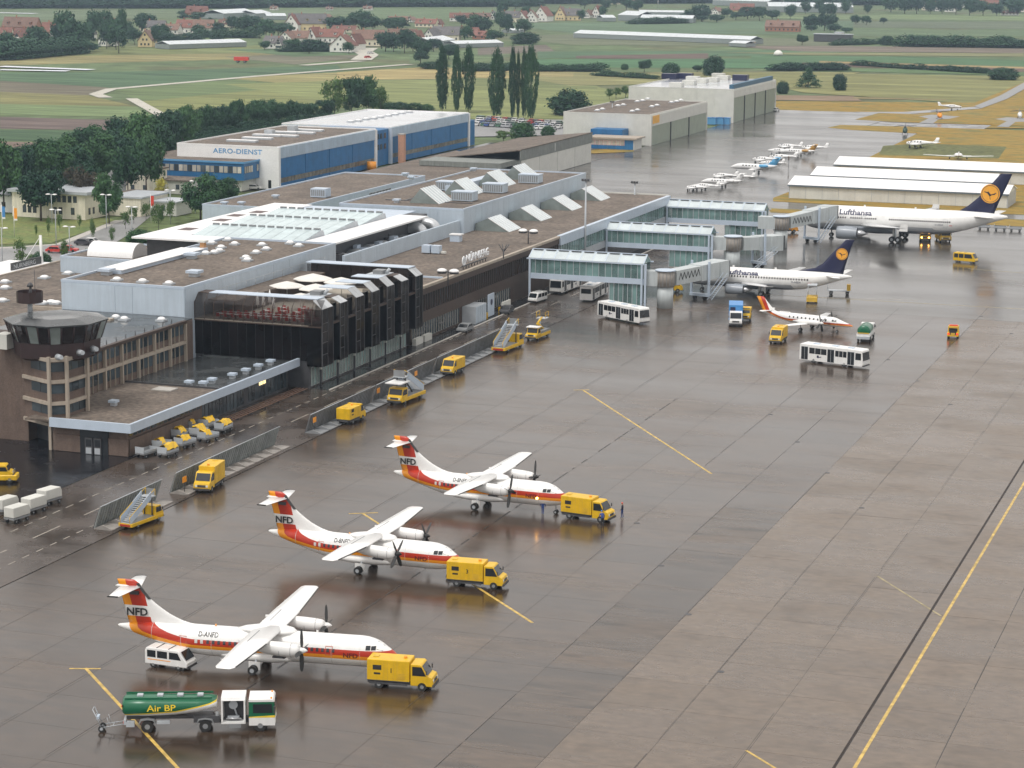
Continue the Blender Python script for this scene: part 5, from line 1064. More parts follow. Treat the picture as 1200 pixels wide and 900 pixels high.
# white name panel on the fin: horizontal cut through the colour by height
def add_band_cut(m, z0, z1):
    n, l = nodes(m); b = n['Principled BSDF']; src = b.inputs['Base Color'].links[0].from_socket
    tc = n.new('ShaderNodeTexCoord'); sx = n.new('ShaderNodeSeparateXYZ'); l.new(tc.outputs['Object'], sx.inputs[0])
    g_ = n.new('ShaderNodeMath'); g_.operation = 'GREATER_THAN'; g_.inputs[1].default_value = z0; l.new(sx.outputs['Z'], g_.inputs[0])
    h_ = n.new('ShaderNodeMath'); h_.operation = 'LESS_THAN'; h_.inputs[1].default_value = z1; l.new(sx.outputs['Z'], h_.inputs[0])
    mu = n.new('ShaderNodeMath'); mu.operation = 'MULTIPLY'; l.new(g_.outputs[0], mu.inputs[0]); l.new(h_.outputs[0], mu.inputs[1])
    mx = n.new('ShaderNodeMix'); mx.data_type = 'RGBA'; l.new(mu.outputs[0], mx.inputs[0]); l.new(src, mx.inputs[6]); mx.inputs[7].default_value = (*WH, 1); l.new(mx.outputs[2], b.inputs['Base Color'])
add_band_cut(livery_fin, 4.2, 5.22)
blkspin = M('black_spinner', (.02,.02,.02), .35)
atr('longest white turboprop nearest the camera, white van beside its striped tail', True, (-76.71,188.74), R(7.97), math.pi/2, white)
atr('middle white turboprop with black propeller hubs, truck number 3 at its nose', False, (-82.94,221.93), R(-.17), math.pi/2+.6, blkspin, reg='D-BNFD')
atr('farthest white turboprop of the three striped ones, ground crew near its nose', False, (-81.18,252.71), R(-2.09), 1.2, blkspin, reg='D-BNFE')

# ---- jet airliners ----
jetbelly = livery_mat('white_over_grey_livery', WH, [(-1.05,(.2,.22,.27)), (-.55,(.42,.44,.47)), (20,(.8,.8,.79))])
def jet(lab, nose, L, rad, zc, span, finpts, wing, eng, stab, txt_s, wins_, gears, zt, grp=None, tailz=None, engr=1.4, engL=4.6, reg='D-AIDA', crane=1.0):
    a = thing('jet_airliner', lab, 'airliner', (nose[0],nose[1],0), math.pi)     # points towards -x
    rz = 1.02
    k = rad
    tab = [(0,.08*k,zc-.25*k),(.12,.2*k,zc-.25*k),(.3,.3*k,zc-.24*k),(.55,.4*k,zc-.22*k),(.85,.5*k,zc-.2*k),(1.2,.58*k,zc-.18*k),(1.6,.67*k,zc-.15*k),(2.4,.8*k,zc-.09*k),(3.4,.91*k,zc-.04*k),(4.6,.98*k,zc),(5.6,k,zc),(L*.63,k,zc),(L*.72,.93*k,zc+.08*k),(L*.8,.77*k,zc+.25*k),(L*.88,.53*k,zc+.46*k),(L*.95,.28*k,zc+.62*k),(L-.1,.1*k,zc+.68*k),(L,.05*k,zc+.68*k)]
    me = fuselage(tab, L, jetbelly, step=.7, n=32, rz=rz).mesh('fuselage'); set_band(me, lambda x, y, z: (z-zc)/k*1.43 if -x < L*.66 else 1.0+(z-zc)); fus = obj('fuselage', me, a)
    # fin
    rings = []
    for z, le, te in finpts:
        c = te-le; ring = []
        for i in range(9): f = i/8; ring.append((-(le+c*f), -.24*math.sin(math.pi*f)**.7*(1-f*.5) if 0 < i < 8 else 0, z))
        for i in range(7, 0, -1): f = i/8; ring.append((-(le+c*f), .24*math.sin(math.pi*f)**.7*(1-f*.5), z))
        rings.append(ring)
    b = MB(); b.loft(rings, navy); b.build('fin', a)
    cz, cs, cr = crane
    yl_ = M('crest_yellow', (.85,.4,.04), .4, .04)
    for sd in (-1, 1):
        b = MB(); b.cyl((-cs, sd*.2, cz), (-cs, sd*.29, cz), cr, yl_, n=24); ci = b.build('crest_disc', a)
        # bird in flight in outline within a ring
        b = MB(); Y_ = sd*.3; f_ = 1
        def seg(p, q, wd): 
            d = Vector((q[0]-p[0], 0, q[1]-p[1])).normalized(); nn = Vector((-d.z,0,d.x))*wd*cr/2
            P0 = Vector((-cs+p[0]*cr*f_, Y_, cz+p[1]*cr)); Q0 = Vector((-cs+q[0]*cr*f_, Y_, cz+q[1]*cr)); b.face([P0-nn, Q0-nn, Q0+nn, P0+nn], navy)
        seg((-.62,.08),(-.1,-.12),.1); seg((-.1,-.12),(.1,-.2),.15); seg((-.02,-.2),(.3,.18),.2); seg((.25,.1),(.62,.2),.1); seg((-.1,-.1),(-.5,-.05),.08); seg((.05,-.22),(-.02,-.6),.06)
        for q in range(20): seg((.88*math.cos(R(18*q)),.88*math.sin(R(18*q))),(.88*math.cos(R(18*q+18)),.88*math.sin(R(18*q+18))),.05)
        b.build('crest_bird', ci)
        b = MB(); (rx, rc, rzz), (tx, tc, ty, tz) = wing
        b = airfoil_loft([((-rx,sd*rad*.5,rzz),rc,.9*rad/2,'h'),((-(rx+(tx-rx)*.36),sd*(rad+(ty-rad)*.34),rzz+(tz-rzz)*.36),rc*.62,.5*rad/2,'h'),((-tx,sd*ty,tz),tc,.12,'h')], M('wing_grey_white', (.62,.63,.64), .3, .06, .6)); b.build('wing', a)
        b = MB(); b.face([(-tx,sd*ty,tz-.7),(-tx-tc,sd*ty,tz-.7),(-tx-tc,sd*ty,tz+.9),(-tx-.4,sd*ty,tz+.9)], white) if L > 40 else b.face([(-tx,sd*ty,tz),(-tx-tc,sd*ty,tz),(-tx-tc,sd*ty,tz+.1),(-tx-.1,sd*ty,tz+.1)], white); b.build('wing_tip', a)
        ex, ey, ez = eng; nacm = M('engine_grey', (.3,.33,.37), .3, .08, .8)
        b = MB(); b.loft([[(-ex-dx, sd*ey+r_*engr*math.cos(R(20*q)), ez+r_*engr*math.sin(R(20*q))) for q in range(18)] for dx, r_ in ((0,.88),(-.05,.97),(.3,1.04),(engL*.5,1.05),(engL,.85))], nacm, cap=False)
        b.loft([[(-ex-dx, sd*ey+r_*engr*math.cos(R(20*q)), ez+r_*engr*math.sin(R(20*q))) for q in range(18)] for dx, r_ in ((0,.88),(.6,.84),(.62,.1))], dgrey); e_ = b.build('engine', a)
        b = MB(); b.loft([[(-ex-dx, sd*ey+r_*engr*math.cos(R(30*q)), ez+r_*engr*math.sin(R(30*q))) for q in range(12)] for dx, r_ in ((engL*.92,.62),(engL*1.2,.52),(engL*1.35,.3),(engL*1.55,.03))], chrome); b.build('exhaust_cone', e_)
        b = MB(); b.hexa([(-ex-1,sd*ey-.15,ez+engr*.9),(-ex-engL-1,sd*ey-.15,ez+engr*.9),(-ex-engL-1,sd*ey+.15,ez+engr*.9),(-ex-1,sd*ey+.15,ez+engr*.9)], [(-ex-1.6,sd*ey-.1,rzz+.5),(-ex-engL-2,sd*ey-.1,rzz+.5),(-ex-engL-2,sd*ey+.1,rzz+.5),(-ex-1.6,sd*ey+.1,rzz+.5)], nacm); b.build('pylon', e_)
        (sx, sc_, sz), (stx, stc, sty, stz) = stab
        airfoil_loft([((-sx,sd*.3,sz),sc_,.35,'h'),((-stx,sd*sty,stz),stc,.1,'h')], jetwhite).build('tailplane', a)
        # title, windows, doors, registration
        z1 = zc+zt[0]; s1 = txt_s
        tx_ = 'Lufthansa'
        fn = (lambda x, y: side_pt(tab, s1+x, z1+y, .04, 1, rz)) if sd == 1 else (lambda x, y: side_pt(tab, s1+zt[2]-x, z1+y, .04, -1, rz))
        text_faces(tx_, zt[1], M('title_navy', (.012,.015,.07), .4), fn, cuts=5, bold=.13, parent=a, fit=zt[2])
        rg = (lambda x, y: side_pt(tab, L*.66+x, zc-.15*rad+y, .04, 1, rz)) if sd == 1 else (lambda x, y: side_pt(tab, L*.66+3-x, zc-.15*rad+y, .04, -1, rz))
        text_faces(reg, .55, MC['title_navy'], rg, cuts=2, parent=a)
        b = patch(tab, L*.66+3.2, L*.66+3.9, zc-.15*rad, zc-.15*rad+.14, M('flag_red', (.6,.02,.02), .5), sd, .04, rz, 1); b.build('flag_mark', a)
        b = MB()
        for s0, s1_, n_ in wins_:
            for q in range(n_):
                s = s0+(s1_-s0)*q/max(1,n_-1); b2 = patch(tab, s, s+.3, zc+.28, zc+.62, M('jet_window', (.06,.05,.05), .2), sd, .03, rz, 1)
                kk = len(b.v); b.v += b2.v; b.f += [tuple(kk+i for i in ff) for ff in b2.f]; b.m += [b.mi(MC['jet_window'])]*len(b2.f); b.sm += [False]*len(b2.f)
        stuff(b.build('cabin_windows', a))
        for s in (4.8, L*.5 if L < 40 else L*.3, L*.7):
            b = MB()
            for q in ((s,s+.05,zc-.9,zc+1.0),(s+.9,s+.95,zc-.9,zc+1.0),(s,s+.95,zc+.95,zc+1.0),(s,s+.95,zc-.9,zc-.85)):
                b2 = patch(tab, *q, lgrey, sd, .03, rz, 2); kk = len(b.v); b.v += b2.v; b.f += [tuple(kk+i for i in ff) for ff in b2.f]; b.m += [b.mi(lgrey)]*len(b2.f); b.sm += [False]*len(b2.f)
            b.build('cabin_door', a)
        for q in range(3): patch(tab, 1.75+q*.55, 2.22+q*.55, zc+.12*k+.06*q*k, zc+.34*k+.06*q*k, glassd, sd, .03, rz, 1).build('cockpit_window', a)
    (ng, nr), (mg, my, mr) = gears
    b = MB(); b.cyl((-ng,0,zc-rad*.8),(-ng,0,nr),.16,lgrey,n=8); b.build('nose_gear_leg', a); wheelset(a, [(-ng,-.35,0),(-ng,.35,0)], nr, .25)
    for sd in (-1, 1):
        b = MB(); b.cyl((-mg,sd*my*.95,wing[0][2]+.2),(-mg,sd*my,mr),.22,lgrey,n=8); b.box(-mg-.7,-mg+.7,sd*(my-.5)-.04,sd*(my-.5)+.04,mr,wing[0][2]-.2,white); b.build('main_gear_leg', a)
        wheelset(a, [(-mg+dx,sd*my+dy,0) for dx in ((-.7,.7) if L > 40 else (0,)) for dy in (-.45,.45)], mr, .4)
    b = MB(); b.loft([[(-(wing[0][0]+wing[0][1]*.5)+dx, rad*.85*w_*math.cos(R(22.5*q)), zc-rad*.72+rad*.42*w_*math.sin(R(22.5*q))) for q in range(16)] for dx, w_ in ((wing[0][1]*.75,.3),(wing[0][1]*.5,.9),(0,1),(-wing[0][1]*.5,.9),(-wing[0][1]*.75,.3))], M('belly_grey', (.25,.27,.31), .4)); b.build('wing_body_fairing', a)
    for s in (L*.3, L*.55): b = MB(); b.box(-s-.4,-s,-.03,.03,zc+rad,zc+rad+.4,white); b.build('antenna', a)
    return a
# wide body at the far bridge
jet('big white wide-body jet with dark blue fin at the farthest boarding bridge', (-113.4,527.5), 46.7, 2.82, 4.45, 43.9,
    [(6.6,33.0,43.6),(7.2,35.6,43.7),(8.6,37.8,44.2),(10.5,39.9,44.9),(13.2,42.3,46.1),(16.0,44.6,47.2),(16.15,44.9,47.2)],
    ((13.2,8.6,3.1),(26.0,1.9,21.6,5.3)), (9.6,7.9,2.05), ((38.5,4.8,6.2),(43.4,1.9,8.1,6.9)), 8.8,
    [(8.6,10.2,4),(11.5,14,6),(14.8,17.2,6),(20.4,34,32)], ((6.7,.5),(22.3,4.8,.66)), (1.15,1.55,7.6), crane=(11.5,42.6,2.15))
# twin jet at the near bridge
jet('smaller white twin-jet with dark blue fin at the nearest boarding bridge', (-116.7,433.3), 33.2, 1.88, 3.05, 28.9,
    [(4.75,21.6,31.6),(5.2,24.0,31.7),(5.7,26.2,31.8),(6.6,27.6,32.0),(8.4,29.1,32.5),(10.1,30.7,33.0),(11.3,31.8,33.5),(11.4,32.0,33.5)],
    ((11.6,5.6,2.0),(19.8,1.5,14.2,3.6)), (10.0,4.83,1.42), ((28.2,2.8,4.3),(31.0,1.2,6.3,4.8)), 9.0,
    [(6,8.2,4),(9.6,13.0,7),(13.9,24.9,22)], ((4.0,.36),(16.4,2.6,.5)), (.78,1.1,6.5), engr=.92, engL=3.4, reg='D-ABEA', crane=(8.6,31.25,1.12))

# ---- commuter turboprop parked in front ----
met_m = livery_mat('commuter_stripe_livery', WH, [(-.22,WH), (-.02,OR2), (.16,RD), (9,WH)])
mfin = livery_mat('commuter_fin_livery', WH, [(-1.5,WH), (-.75,RD), (9,OR)])
def commuter(loc, rz):
    L = 18.1; a = thing('commuter_propeller_plane', 'slim white commuter plane with red-orange tail beside the yellow van and blue truck', 'aeroplane', (loc[0],loc[1],0), rz)
    tab = [(0,.04,1.45),(.3,.16,1.47),(.85,.3,1.52),(1.6,.44,1.6),(2.5,.62,1.72),(3.2,.78,1.82),(3.9,.84,1.86),(12.0,.84,1.86),(14,.66,2.05),(16,.4,2.3),(17.6,.18,2.5),(18.1,.04,2.55)]
    me = fuselage(tab, L, met_m, step=.5, n=28).mesh('fuselage')
    set_band(me, lambda x, y, z: z-1.62 if -x < 12.5 else (z-1.62-.16*((-x-12.5)**1.35))); fus = obj('fuselage', me, a)
    rings = []
    for z, le, te in ((2.3,13.5,17.4),(2.8,15.0,17.7),(3.3,15.7,17.9),(4.2,16.6,18.4),(5.08,17.4,18.8)):
        c = te-le; rings.append([(-(le+c*f), s_*.11*math.sin(math.pi*f), z) for f, s_ in [(i/8,-1) for i in range(9)]+[(i/8,1) for i in range(7,0,-1)]])
    b = MB(); b.loft(rings, mfin); me = b.mesh('fin'); set_band(me, lambda x, y, z: (-x)-(17.4+(z-2.3)*.5)); obj('fin', me, a)
    wt = [((-7.4,0,1.35),2.5,.3,'h'),((-7.8,1,1.4),2.2,.26,'h')]
    for sd in (-1, 1):
        airfoil_loft([((-7.0,0,1.3),2.6,.34,'h'),((-7.4,sd*2.6,1.42),2.3,.3,'h'),((-8.4,sd*8.68,1.85),1.05,.1,'h')], jetwhite).build('wing', a)
        airfoil_loft([((-15.6,0,2.75),1.7,.14,'h'),((-16.3,sd*2.43,2.85),.8,.07,'h')], jetwhite).build('tailplane', a)
        y = sd*2.3; b = MB(); b.loft([[(-5.2-dx, y+r_*.42*math.cos(R(30*k)), 1.75+r_*.48*math.sin(R(30*k))) for k in range(12)] for dx, r_ in ((0,.6),(.4,.9),(1.6,1),(3.4,.95),(5.2,.2))], jetwhite); n_ = b.build('nacelle', a)
        propeller(a, -5.15, y, 1.8, 1.35, 4, .4, jetwhite)
        b = MB(); b.cyl((-8.9,y,1.3),(-8.9,y,.3),.09,lgrey,n=6); b.build('gear_leg', a); wheelset(a, [(-8.9,y-.2,0),(-8.9,y+.2,0)], .3, .16)
        for k in range(10): patch(tab, 4.7+k*.78, 4.96+k*.78, 1.98, 2.3, cabwin, sd, .02).build('cabin_window', fus)
        for q in range(2): patch(tab, 2.9+q*.45, 3.25+q*.45, 2.05, 2.36, glassd, sd, .02).build('cockpit_window', a)
        lettering(a, tab, 'NFD', 4.6 if sd == -1 else 3.4, 1.45, .32, letblk, sd, 1.1, cuts=2)
    b = MB(); b.cyl((-3,0,1.2),(-3,0,.25),.06,lgrey,n=6); b.build('nose_gear_leg', a); wheelset(a, [(-3,-.12,0),(-3,.12,0)], .24, .1)
    b = MB(); b.box(-14.2,-12.2,-.22,.22,2.5,2.78,jetwhite); b.build('dorsal_fairing', a)
    return a
commuter((-75.2,393.2), math.atan2(-4.6,18.2))

# ---- light aircraft ----
lightA = M('light_aircraft_white', (.78,.78,.78), .3, .05)
def light_plane(kind, lab, loc, rz, scale=1.0, tail=None, cat='aeroplane', grp='light aircraft parked on the far apron'):
    a = thing('business_jet' if kind == 'jet' else 'light_aeroplane', lab, cat, (loc[0],loc[1],0), rz, grp); a.scale = (scale,)*3; LL = (14 if kind == 'jet' else 9)*scale/2
    a.location = (loc[0]+LL*math.cos(rz), loc[1]+LL*math.sin(rz), 0)
    tm = tail or lightA
    if kind == 'jet':
        tab = [(0,.05,1.3),(.85,.45,1.4),(2,.7,1.6),(3.2,.8,1.7),(8.5,.8,1.7),(11,.55,1.95),(13,.25,2.2),(14,.05,2.3)]; L = 14
        w_ = ((-6,0,1.2),2.8,(-8.4,7.0,1.55),1.0); f_ = ((2.2,10.2,13.2),(3.2,11.6,13.8),(4.6,12.8,14.6)); st = ((-12.7,0,4.4),1.2,(-13.4,2.7,4.4),.7)
    else:
        tab = [(0,.3,1.25),(.3,.42,1.26),(1.2,.55,1.3),(2.4,.72,1.45),(4,.7,1.5),(6,.4,1.6),(8.6,.15,1.75),(9,.05,1.8)]; L = 9
        w_ = ((-2.6,0,1.1 if kind == 'twin' else .95),1.75,(-2.9,5.6,1.4),1.1); f_ = ((1.7,7.0,8.8),(2.4,7.9,9.1),(3.1,8.3,9.2)); st = ((-7.9,0,1.75),1.1,(-8.1,2.0,1.75),.8)
    fuselage(tab, L, lightA, step=.8, n=16).build('fuselage', a)
    rings = []
    for z, le, te in f_: c = te-le; rings.append([(-(le+c*f), s_*.08*math.sin(math.pi*f), z) for f, s_ in [(i/6,-1) for i in range(7)]+[(i/6,1) for i in range(5,0,-1)]])
    MB().loft(rings, tm).build('fin', a)
    for sd in (-1, 1):
        airfoil_loft([(w_[0],w_[1],.26,'h'),((w_[2][0],sd*w_[2][1],w_[2][2]),w_[3],.1,'h')], lightA).build('wing', a)
        airfoil_loft([(st[0],st[1],.12,'h'),((st[2][0],sd*st[2][1],st[2][2]),st[3],.06,'h')], lightA).build('tailplane', a)
        if kind == 'twin':
            y = sd*1.9; MB().loft([[(-1.7-dx, y+r_*.36*math.cos(R(45*k)), 1.25+r_*.36*math.sin(R(45*k))) for k in range(8)] for dx, r_ in ((0,.6),(.3,1),(1.8,.9),(3,.2))], lightA).build('engine', a); propeller(a, -1.7, y, 1.25, 1.0, 3, .5, lightA)
        if kind == 'jet':
            MB().loft([[(-9-dx, sd*1.25+r_*.42*math.cos(R(36*k)), 2.15+r_*.42*math.sin(R(36*k))) for k in range(10)] for dx, r_ in ((0,.8),(.3,1),(1.6,1),(2.4,.6))], tm).build('engine', a)
        b = MB()
        for k in range(3 if kind != 'jet' else 5):
            s = (2.3+k*.8) if kind != 'jet' else 3.8+k*.9; q = patch(tab, s, s+.45, 1.62 if kind != 'jet' else 1.85, 1.95 if kind != 'jet' else 2.15, glassd, sd, .02, 1, 1); kk = len(b.v); b.v += q.v; b.f += [tuple(kk+i for i in ff) for ff in q.f]; b.m += [b.mi(glassd)]*len(q.f); b.sm += [False]*len(q.f)
        b.build('side_window', a)
        b = MB(); gx = -3.4 if kind != 'jet' else -7.6; b.cyl((gx,sd*1.3,1.1),(gx,sd*1.35,.3),.07,lgrey,n=5); b.build('gear_leg', a); wheelset(a, [(gx,sd*1.4,0)], .3, .18)
    nx = -1.0 if kind != 'jet' else -1.8; MB().cyl((nx,0,1.1),(nx,0,.25),.05,lgrey,n=5).build('nose_gear_leg', a); wheelset(a, [(nx,0,0)], .22, .12)
    if kind == 'single': propeller(a, .02, 0, 1.25, .95, 2, .3, lightA)
    return a
blt = M('light_blue_tail', (.1,.35,.6), .3); gold = M('gold_tail', (.45,.25,.06), .35)
row = [((-161.09,611.53),'twin','nearest small white twin with long nose probe in the parked row',.75,None,160), ((-159.30,614.74),'single','small white low-wing single beside the nearest twin of the parked row',.85,None,170), ((-157.67,625.30),'jet','white business jet with grey cheat line, second large one in the parked row',.9,None,172), ((-161.46,644.11),'twin','white twin tucked behind the second jet of the parked row',.9,None,165),
       ((-158.54,667.21),'jet','white business jet with bright blue tail in the parked row, the biggest',1.12,blt,168), ((-162.13,697.76),'twin','white twin behind the blue-tailed jet in the parked row',1.0,None,170), ((-159.20,708.39),'twin','white twin with brown propellers right of the blue-tailed jet',1.0,None,175), ((-158.90,727.77),'jet','white jet with gold brown fin near the far end of the parked row',.9,gold,170), ((-165.29,731.43),'single','small white single behind the gold-finned jet',.9,None,172), ((-157.15,745.37),'twin','white twin at the far end of the parked row',1.0,None,172), ((-157.91,687.68),'single','white single between the blue-tailed jet and the next twin of the parked row',.9,None,166), ((-165.97,748.15),'twin','white twin behind the gold-finned jet near the far end',.95,None,170), ((-156.38,643.78),'single','small white single in front of the blue-tailed jet of the parked row',.85,None,170)]
for p, k, lab, s, tl, ang in row: light_plane(k, lab, p, R(ang), s, tl)
light_plane('twin', 'white single low-wing plane alone on the dry grass right of the helicopters', (-126.88,773.53), R(168), 1.25, lightA, grp='aircraft on the dry grass')
light_plane('glider', 'white glider-like plane with long thin wings behind the rear shed, wings level', (-109.56,737.69), R(100), 1.0, lightA, grp='aircraft on the dry grass').scale = (.9,1.95,.9)
def helicopter(lab, loc, rz, m, m2):
    a = thing('helicopter', lab, 'helicopter', (loc[0],loc[1],0), rz); b = MB()
    b.loft([[(dx, w_*.85*math.cos(R(30*k)), zc+w_*h_*math.sin(R(30*k))) for k in range(12)] for dx, w_, h_, zc in ((2.2,.15,1,1.2),(1.8,.75,1,1.35),(.8,1.05,1.05,1.5),(-.8,1.05,1.05,1.55),(-1.9,.7,.9,1.7),(-2.5,.3,.8,1.85))], m); b.build('cabin', a)
    MB().loft([[(1.95-.2*i, .7*c*math.cos(R(40*k-80)) , 1.55+.62*c*math.sin(R(45*k))) for k in range(8)] for i, c in enumerate((.5,1.1,1.35))], glassd).build('windscreen', a)
    MB().cyl((-2.2,0,1.9),(-6.6,0,2.2),.26,m2,r1=.1,n=8).build('tail_boom', a); MB().hexa([(-6.1,-.05,2.1),(-6.9,-.05,2.1),(-6.9,.05,2.1),(-6.1,.05,2.1)], [(-6.7,-.05,3.4),(-7.2,-.05,3.4),(-7.2,.05,3.4),(-6.7,.05,3.4)], m2).build('tail_fin', a)
    b = MB(); b.cyl((0,0,2.4),(0,0,3.15),.14,dgrey,n=6); b.box(-1.0,.8,-.4,.4,2.4,2.8,m2); b.build('rotor_mast', a)
    for k in range(4): b = MB(); c, s = math.cos(R(90*k+35)), math.sin(R(90*k+35)); b.cyl((0,0,3.1),(4.9*c,4.9*s,3.0),.09,dgrey,n=4); b.build('rotor_blade', a)
    for k in range(2): MB().cyl((-6.9,.15,2.9-.9*k),(-6.9,.15,3.7-.9*k),.06,dgrey,n=4).build('tail_rotor_blade', a)
    for sd in (-1,1): b = MB(); b.cyl((1.6,sd*1.05,.08),(-1.7,sd*1.05,.08),.06,dgrey,n=5); b.cyl((.8,sd*1.05,.08),(.7,sd*.6,.8),.05,dgrey,n=5); b.cyl((-.9,sd*1.05,.08),(-.8,sd*.6,.8),.05,dgrey,n=5); b.build('skid', a)
    return a
helicopter('orange and dark helicopter on the cross-shaped pad', (-143.08,909.77), R(-70), orange, navy); helicopter('dark green helicopter on the paved apron corner', (-142.47,829.30), R(-80), M('dark_green_paint', (.03,.07,.05), .4), dgrey); helicopter('white helicopter on the right-hand pad at the picture edge', (-114.38,926.30), R(-80), white, lgrey)
q = (-147.97,964.30); light_plane('single', 'white plane seen from its side behind the orange helicopter', q, R(10), 1.0, lightA, grp='aircraft on the dry grass')
# ================= VEHICLES =================
def place(o, V, off=0, z=0):
    """V = rear and front ground points along the camera-side edge; off = half width shift away from it"""
    (x1, y1), (x2, y2) = V[0][:2], V[1][:2]; a = math.atan2(y2-y1, x2-x1); cx_, cy_ = (x1+x2)/2, (y1+y2)/2
    n1 = Vector((-math.sin(a), math.cos(a))); 
    if n1.dot(Vector((cx_, cy_))) < 0: n1 = -n1
    o.location = (cx_+n1.x*off, cy_+n1.y*off, z); o.rotation_euler[2] = a; return o
def wheels(a, xs, w_, r=.42, t=.26, dual=()):
    for x in xs:
        for sd in (-1, 1):
            y = sd*(w_/2-t/2-.02); b = MB(); b.cyl((0,-t/2,0),(0,t/2,0),r,black,n=14); b.cyl((0,sd*t/2,0),(0,sd*(t/2+.02),0),r*.45,mgrey,n=10); b.build('wheel', a, (x,y,r))
def cab_prof(x0, x1, z0, zb, zt, hood=.5, rake=.55):
    """side outline of a cab with short sloping bonnet"""
    return [(x0,z0),(x1,z0),(x1+.02,z0+(zb-z0)*.55),(x1-.1,zb-.08),(x1-hood,zb+.08),(x1-hood-rake,zt-.1),(x1-hood-rake-.12,zt),(x0,zt)]
def cab(a, x0, x1, z0, zb, zt, w_, m, hood=.5, rake=.55, wins=True):
    pr = cab_prof(x0, x1, z0, zb, zt, hood, rake); b = MB(); b.prism(pr, -w_/2, w_/2, m); c = b.build('cab', a)
    bv = c.modifiers.new('b', 'BEVEL'); bv.width = .05; bv.segments = 2; bv.limit_method = 'ANGLE'
    xh = x1-hood; p0, p1 = Vector((xh+.0, 0, zb+.12)), Vector((xh-rake*.93, 0, zt-.14)); nn = Vector((zt-zb, 0, rake)).normalized()*.02
    b = MB(); b.face([(p0.x+nn.x,-w_/2+.12,p0.z+nn.z),(p0.x+nn.x,w_/2-.12,p0.z+nn.z),(p1.x+nn.x,w_/2-.16,p1.z+nn.z),(p1.x+nn.x,-w_/2+.16,p1.z+nn.z)], glassd); b.build('windscreen', c)
    for sd in (-1, 1):
        y = sd*(w_/2+.012); b = MB(); b.face([(x0+.18,y,zb+.06),(xh-.12,y,zb+.06),(xh-rake*.8-.1,y,zt-.2),(x0+.18,y,zt-.2)], glassd); b.build('side_window', c)
        b = MB(); b.box(x1-.02,x1+.03,sd*(w_/2-.35)-.14,sd*(w_/2-.35)+.14,z0+.35,z0+.6,lamphead); b.build('headlight', c)
        b = MB(); b.box(xh-.1,xh+.0,sd*(w_/2+.12)-.06,sd*(w_/2+.12)+.06,zb+.25,zb+.65,dgrey); b.build('mirror', c)
    b = MB(); b.box(x1+.0,x1+.03,-w_/2+.5,w_/2-.5,z0+.32,z0+.62,dgrey); b.build('grille', c); b = MB(); b.box(x1-.05,x1+.12,-w_/2-.01,w_/2+.01,z0-.05,z0+.2,dgrey); b.build('bumper', c)
    return c
def service_truck(lab, V, num=None, L=6.1, bh=2.35, grp='yellow box-bodied apron trucks', off=1.05, body=None, w_=2.1, marks=True, boxlen=3.95, cabt=2.45):
    a = thing('service_truck', lab, 'truck', group=grp); place(a, V, off); m = body or yellow; x0 = -L/2
    MB().box(x0, L/2-.2, -w_/2+.25, w_/2-.25, .45, .75, dgrey).build('chassis', a)
    c = cab(a, x0+boxlen+.08, L/2, .45, 1.35, cabt, w_-.06, m)
    b = MB(); b.box(x0, x0+boxlen, -w_/2, w_/2, .75, bh+.35, m); o = b.build('box_body', a); bv = o.modifiers.new('b', 'BEVEL'); bv.width = .06; bv.segments = 2
    b = MB(); b.box(x0+.0,x0+boxlen,-w_/2-.01,w_/2+.01,.72,.8,dgrey); b.box(x0+1.9,x0+1.93,-w_/2-.015,w_/2+.015,.82,bh+.3,dyellow); b.box(x0+2.8,x0+2.83,-w_/2-.015,w_/2+.015,.82,bh+.3,dyellow); b.build('panel_trim', o)
    for sd in (-1, 1):
        if marks:
            b = MB(); b.box(x0+.55,x0+1.35,sd*(w_/2+.004)-.006,sd*(w_/2+.004)+.006,1.75,2.2,black); b.box(x0+.65,x0+1.25,sd*(w_/2+.004)-.007,sd*(w_/2+.004)+.007,1.32,1.5,black); b.build('black_marking', o)
            for k in range(4): b = MB(); b.box(x0+2.9+.0,x0+3.5,sd*(w_/2+.01)-.01,sd*(w_/2+.01)+.01,1.0+.15*k,1.07+.15*k,dyellow); b.build('louvre', o)
        if num: text_faces(num, .62, letblk, (lambda x, y: (x0+2.1+x, -w_/2-.02, 1.55+y)) if sd == -1 else (lambda x, y: (x0+2.5-x, w_/2+.02, 1.55+y)), bold=.03, parent=o)
        text_faces('GROUND POWER', .2, letblk, (lambda x, y: (x0+boxlen+.2+x*.8, -w_/2-.0, 1.05+y)) if sd == -1 else (lambda x, y: (x0+boxlen+1.8-x*.8, w_/2+.0, 1.05+y)), parent=o) if 0 else None
    b = MB(); b.cyl((x0+boxlen-.6,0,bh+.35),(x0+boxlen-.6,0,bh+.55),.16,orange,n=8); b.build('beacon', o); MB().box(x0+.4,x0+.9,-.3,.3,bh+.35,bh+.42,dyellow).build('roof_hatch', o)
    for sd in (-1, 1):
        for xx in (x0+.35, x0+1.55, x0+2.45): MB().box(xx,xx+.025,sd*(w_/2+.006)-.006,sd*(w_/2+.006)+.006,.85,bh+.25,dyellow).build('door_seam', o)
        MB().box(x0+.2,x0+boxlen-.2,sd*(w_/2-.1)-.1,sd*(w_/2-.1)+.08,.42,.62,dgrey).build('side_guard', a)
    wheels(a, (x0+1.1, L/2-1.0), w_, .4)
    return a
service_truck('yellow ground power truck number 1 at the nose of the nearest turboprop', ((-78.09,185.06),(-72.68,185.83)), '1')
service_truck('yellow ground power truck number 3 at the nose of the middle turboprop', ((-83.54,218.95),(-77.83,219.42)), '3')
service_truck('yellow ground power truck at the nose of the farthest striped turboprop', ((-81.61,251.11),(-75.82,250.33)), None)
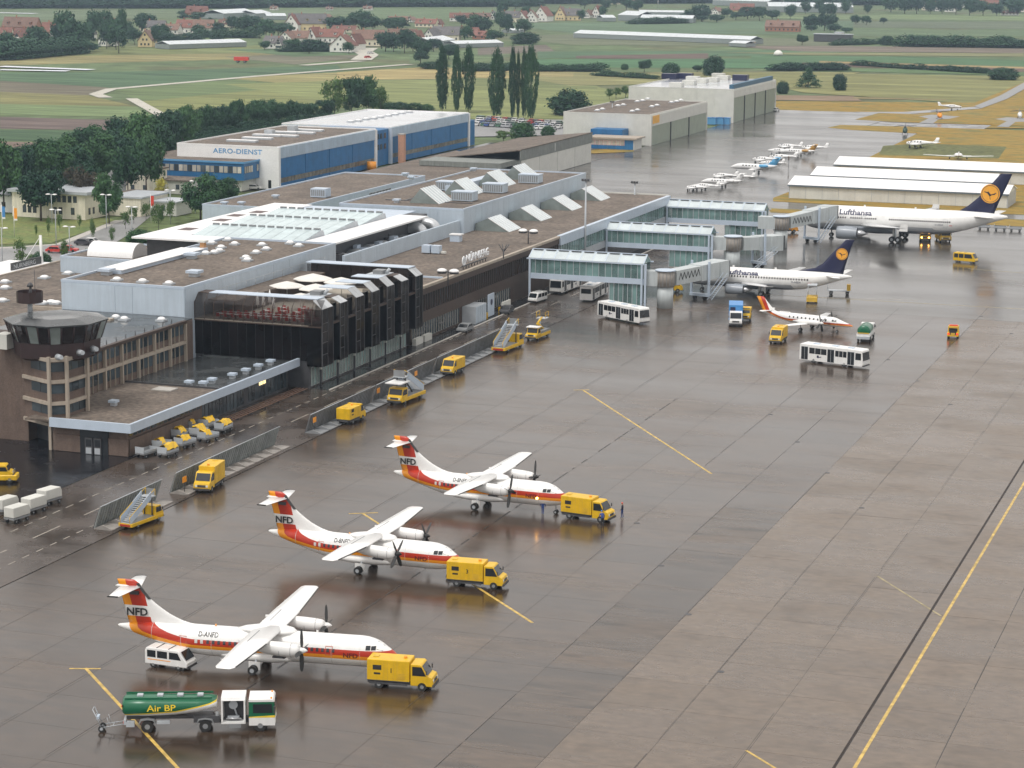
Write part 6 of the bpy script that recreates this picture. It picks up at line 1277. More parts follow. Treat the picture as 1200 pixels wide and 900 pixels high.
service_truck('yellow box van driving towards the camera beside the blast screen', ((-126.09,252.77),(-125.21,246.80)), None, marks=False, bh=2.6)
service_truck('yellow service truck beside the dark blast screen, nearest the roofed stair truck', ((-125.45,290.26),(-125.19,295.42)), None, L=5.2, bh=2.0, boxlen=3.4)
service_truck('yellow box truck parked beyond the roofed stair truck along the blast screen', ((-125.23,335.34),(-125.41,330.56)), None, L=5.0, bh=2.1, boxlen=3.3, marks=False)
service_truck('yellow high-roofed van in front of the commuter plane', ((-84.29,383.92),(-84.30,377.48)), None, L=5.0, bh=2.3, marks=False, boxlen=3.2, off=1.2)
service_truck('small yellow service truck left behind the commuter plane tail', ((-95.39,404.00),(-94.55,399.20)), None, L=3.6, bh=1.9, w_=1.8, marks=False, boxlen=2.0, off=1.2)
service_truck('orange-yellow truck parked under the far boarding bridge', ((-118.68,529.50),(-117.01,530.23)), None, L=5.6, bh=2.0, body=M('amber_truck', (.7,.3,.03), .4), marks=False)
service_truck('yellow truck by the round pedestal of the nearest bridge', ((-118.07,428.09),(-116.69,428.67)), None, L=4.2, bh=1.9, marks=False, boxlen=2.4, off=1)

def stair_truck(lab, V, roof=False, off=1.2):
    a = thing('stair_truck', lab, 'stair truck', group='yellow passenger stair trucks'); place(a, V, off); L = 8.0; w_ = 2.4; x0 = -L/2; q_ = math.dist(V[0][:2], V[1][:2])/8; a.scale = (max(.78, min(1.0, q_)),)*3   # foot of stairs at -x
    b = MB(); b.box(x0,L/2,-w_/2,w_/2,.45,.95,yellow); b.box(x0-.05,x0+.02,-.9,.9,.5,.8,M('tail_lamp', (.4,.02,.02), .3)); o = b.build('chassis', a); bv = o.modifiers.new('b','BEVEL'); bv.width = .07; bv.segments = 2
    MB().box(x0+.2,L/2-.2,-w_/2+.2,w_/2-.2,.95,1.0,mgrey).build('deck', a)
    n = 15; xs, xe, zs, ze = x0+.2, x0+5.2, 1.0, 3.9
    for k in range(n):
        t = k/(n-1); b = MB(); b.box(xs+(xe-xs)*t-.14, xs+(xe-xs)*t+.14, -.78, .78, zs+(ze-zs)*t-.03, zs+(ze-zs)*t+.03, lgrey); b.build('step', a)
    for sd in (-1, 1):
        b = MB(); y = sd*.85; b.hexa([(xs-.2,y-.04,zs-.25),(xe+.2,y-.04,ze-.3),(xe+.2,y+.04,ze-.3),(xs-.2,y+.04,zs-.25)], [(xs-.2,y-.04,zs+.75),(xe+.2,y-.04,ze+.8),(xe+.2,y+.04,ze+.8),(xs-.2,y+.04,zs+.75)], clad2); b.build('side_panel', a)
        b = MB(); b.cyl((xs-.2,y,zs+.95),(xe+1.2,y,ze+1.05),.05,yellow,n=5); b.cyl((xe+1.2,y,ze+1.05),(xe+1.2,y,ze),.05,yellow,n=5); b.cyl((xs-.2,y,zs),(xs-.2,y,zs+.95),.05,yellow,n=5); b.build('handrail', a)
    b = MB(); b.box(xe,xe+1.3,-.95,.95,ze-.1,ze+.05,lgrey); b.box(xe+1.25,xe+1.32,-.9,.9,ze+.05,ze+1.0,mgrey); b.build('top_platform', a)
    b = MB(); b.cyl((xe+.6,-.7,1),(xe+.6,-.7,ze),.1,dgrey,n=5); b.cyl((xe+.6,.7,1),(xe+.6,.7,ze),.1,dgrey,n=5); b.cyl((xs+2,0,1),(xe-.2,0,ze-.4),.12,dgrey,n=6); b.build('support_strut', a)
    c = cab(a, L/2-2.0, L/2+.1, .5, 1.35, 2.4, 2.3, yellow, hood=.35, rake=.35)
    if roof: MB().box(x0+5.4,L/2+.5,-1.3,1.3,3.15,3.3,white).build('canopy_roof', a)
    wheels(a, (x0+1.6, L/2-1.2), w_, .42); return a
stair_truck('yellow stair truck standing among the nearest blast screen sections', ((-125.09,227.66),(-124.35,233.49)))
stair_truck('yellow stair truck with pale side panels near the jetty, next to the lifting vehicle', ((-124.76,350.37),(-123.95,362.13)))
stair_truck('yellow stair truck with a pale roof over its cab beside the long blast screen', ((-123.43,314.31),(-124.06,305.75)), True)
# lift vehicle
a = thing('lift_truck', 'yellow lifting truck with white cab roof and raised working basket beyond the stair truck', 'lift truck'); place(a, ((-123.24,374.51),(-123.70,363.14)), 1.1)
o = MB().box(-3.5,3.2,-1.0,1.0,.45,.95,yellow).build('chassis', a); c = cab(a, 1.2, 3.3, .5, 1.2, 2.2, 2.0, yellow, .7, .3); MB().box(.9,2.7,-1.1,1.1,2.2,2.32,white).build('cab_roof', a)
b = MB(); b.box(-3.4,.8,-.9,.9,.95,1.35,mgrey); b.cyl((-2.6,0,1.2),(.2,0,2.6),.25,yellow,n=6); b.cyl((.2,0,2.6),(-1.9,0,3.3),.2,yellow,n=6); b.build('lifting_arm', a)
b = MB()
for (x, y) in ((-3,-.8),(-3,.8),(-1.4,-.8),(-1.4,.8)): b.cyl((x,y,3.2),(x,y,4.3),.05,yellow,n=4)
for z in (3.7,4.3): b.box(-3,-1.4,-.82,-.76,z-.03,z+.03,yellow); b.box(-3,-1.4,.76,.82,z-.03,z+.03,yellow)
b.box(-3.1,-1.3,-.9,.9,3.15,3.25,lgrey); b.build('basket', a); MB().cyl((-3.3,-.9,2.2),(-3.3,-1.0,2.2),.6,clad2,n=14).build('hose_reel', a); wheels(a, (-2.3,2.2), 2.0, .42)
a = thing('aircraft_tug', 'yellow aircraft tug half cut by the left edge of the picture', 'tug'); place(a, ((-153.27,242.04),(-151.13,242.89)), .9)
o = MB().box(-2.4,2.4,-1,1,.3,1.0,yellow).build('body', a); o.modifiers.new('b','BEVEL').width = .1; c = cab(a, -.4, 1.9, .9, 1.4, 2.2, 1.8, yellow, .5, .3); wheels(a, (-1.5,1.5), 2.0, .45)

def bus(lab, V, front_m=white, off=1.25, mark=True, L=11.4):
    a = thing('apron_bus', lab, 'bus', group='white apron buses'); place(a, V, off); w_ = 2.5
    b = MB(); b.prism([(-L/2,.35),(L/2-.1,.35),(L/2,.7),(L/2-.02,1.5),(L/2-.18,2.85),(L/2-.35,3.0),(-L/2+.15,3.0),(-L/2,2.8)], -w_/2, w_/2, white); o = b.build('body', a); bv = o.modifiers.new('b','BEVEL'); bv.width = .08; bv.segments = 2; bv.limit_method = 'ANGLE'
    b = MB(); b.hexa([(L/2+.005,-w_/2+.12,1.3),(L/2+.03,-w_/2+.12,1.3),(L/2+.03,w_/2-.12,1.3),(L/2+.005,w_/2-.12,1.3)], [(L/2-.15,-w_/2+.15,2.6),(L/2-.12,-w_/2+.15,2.6),(L/2-.12,w_/2-.15,2.6),(L/2-.15,w_/2-.15,2.6)], glassd); b.build('windscreen', o)
    MB().box(-L/2-.02,-L/2,-.95,.95,1.6,2.5,glassd).build('rear_window', o)
    for sd in (-1, 1):
        y = sd*w_/2; doors = (-L/2+.35, -.6, L/2-2.7)
        for d in doors:
            for q in (0, .62): b = MB(); b.box(d+q,d+q+.56,y-.02*(sd<0),y+.02*(sd>0),.5,2.55,glassd); b.box(d+q-.03,d+q+.59,y-.012*(sd<0),y+.012*(sd>0),.47,2.6,lgrey); b.build('door', o)
        x = -L/2+1.75
        for x0, x1 in ((-L/2+1.75,-.75), (.75, L/2-2.85)):
            n = 3; wd = (x1-x0)/n
            for k in range(n): b = MB(); b.box(x0+k*wd+.04,x0+(k+1)*wd-.04,y-.02*(sd<0),y+.02*(sd>0),1.55,2.5,glassd); b.build('window', o)
        b = MB(); b.box(L/2-1.3,L/2-.3,y-.02*(sd<0),y+.02*(sd>0),1.4,2.5,glassd); b.build('driver_window', o)
        if mark: b = MB(); b.box(-L/2+3.2,-L/2+3.55,y-.025*(sd<0),y+.025*(sd>0),.95,1.35,navy); b.hexa([(-L/2+3.5,y-.02,1.0),(-L/2+4,y-.02,1.1),(-L/2+4,y+.02,1.1),(-L/2+3.5,y+.02,1.0)], [(-L/2+3.5,y-.02,1.1),(-L/2+4,y-.02,1.25),(-L/2+4,y+.02,1.25),(-L/2+3.5,y+.02,1.1)], navy); b.build('emblem', o)
        b = MB(); b.box(L/2-.03,L/2+.04,sd*.95-.16,sd*.95+.16,.6,.8,lamphead); b.build('headlight', o)
    b = MB(); b.box(L/2-.05,L/2+.05,-w_/2+.1,w_/2-.1,.35,.55,dgrey); b.build('bumper', o)
    for x in (-3.2, .2, 3.0): b = MB(); b.box(x-.5,x+.5,-.4,.4,3.0,3.1,clad2); b.build('roof_hatch', o)
    wheels(a, (-L/2+2.6, L/2-3.3), w_, .5, .3); return a
bus('white apron bus seen side-on, standing alone in front of the commuter plane', ((-78.23,363.86),(-67.15,360.56)))
bus('white bus parked farthest left under the nearest jetty with dark windscreen towards the camera', ((-135.72,429.22),(-136.25,416.91)))
bus('white bus standing between the other two buses, square rear towards the camera', ((-127.94,411.13),(-128.26,421.44)))
bus('white apron bus crossing in front of the nearest jetty stair tower', ((-121.51,394.21),(-112.68,388.66)))

def minivan(lab, V, m, L=4.5, w_=1.8, h=1.9, off=.9, stripe=None, cat='van', grp=None, win=4):
    a = thing('minibus' if cat == 'van' else 'car', lab, cat, group=grp); place(a, V, off)
    if cat == 'van': pr = [(-L/2,.35),(L/2,.35),(L/2+.02,.75),(L/2-.12,.95),(L/2-.75,h-.15),(L/2-.95,h),(-L/2+.15,h),(-L/2,h-.25)]
    else: pr = [(-L/2,.3),(L/2,.3),(L/2,.65),(L/2-.9,.82),(L/2-1.6,h),(-L/2+1.0,h),(-L/2+.35,.85),(-L/2,.8)]
    b = MB(); b.prism(pr, -w_/2, w_/2, m); o = b.build('body', a); bv = o.modifiers.new('b','BEVEL'); bv.width = .07; bv.segments = 2; bv.limit_method = 'ANGLE'
    if cat == 'van':
        b = MB(); b.face([(L/2-.15,-w_/2+.12,1.03),(L/2-.15,w_/2-.12,1.03),(L/2-.7,w_/2-.18,h-.12),(L/2-.7,-w_/2+.18,h-.12)], glassd); b.v = [(x+.03, y, z+.02) for x, y, z in b.v]; b.build('windscreen', o)
        for sd in (-1,1):
            y = sd*(w_/2+.012); xs_ = [(-L/2+.25,-L/2+1.15),(-L/2+1.3,-L/2+2.35),(-L/2+2.55,L/2-.95)]
            for k, (p, q) in enumerate(xs_): b = MB(); b.face([(p,y,1.02),(q+(.35 if k == 2 else 0),y,1.02),(q,y,h-.22),(p,y,h-.22)], glassd); b.build('window', o)
            if stripe: b = MB(); b.box(-L/2+.3,L/2-1.7,y-.005,y+.005,.78,.85,stripe); b.build('stripe', o)
            b = MB(); b.box(L/2-.04,L/2+.03,sd*(w_/2-.3)-.13,sd*(w_/2-.3)+.13,.62,.82,lamphead); b.build('headlight', o)
        b = MB(); 
        for x in (-L/2+1.2, -L/2+2.45): b.box(x-.03,x+.03,-w_/2+.1,w_/2-.1,h,h+.05,dgrey)
        b.build('roof_bar', o); MB().box(-L/2-.012,-L/2,-.7,.7,1.1,h-.3,glassd).build('rear_window', o); MB().box(L/2-.02,L/2+.08,-w_/2,w_/2,.3,.48,dgrey).build('bumper', o)
    else:
        b = MB()
        for sd in (-1,1): b.face([(-L/2+.75,sd*(w_/2+.01),.9),(L/2-1.1,sd*(w_/2+.01),.9),(L/2-1.65,sd*(w_/2+.01),h-.08),(-L/2+1.05,sd*(w_/2+.01),h-.08)], glassd)
        b.face([(L/2-.93,-w_/2+.12,.86),(L/2-.93,w_/2-.12,.86),(L/2-1.56,w_/2-.16,h-.04),(L/2-1.56,-w_/2+.16,h-.04)], glassd); b.v = [(x+(.02 if x > L/2-1.6 and abs(y) < w_/2 else 0), y, z+.01) for x, y, z in b.v]; b.build('window', o)
    wheels(a, (-L/2+.85, L/2-.9), w_, .32, .2); return a
minivan('white van with thin orange side stripe beside the tail of the nearest turboprop', ((-100.08,183.35),(-95.50,183.19)), white, L=4.4, stripe=orange)
minivan('white van parked beside the brown pier, left of the buses', ((-136.47,409.84),(-137.20,405.00)), white, L=4.6)
minivan('yellow minibus driving across the open apron behind the jets', ((-73.38,494.57),(-69.07,493.51)), yellow, L=5.0, h=2.1)
minivan('dark car parked by the ground floor of the pier under the blue emblem panel', ((-138.08,396.91),(-137.47,388.64)), dgrey, L=4.2, h=1.35, cat='car')
minivan('grey car parked close to the low white wall of the pier', ((-137.72,373.37),(-137.67,368.57)), mgrey, L=4.2, h=1.35, cat='car')
# blue catering lorry
a = thing('catering_truck', 'white-cabbed lorry with bright blue high-loader box next to the commuter plane', 'truck'); place(a, ((-98.63,403.70),(-94.99,389.05)), 0)
a.location.z = 0; MB().box(-3.6,3.3,-1,1,.5,.85,dgrey).build('chassis', a); o = MB().box(-3.6,1.7,-1.25,1.25,1.0,3.7,blue2).build('box_body', a); o.modifiers.new('b','BEVEL').width = .05
MB().box(1.7,1.74,-1.0,-.1,1.3,3.3,navy).build('shutter', o); cab(a, 1.8, 3.7, .55, 1.45, 2.7, 2.2, white, .15, .15); wheels(a, (-2.3, 2.7), 2.3, .48)
for sd in (-1,1): MB().box(-3.5,1.6,sd*1.27-.02,sd*1.27+.02,.95,1.1,lgrey).build('lift_rail', o)
# bowser behind commuter plane
def tanker_small():
    a = thing('fuel_truck', 'small green and white fuel truck seen from behind, right of the commuter plane', 'tank truck'); place(a, ((-71.33,383.71),(-71.98,395.63)), .6)
    MB().box(-3.3,3.0,-.9,.9,.5,.8,dgrey).build('chassis', a); b = MB(); b.loft([[(x, 1.12*r_*math.cos(R(20*k)), 1.85+.92*r_*math.sin(R(20*k))) for k in range(18)] for x, r_ in ((-3.1,.5),(-3.0,.95),(-2.8,1),(1.1,1),(1.3,.9))], green); b.build('tank', a)
    MB().box(-3.35,1.2,-1.15,1.15,.95,1.45,white).build('side_skirt', a); MB().box(-3.42,-3.35,-1.0,1.0,1.45,1.6,yellow).build('yellow_stripe', a); MB().box(-3.5,-3.3,-1.1,1.1,.5,.95,lgrey).build('rear_cabinet', a)
    cab(a, 1.5, 3.3, .5, 1.4, 2.5, 2.2, white, .2, .2); wheels(a, (-2.0, 2.3), 2.3, .45)
tanker_small()
# big articulated fuel truck in the foreground
def artic():
    a = thing('fuel_tanker', 'long green Air BP aircraft refuelling tanker with white cab in the foreground', 'tank truck'); place(a, ((-92.71,166.47),(-81.41,171.23)), 1.15); L = 12.9; x0 = -L/2
    # tank: rounded, deeper towards the rear, front swept up
    def ring(x, hw, zb, zt, n=20): 
        zc, hh = (zb+zt)/2, (zt-zb)/2; return [(x, hw*math.copysign(abs(math.cos(R(18*k)))**.75, math.cos(R(18*k))), zc+hh*math.copysign(abs(math.sin(R(18*k)))**.8, math.sin(R(18*k)))) for k in range(n)]
    b = MB(); b.loft([ring(x0+.0,.95,1.55,2.75), ring(x0+.25,1.2,1.3,2.95), ring(x0+2,1.22,1.25,2.95), ring(x0+4.5,1.22,1.35,2.9), ring(x0+6.4,1.22,1.6,2.87), ring(x0+7.4,1.2,1.9,2.84), ring(x0+7.95,.9,2.05,2.75)], tank_m, smooth=True); me = b.mesh('tank')
    set_band(me, lambda x, y, z: z-(1.55+.0*x+(.055*(x-x0)**1.0 if x-x0 < 4 else .22+.16*(x-x0-4)**1.25))); t = obj('tank', me, a)
    text_faces('Air BP', .78, M('letter_yellow', (.85,.62,.04), .45), lambda x, y: (x0+2.1+x*1.18, -1.26, 1.92+y+.02*x), bold=.03, parent=t)
    text_faces('Air BP', .78, MC['letter_yellow'], lambda x, y: (x0+5.4-x*1.18, 1.22, 1.92+y), bold=.03, parent=t)
    for k in range(4): MB().box(x0+1.2+1.7*k,x0+1.7+1.7*k,-.3,.3,2.9,3.06,lgrey).build('manhole', t)
    b = MB(); b.box(x0+.2,x0+7.6,.75,.8,2.85,3.02,green); b.box(x0+.2,x0+7.6,-.8,-.75,2.85,2.98,green); b.build('roof_rail', t)
    MB().cyl((x0+.0,-1.0,2.35),(x0-.05,-1.0,2.35),.12,red,n=8).build('hazard_mark', t)
    b = MB(); b.box(x0+.3,x0+7.6,-.5,.5,1.0,1.3,dgrey); b.box(x0+.1,x0+.3,-1.1,1.1,.7,1.1,lgrey); b.box(x0+.3,x0+1.0,-1.1,-.6,.5,.95,lgrey); b.box(x0+2.9,x0+4.0,-1.15,-.7,.75,1.0,lgrey); b.build('trailer_frame', a)
    MB().box(x0+.05,x0+.1,-1.0,-.7,.75,.95,red).build('tail_lamp', a)
    MB().box(x0+6.2,L/2-.3,-.5,.5,.6,.95,dgrey).build('chassis', a)
    for xx in (x0+2.1, x0+7.0):
        for sd in (-1, 1): MB().prism([(xx-.75,.75),(xx-.6,1.12),(xx,1.22),(xx+.6,1.12),(xx+.75,.75),(xx+.68,.75),(xx+.5,1.05),(xx,1.13),(xx-.5,1.05),(xx-.68,.75)], sd*.75, sd*1.2, mgrey).build('mudguard', a)
    # white pump house with open side
    px = x0+8.35; b = MB(); b.box(px,px+2.05,.0,1.15,.8,2.9,white); b.prism([(-1.15,2.75),(-1.0,3.0),(1.0,3.0),(1.15,2.75)], px, px+2.05, white, ax='x'); b.box(px,px+.14,-1.15,0,.8,2.8,white); b.box(px+1.91,px+2.05,-1.15,0,.8,2.8,white); b.box(px,px+2.05,-1.15,0,.7,.85,white); p_ = b.build('pump_house', a)
    b = MB(); b.cyl((px+1,-.5,2.2),(px+1,-.6,2.2),.38,lgrey,n=14); b.cyl((px+1,-.5,2.2),(px+1.3,-.4,1.2),.08,lgrey,n=6); b.box(px+.5,px+1.5,-.8,-.3,1.0,1.2,lgrey); b.cyl((px+.4,-.9,1.1),(px+1.7,-.9,1.1),.07,chrome,n=6); b.box(px+.2,px+1.85,-.1,0,.9,2.6,dgrey); b.build('pump_gear', p_)
    # cab: green with white roof and yellow stripe
    cx0 = px+2.35; b = MB(); b.prism([(cx0,.55),(L/2,.55),(L/2+.02,1.25),(cx0,1.25)], -1.2, 1.2, white); b.prism([(cx0,1.25),(L/2+.02,1.25),(L/2+.03,1.45),(cx0,1.32)], -1.21, 1.21, MC['letter_yellow']); b.prism([(cx0,1.32),(L/2+.03,1.45),(L/2-.05,2.65),(cx0,2.65)], -1.2, 1.2, green); b.prism([(cx0-.02,2.65),(L/2-.02,2.65),(L/2-.15,2.85),(cx0,2.85)], -1.22, 1.22, white); c = b.build('cab', a)
    b = MB(); b.face([(L/2+.05,-1.05,1.62),(L/2+.05,1.05,1.62),(L/2-.02,1.0,2.5),(L/2-.02,-1.0,2.5)], glassd); b.build('windscreen', c)
    for sd in (-1, 1): b = MB(); y = sd*1.212; b.face([(cx0+.35,y,1.65),(L/2-.2,y,1.65),(L/2-.25,y,2.45),(cx0+.35,y,2.45)], glassd); b.build('side_window', c); MB().box(L/2-.1,L/2+.05,sd*1.35-.08,sd*1.35+.08,1.7,2.3,dgrey).build('mirror', c); MB().box(L/2+.01,L/2+.06,sd*.85-.15,sd*.85+.15,.75,.95,lamphead).build('headlight', c)
    for sd in (-.9,.9): MB().cyl((L/2-.3,sd,2.85),(L/2-.3,sd,2.98),.08,orange,n=6).build('beacon', c)
    b = MB(); b.box(x0+6.0,x0+8.2,-1.0,-.5,.8,1.35,dgrey); b.cyl((x0+8.0,-.8,.9),(x0+8.0,-.8,1.7),.15,mgrey,n=8); b.box(x0+9,x0+10,-1.15,-.7,.35,.7,mgrey); b.build('tank_and_battery', a)
    wheels(a, (x0+2.1, x0+7.0, L/2-1.25), 2.4, .52, .35)
tank_m = livery_mat('tanker_livery', WH, [(-.06,WH), (.06,(.85,.6,.04)), (9,(.006,.12,.055))])
artic()
# steel stair cart left of the tanker
a = thing('hose_cart', 'small grey tubular trolley with two black wheels behind the tanker', 'trolley', (*(-94.65,166.43)[:2],0), R(20)); b = MB()
for y in (-.45,.45): b.cyl((-.3,y,.4),(-1.0,y,2.0),.04,lgrey,n=5); b.cyl((-.3,y,.4),(1.7,y,.75),.04,lgrey,n=5); b.cyl((.4,y,.5),(.2,y,1.3),.03,lgrey,n=4)
for t in (0,.33,.66,1): b.cyl((-.3-.7*t,-.45,.4+1.6*t),(-.3-.7*t,.45,.4+1.6*t),.035,lgrey,n=4)
b.cyl((1.7,-.45,.75),(1.7,.45,.75),.03,lgrey,n=4); b.cyl((.7,-.45,.6),(.7,.45,.6),.03,lgrey,n=4); b.build('tube_frame', a); MB().box(-.75,-.5,-.35,.35,1.1,1.35,clad2).build('tool_box', a); wheelset(a, [(-.3,-.4,0),(-.3,.4,0)], .28, .16)
# small airport tractor
a = thing('apron_tractor', 'small red and yellow apron vehicle with red lights, alone on the right of the apron', 'tractor'); place(a, ((-58.25,394.63),(-58.80,400.09)), 0)
a.scale = (1.2,1.2,1.15); MB().box(-1.6,1.4,-.8,.8,.35,.9,yellow).box(-1.62,-1.6,-.5,.5,.6,1.3,black).build('body', a); MB().box(-.9,.9,-.75,.75,.9,1.65,dyellow).box(-.92,-.9,-.6,.6,1.0,1.5,glassd).build('cab', a); MB().box(-.9,.7,-.7,.7,1.65,1.75,dyellow).box(-.4,.1,-.6,.6,1.75,1.9,red).build('roof', a)
for sd in (-1,1): MB().box(-1.64,-1.6,sd*.6-.14,sd*.6+.14,.6,.85,M('tail_lamp', (.4,.02,.02), .3) if 0 else M('tail_light_red', (.8,.05,.02), .3, emit=(1,.05,.02,.8))).build('tail_lamp', a)
MB().box(-1.63,-1.6,-.3,.3,.4,.9,dyellow).build('number_plate', a); wheels(a, (-1.0,.9), 1.6, .34)
# loaders and trucks by the jets
a = thing('ground_loader', 'yellow loader with lit headlights under the belly of the wide-body jet', 'loader', (*(-85.49,530.10)[:2],0), R(-80)); MB().box(-3.2,3.2,-1.3,1.3,.4,1.2,dyellow).build('body', a); cab(a, 1.2, 3.3, .5, 1.3, 2.2, 2.3, dyellow, .2, .2)
for sd in (-1,1): MB().box(3.33,3.38,sd*.8-.15,sd*.8+.15,.8,1.05,lampon).build('lit_headlight', a)
wheels(a, (-2,2.2), 2.4, .4)
a = thing('ground_loader', 'dark yellow cargo loader beside the lit one behind the wide-body jet wheels', 'loader', (*(-81.40,530.19)[:2],0), R(-70)); MB().box(-3.2,3.2,-1.3,1.3,.4,1.3,dyellow).build('body', a); cab(a, 1.3, 3.3, .5, 1.4, 2.3, 2.3, dyellow, .2, .2); MB().box(-3,1.2,-1.2,1.2,1.3,1.9,lgrey).build('cargo_deck', a); wheels(a, (-2,2.2), 2.4, .4)
a = thing('ground_loader', 'tall narrow yellow lift at the rear door of the twin-jet', 'loader', (*(-89.66,427.11)[:2],0), R(-80)); MB().box(-2,1.8,-1,1,.3,1.1,dyellow).build('body', a); b = MB()
for x in (-1.2,.8):
    for y in (-.8,.8): b.cyl((x,y,1.1),(x,y,3.2),.07,lgrey,n=4)
b.box(-1.4,1,-.9,.9,3.2,3.35,lgrey); b.build('lift_platform', a); wheels(a, (-1.3,1.2), 1.9, .38)
a = thing('tow_trailer', 'grey tow trailer with yellow box standing behind the twin-jet', 'trailer', (*(-86.90,438.77)[:2],0), R(10)); b = MB(); b.box(-2.2,2.2,-.8,.8,.7,.85,lgrey); b.cyl((-2.1,0,.8),(-2.3,0,2.2),.08,lgrey,n=4); b.build('deck', a); MB().box(1.5,2.2,-.6,.6,.85,2.0,dyellow).build('yellow_box', a); wheels(a, (-1.5,1.6), 1.6, .35)
def dolly(lab, p, rz, top, tarp=None, grp='baggage dollies', h=1.5, curt=None):
    a = thing('baggage_dolly', lab, 'baggage cart', (p[0],p[1],0), rz, grp); L, w_ = 2.9, 1.5; MB().box(-L/2,L/2,-w_/2,w_/2,.5,.72,mgrey).box(-L/2-1.0,-L/2,-.05,.05,.5,.58,dgrey).build('deck', a)
    if top == 'box': b = MB(); b.prism([(-L/2,.75),(L/2,.75),(L/2,1.5),(L/2-.25,1.95),(-L/2,1.95)], -w_/2, w_/2, offw) ; o = b.build('cover', a); o.modifiers.new('b','BEVEL').width = .06
    else:
        MB().box(-L/2,-L/2+.08,-w_/2,w_/2,.7,h,lgrey).build('end_wall', a); MB().box(L/2-.08,L/2,-w_/2,w_/2,.7,h*.75,lgrey).build('end_wall', a); MB().box(-L/2,L/2,w_/2-.06,w_/2,.7,1.1,mgrey).build('side_wall', a); MB().box(-L/2,L/2,-w_/2,-w_/2+.06,.7,1.0,lgrey).build('side_wall', a)
        if tarp: 
            b = MB(); rings = []
            for i in range(7): x = -L/2+.1+i*L*tarp/6; rings.append([(x, -w_/2-.02, 1.0+.25*rnd.random()), (x, -.3, h+.1+.25*rnd.random()), (x, .3, h+.1+.25*rnd.random()), (x, w_/2+.02, 1.0+.25*rnd.random())])
            b.loft(rings, yellow, close=False, cap=False, smooth=False); b.build('tarpaulin', a)
    wheels(a, (-.95,.95), w_, .26, .16); return a
for lab, p in (('white covered baggage cart at the left edge, front one nearest the camera', (-139.73,225.74)), ('white covered baggage cart half hidden behind the front one at the left edge', (-143.07,228.78)), ('white covered baggage cart, middle of the row by the dark yard edge', (-140.24,230.33)), ('white covered baggage cart, rightmost of the row on the dark yard edge', (-140.73,234.64))):
    dolly(lab, (p[0],p[1]+.8), R(80), 'box', grp='white covered baggage carts')
dl = [('grey dolly without tarpaulin, nearest the annex corner', (-142.25,262.54), None), ('grey dolly with a large bulging yellow tarpaulin, nearest the camera', (-139.68,263.56), .95), ('grey dolly with a small yellow tarpaulin behind the bulging one', (-142.34,266.95), .4), ('grey dolly with half yellow tarpaulin, second along the annex wall', (-140.25,269.48), .6), ('dark dolly with a thin yellow strip on top close to the annex wall', (-143.16,274.11), .5), ('dark dolly with crumpled yellow cover in the middle of the group', (-141.52,275.94), .7), ('grey dolly with yellow patches at the right front of the group', (-139.11,273.96), .45), ('dolly with yellow covers against the annex glazing', (-142.77,281.48), .6), ('grey dolly with flat yellow top at the right end of the group', (-139.91,280.18), .9), ('dark dolly half hidden at the back of the group', (-144.10,279.72), .3)]
for k, (lab, p, t) in enumerate(dl): dolly(lab, p, R(78+6*(k % 3)), 'open', t, grp='grey baggage dollies with yellow tarpaulins beside the annex')
for k, p in enumerate(((-75.68,555.32),(-71.84,555.18),(-68.22,554.96))): dolly(['dark cargo dolly near the grass, left one of three behind the wide-body tail','dark cargo dolly near the grass, middle one of three behind the wide-body tail','dark cargo dolly near the grass, right one of three behind the wide-body tail'][k], p, R(5), 'open', None, grp='cargo dollies behind the wide-body tail', h=1.4)

# ---- blast screens ----
def screen(x, y0, y1, lab, grp='blast screens along the stands', foot=M('wet_concrete_foot', (.27,.25,.23), .6, .2, 1.5, fine=.15), sl=M('blast_slat_grey', (.19,.205,.2), .5, .2, 1, per=.15), h=2.4):
    a = thing('blast_screen', lab, 'blast screen', (x,y0,0), 0, grp); L = y1-y0; n = int(L/.62); wd = L/n
    b = MB(); b.hexa([(0,.04,.05),(.06,.04,.05),(.06,wd*.8,.05),(0,wd*.8,.05)], [(.35,1.0,h),(.41,1.0,h),(.41,wd*.8+.96,h),(.35,wd*.8+.96,h)], sl)
    b.hexa([(-.08,.0,.05),(-.05,.0,.05),(-.05,wd,.05),(-.08,wd,.05)], [(.27,.96,h-.1),(.3,.96,h-.1),(.3,wd+.96,h-.1),(.27,wd+.96,h-.1)], dgrey); me = b.mesh('slat')
    for i in range(n): obj('slat', me, a, (0,i*wd,0))
    b = MB(); b.cyl((.38,1,h),(.38,L+.95,h),.06,lgrey,n=5); b.build('top_rail', a)
    m_ = max(1, int(L/2.6)); wf_ = L/m_; b = MB(); b.prism([(0,0),(2.3,0),(2.3,.12),(1.1,.55),(0,.1)], .05, .25, foot); b.prism([(.2,0),(2.4,0),(2.4,.1),(.2,.1)], .25, wf_-.15, foot); me = b.mesh('concrete_foot')
    for i in range(m_): obj('concrete_foot', me, a, (0,i*wf_,0))
    return a
screen(-129.8, 226.6, 241.6, 'nearest slanted grey blast screen on pale feet, behind the stair truck')
screen(-129.8, 245.2, 275.0, 'second slanted grey blast screen on pale feet, behind the yellow box van')
mb_ = M('blast_mesh_dark', (.13,.135,.14), .4, .25, 1, per=.15)
screen(-129.2, 283.5, 306.5, 'dark slatted blast screen stretch left of the roofed stair truck', foot=mgrey, sl=mb_)
screen(-129.2, 307, 331, 'dark slatted blast screen stretch behind the roofed stair truck', foot=mgrey, sl=mb_)
screen(-129.2, 331.5, 364.5, 'dark slatted blast screen stretch behind the far stair truck', foot=mgrey, sl=mb_)
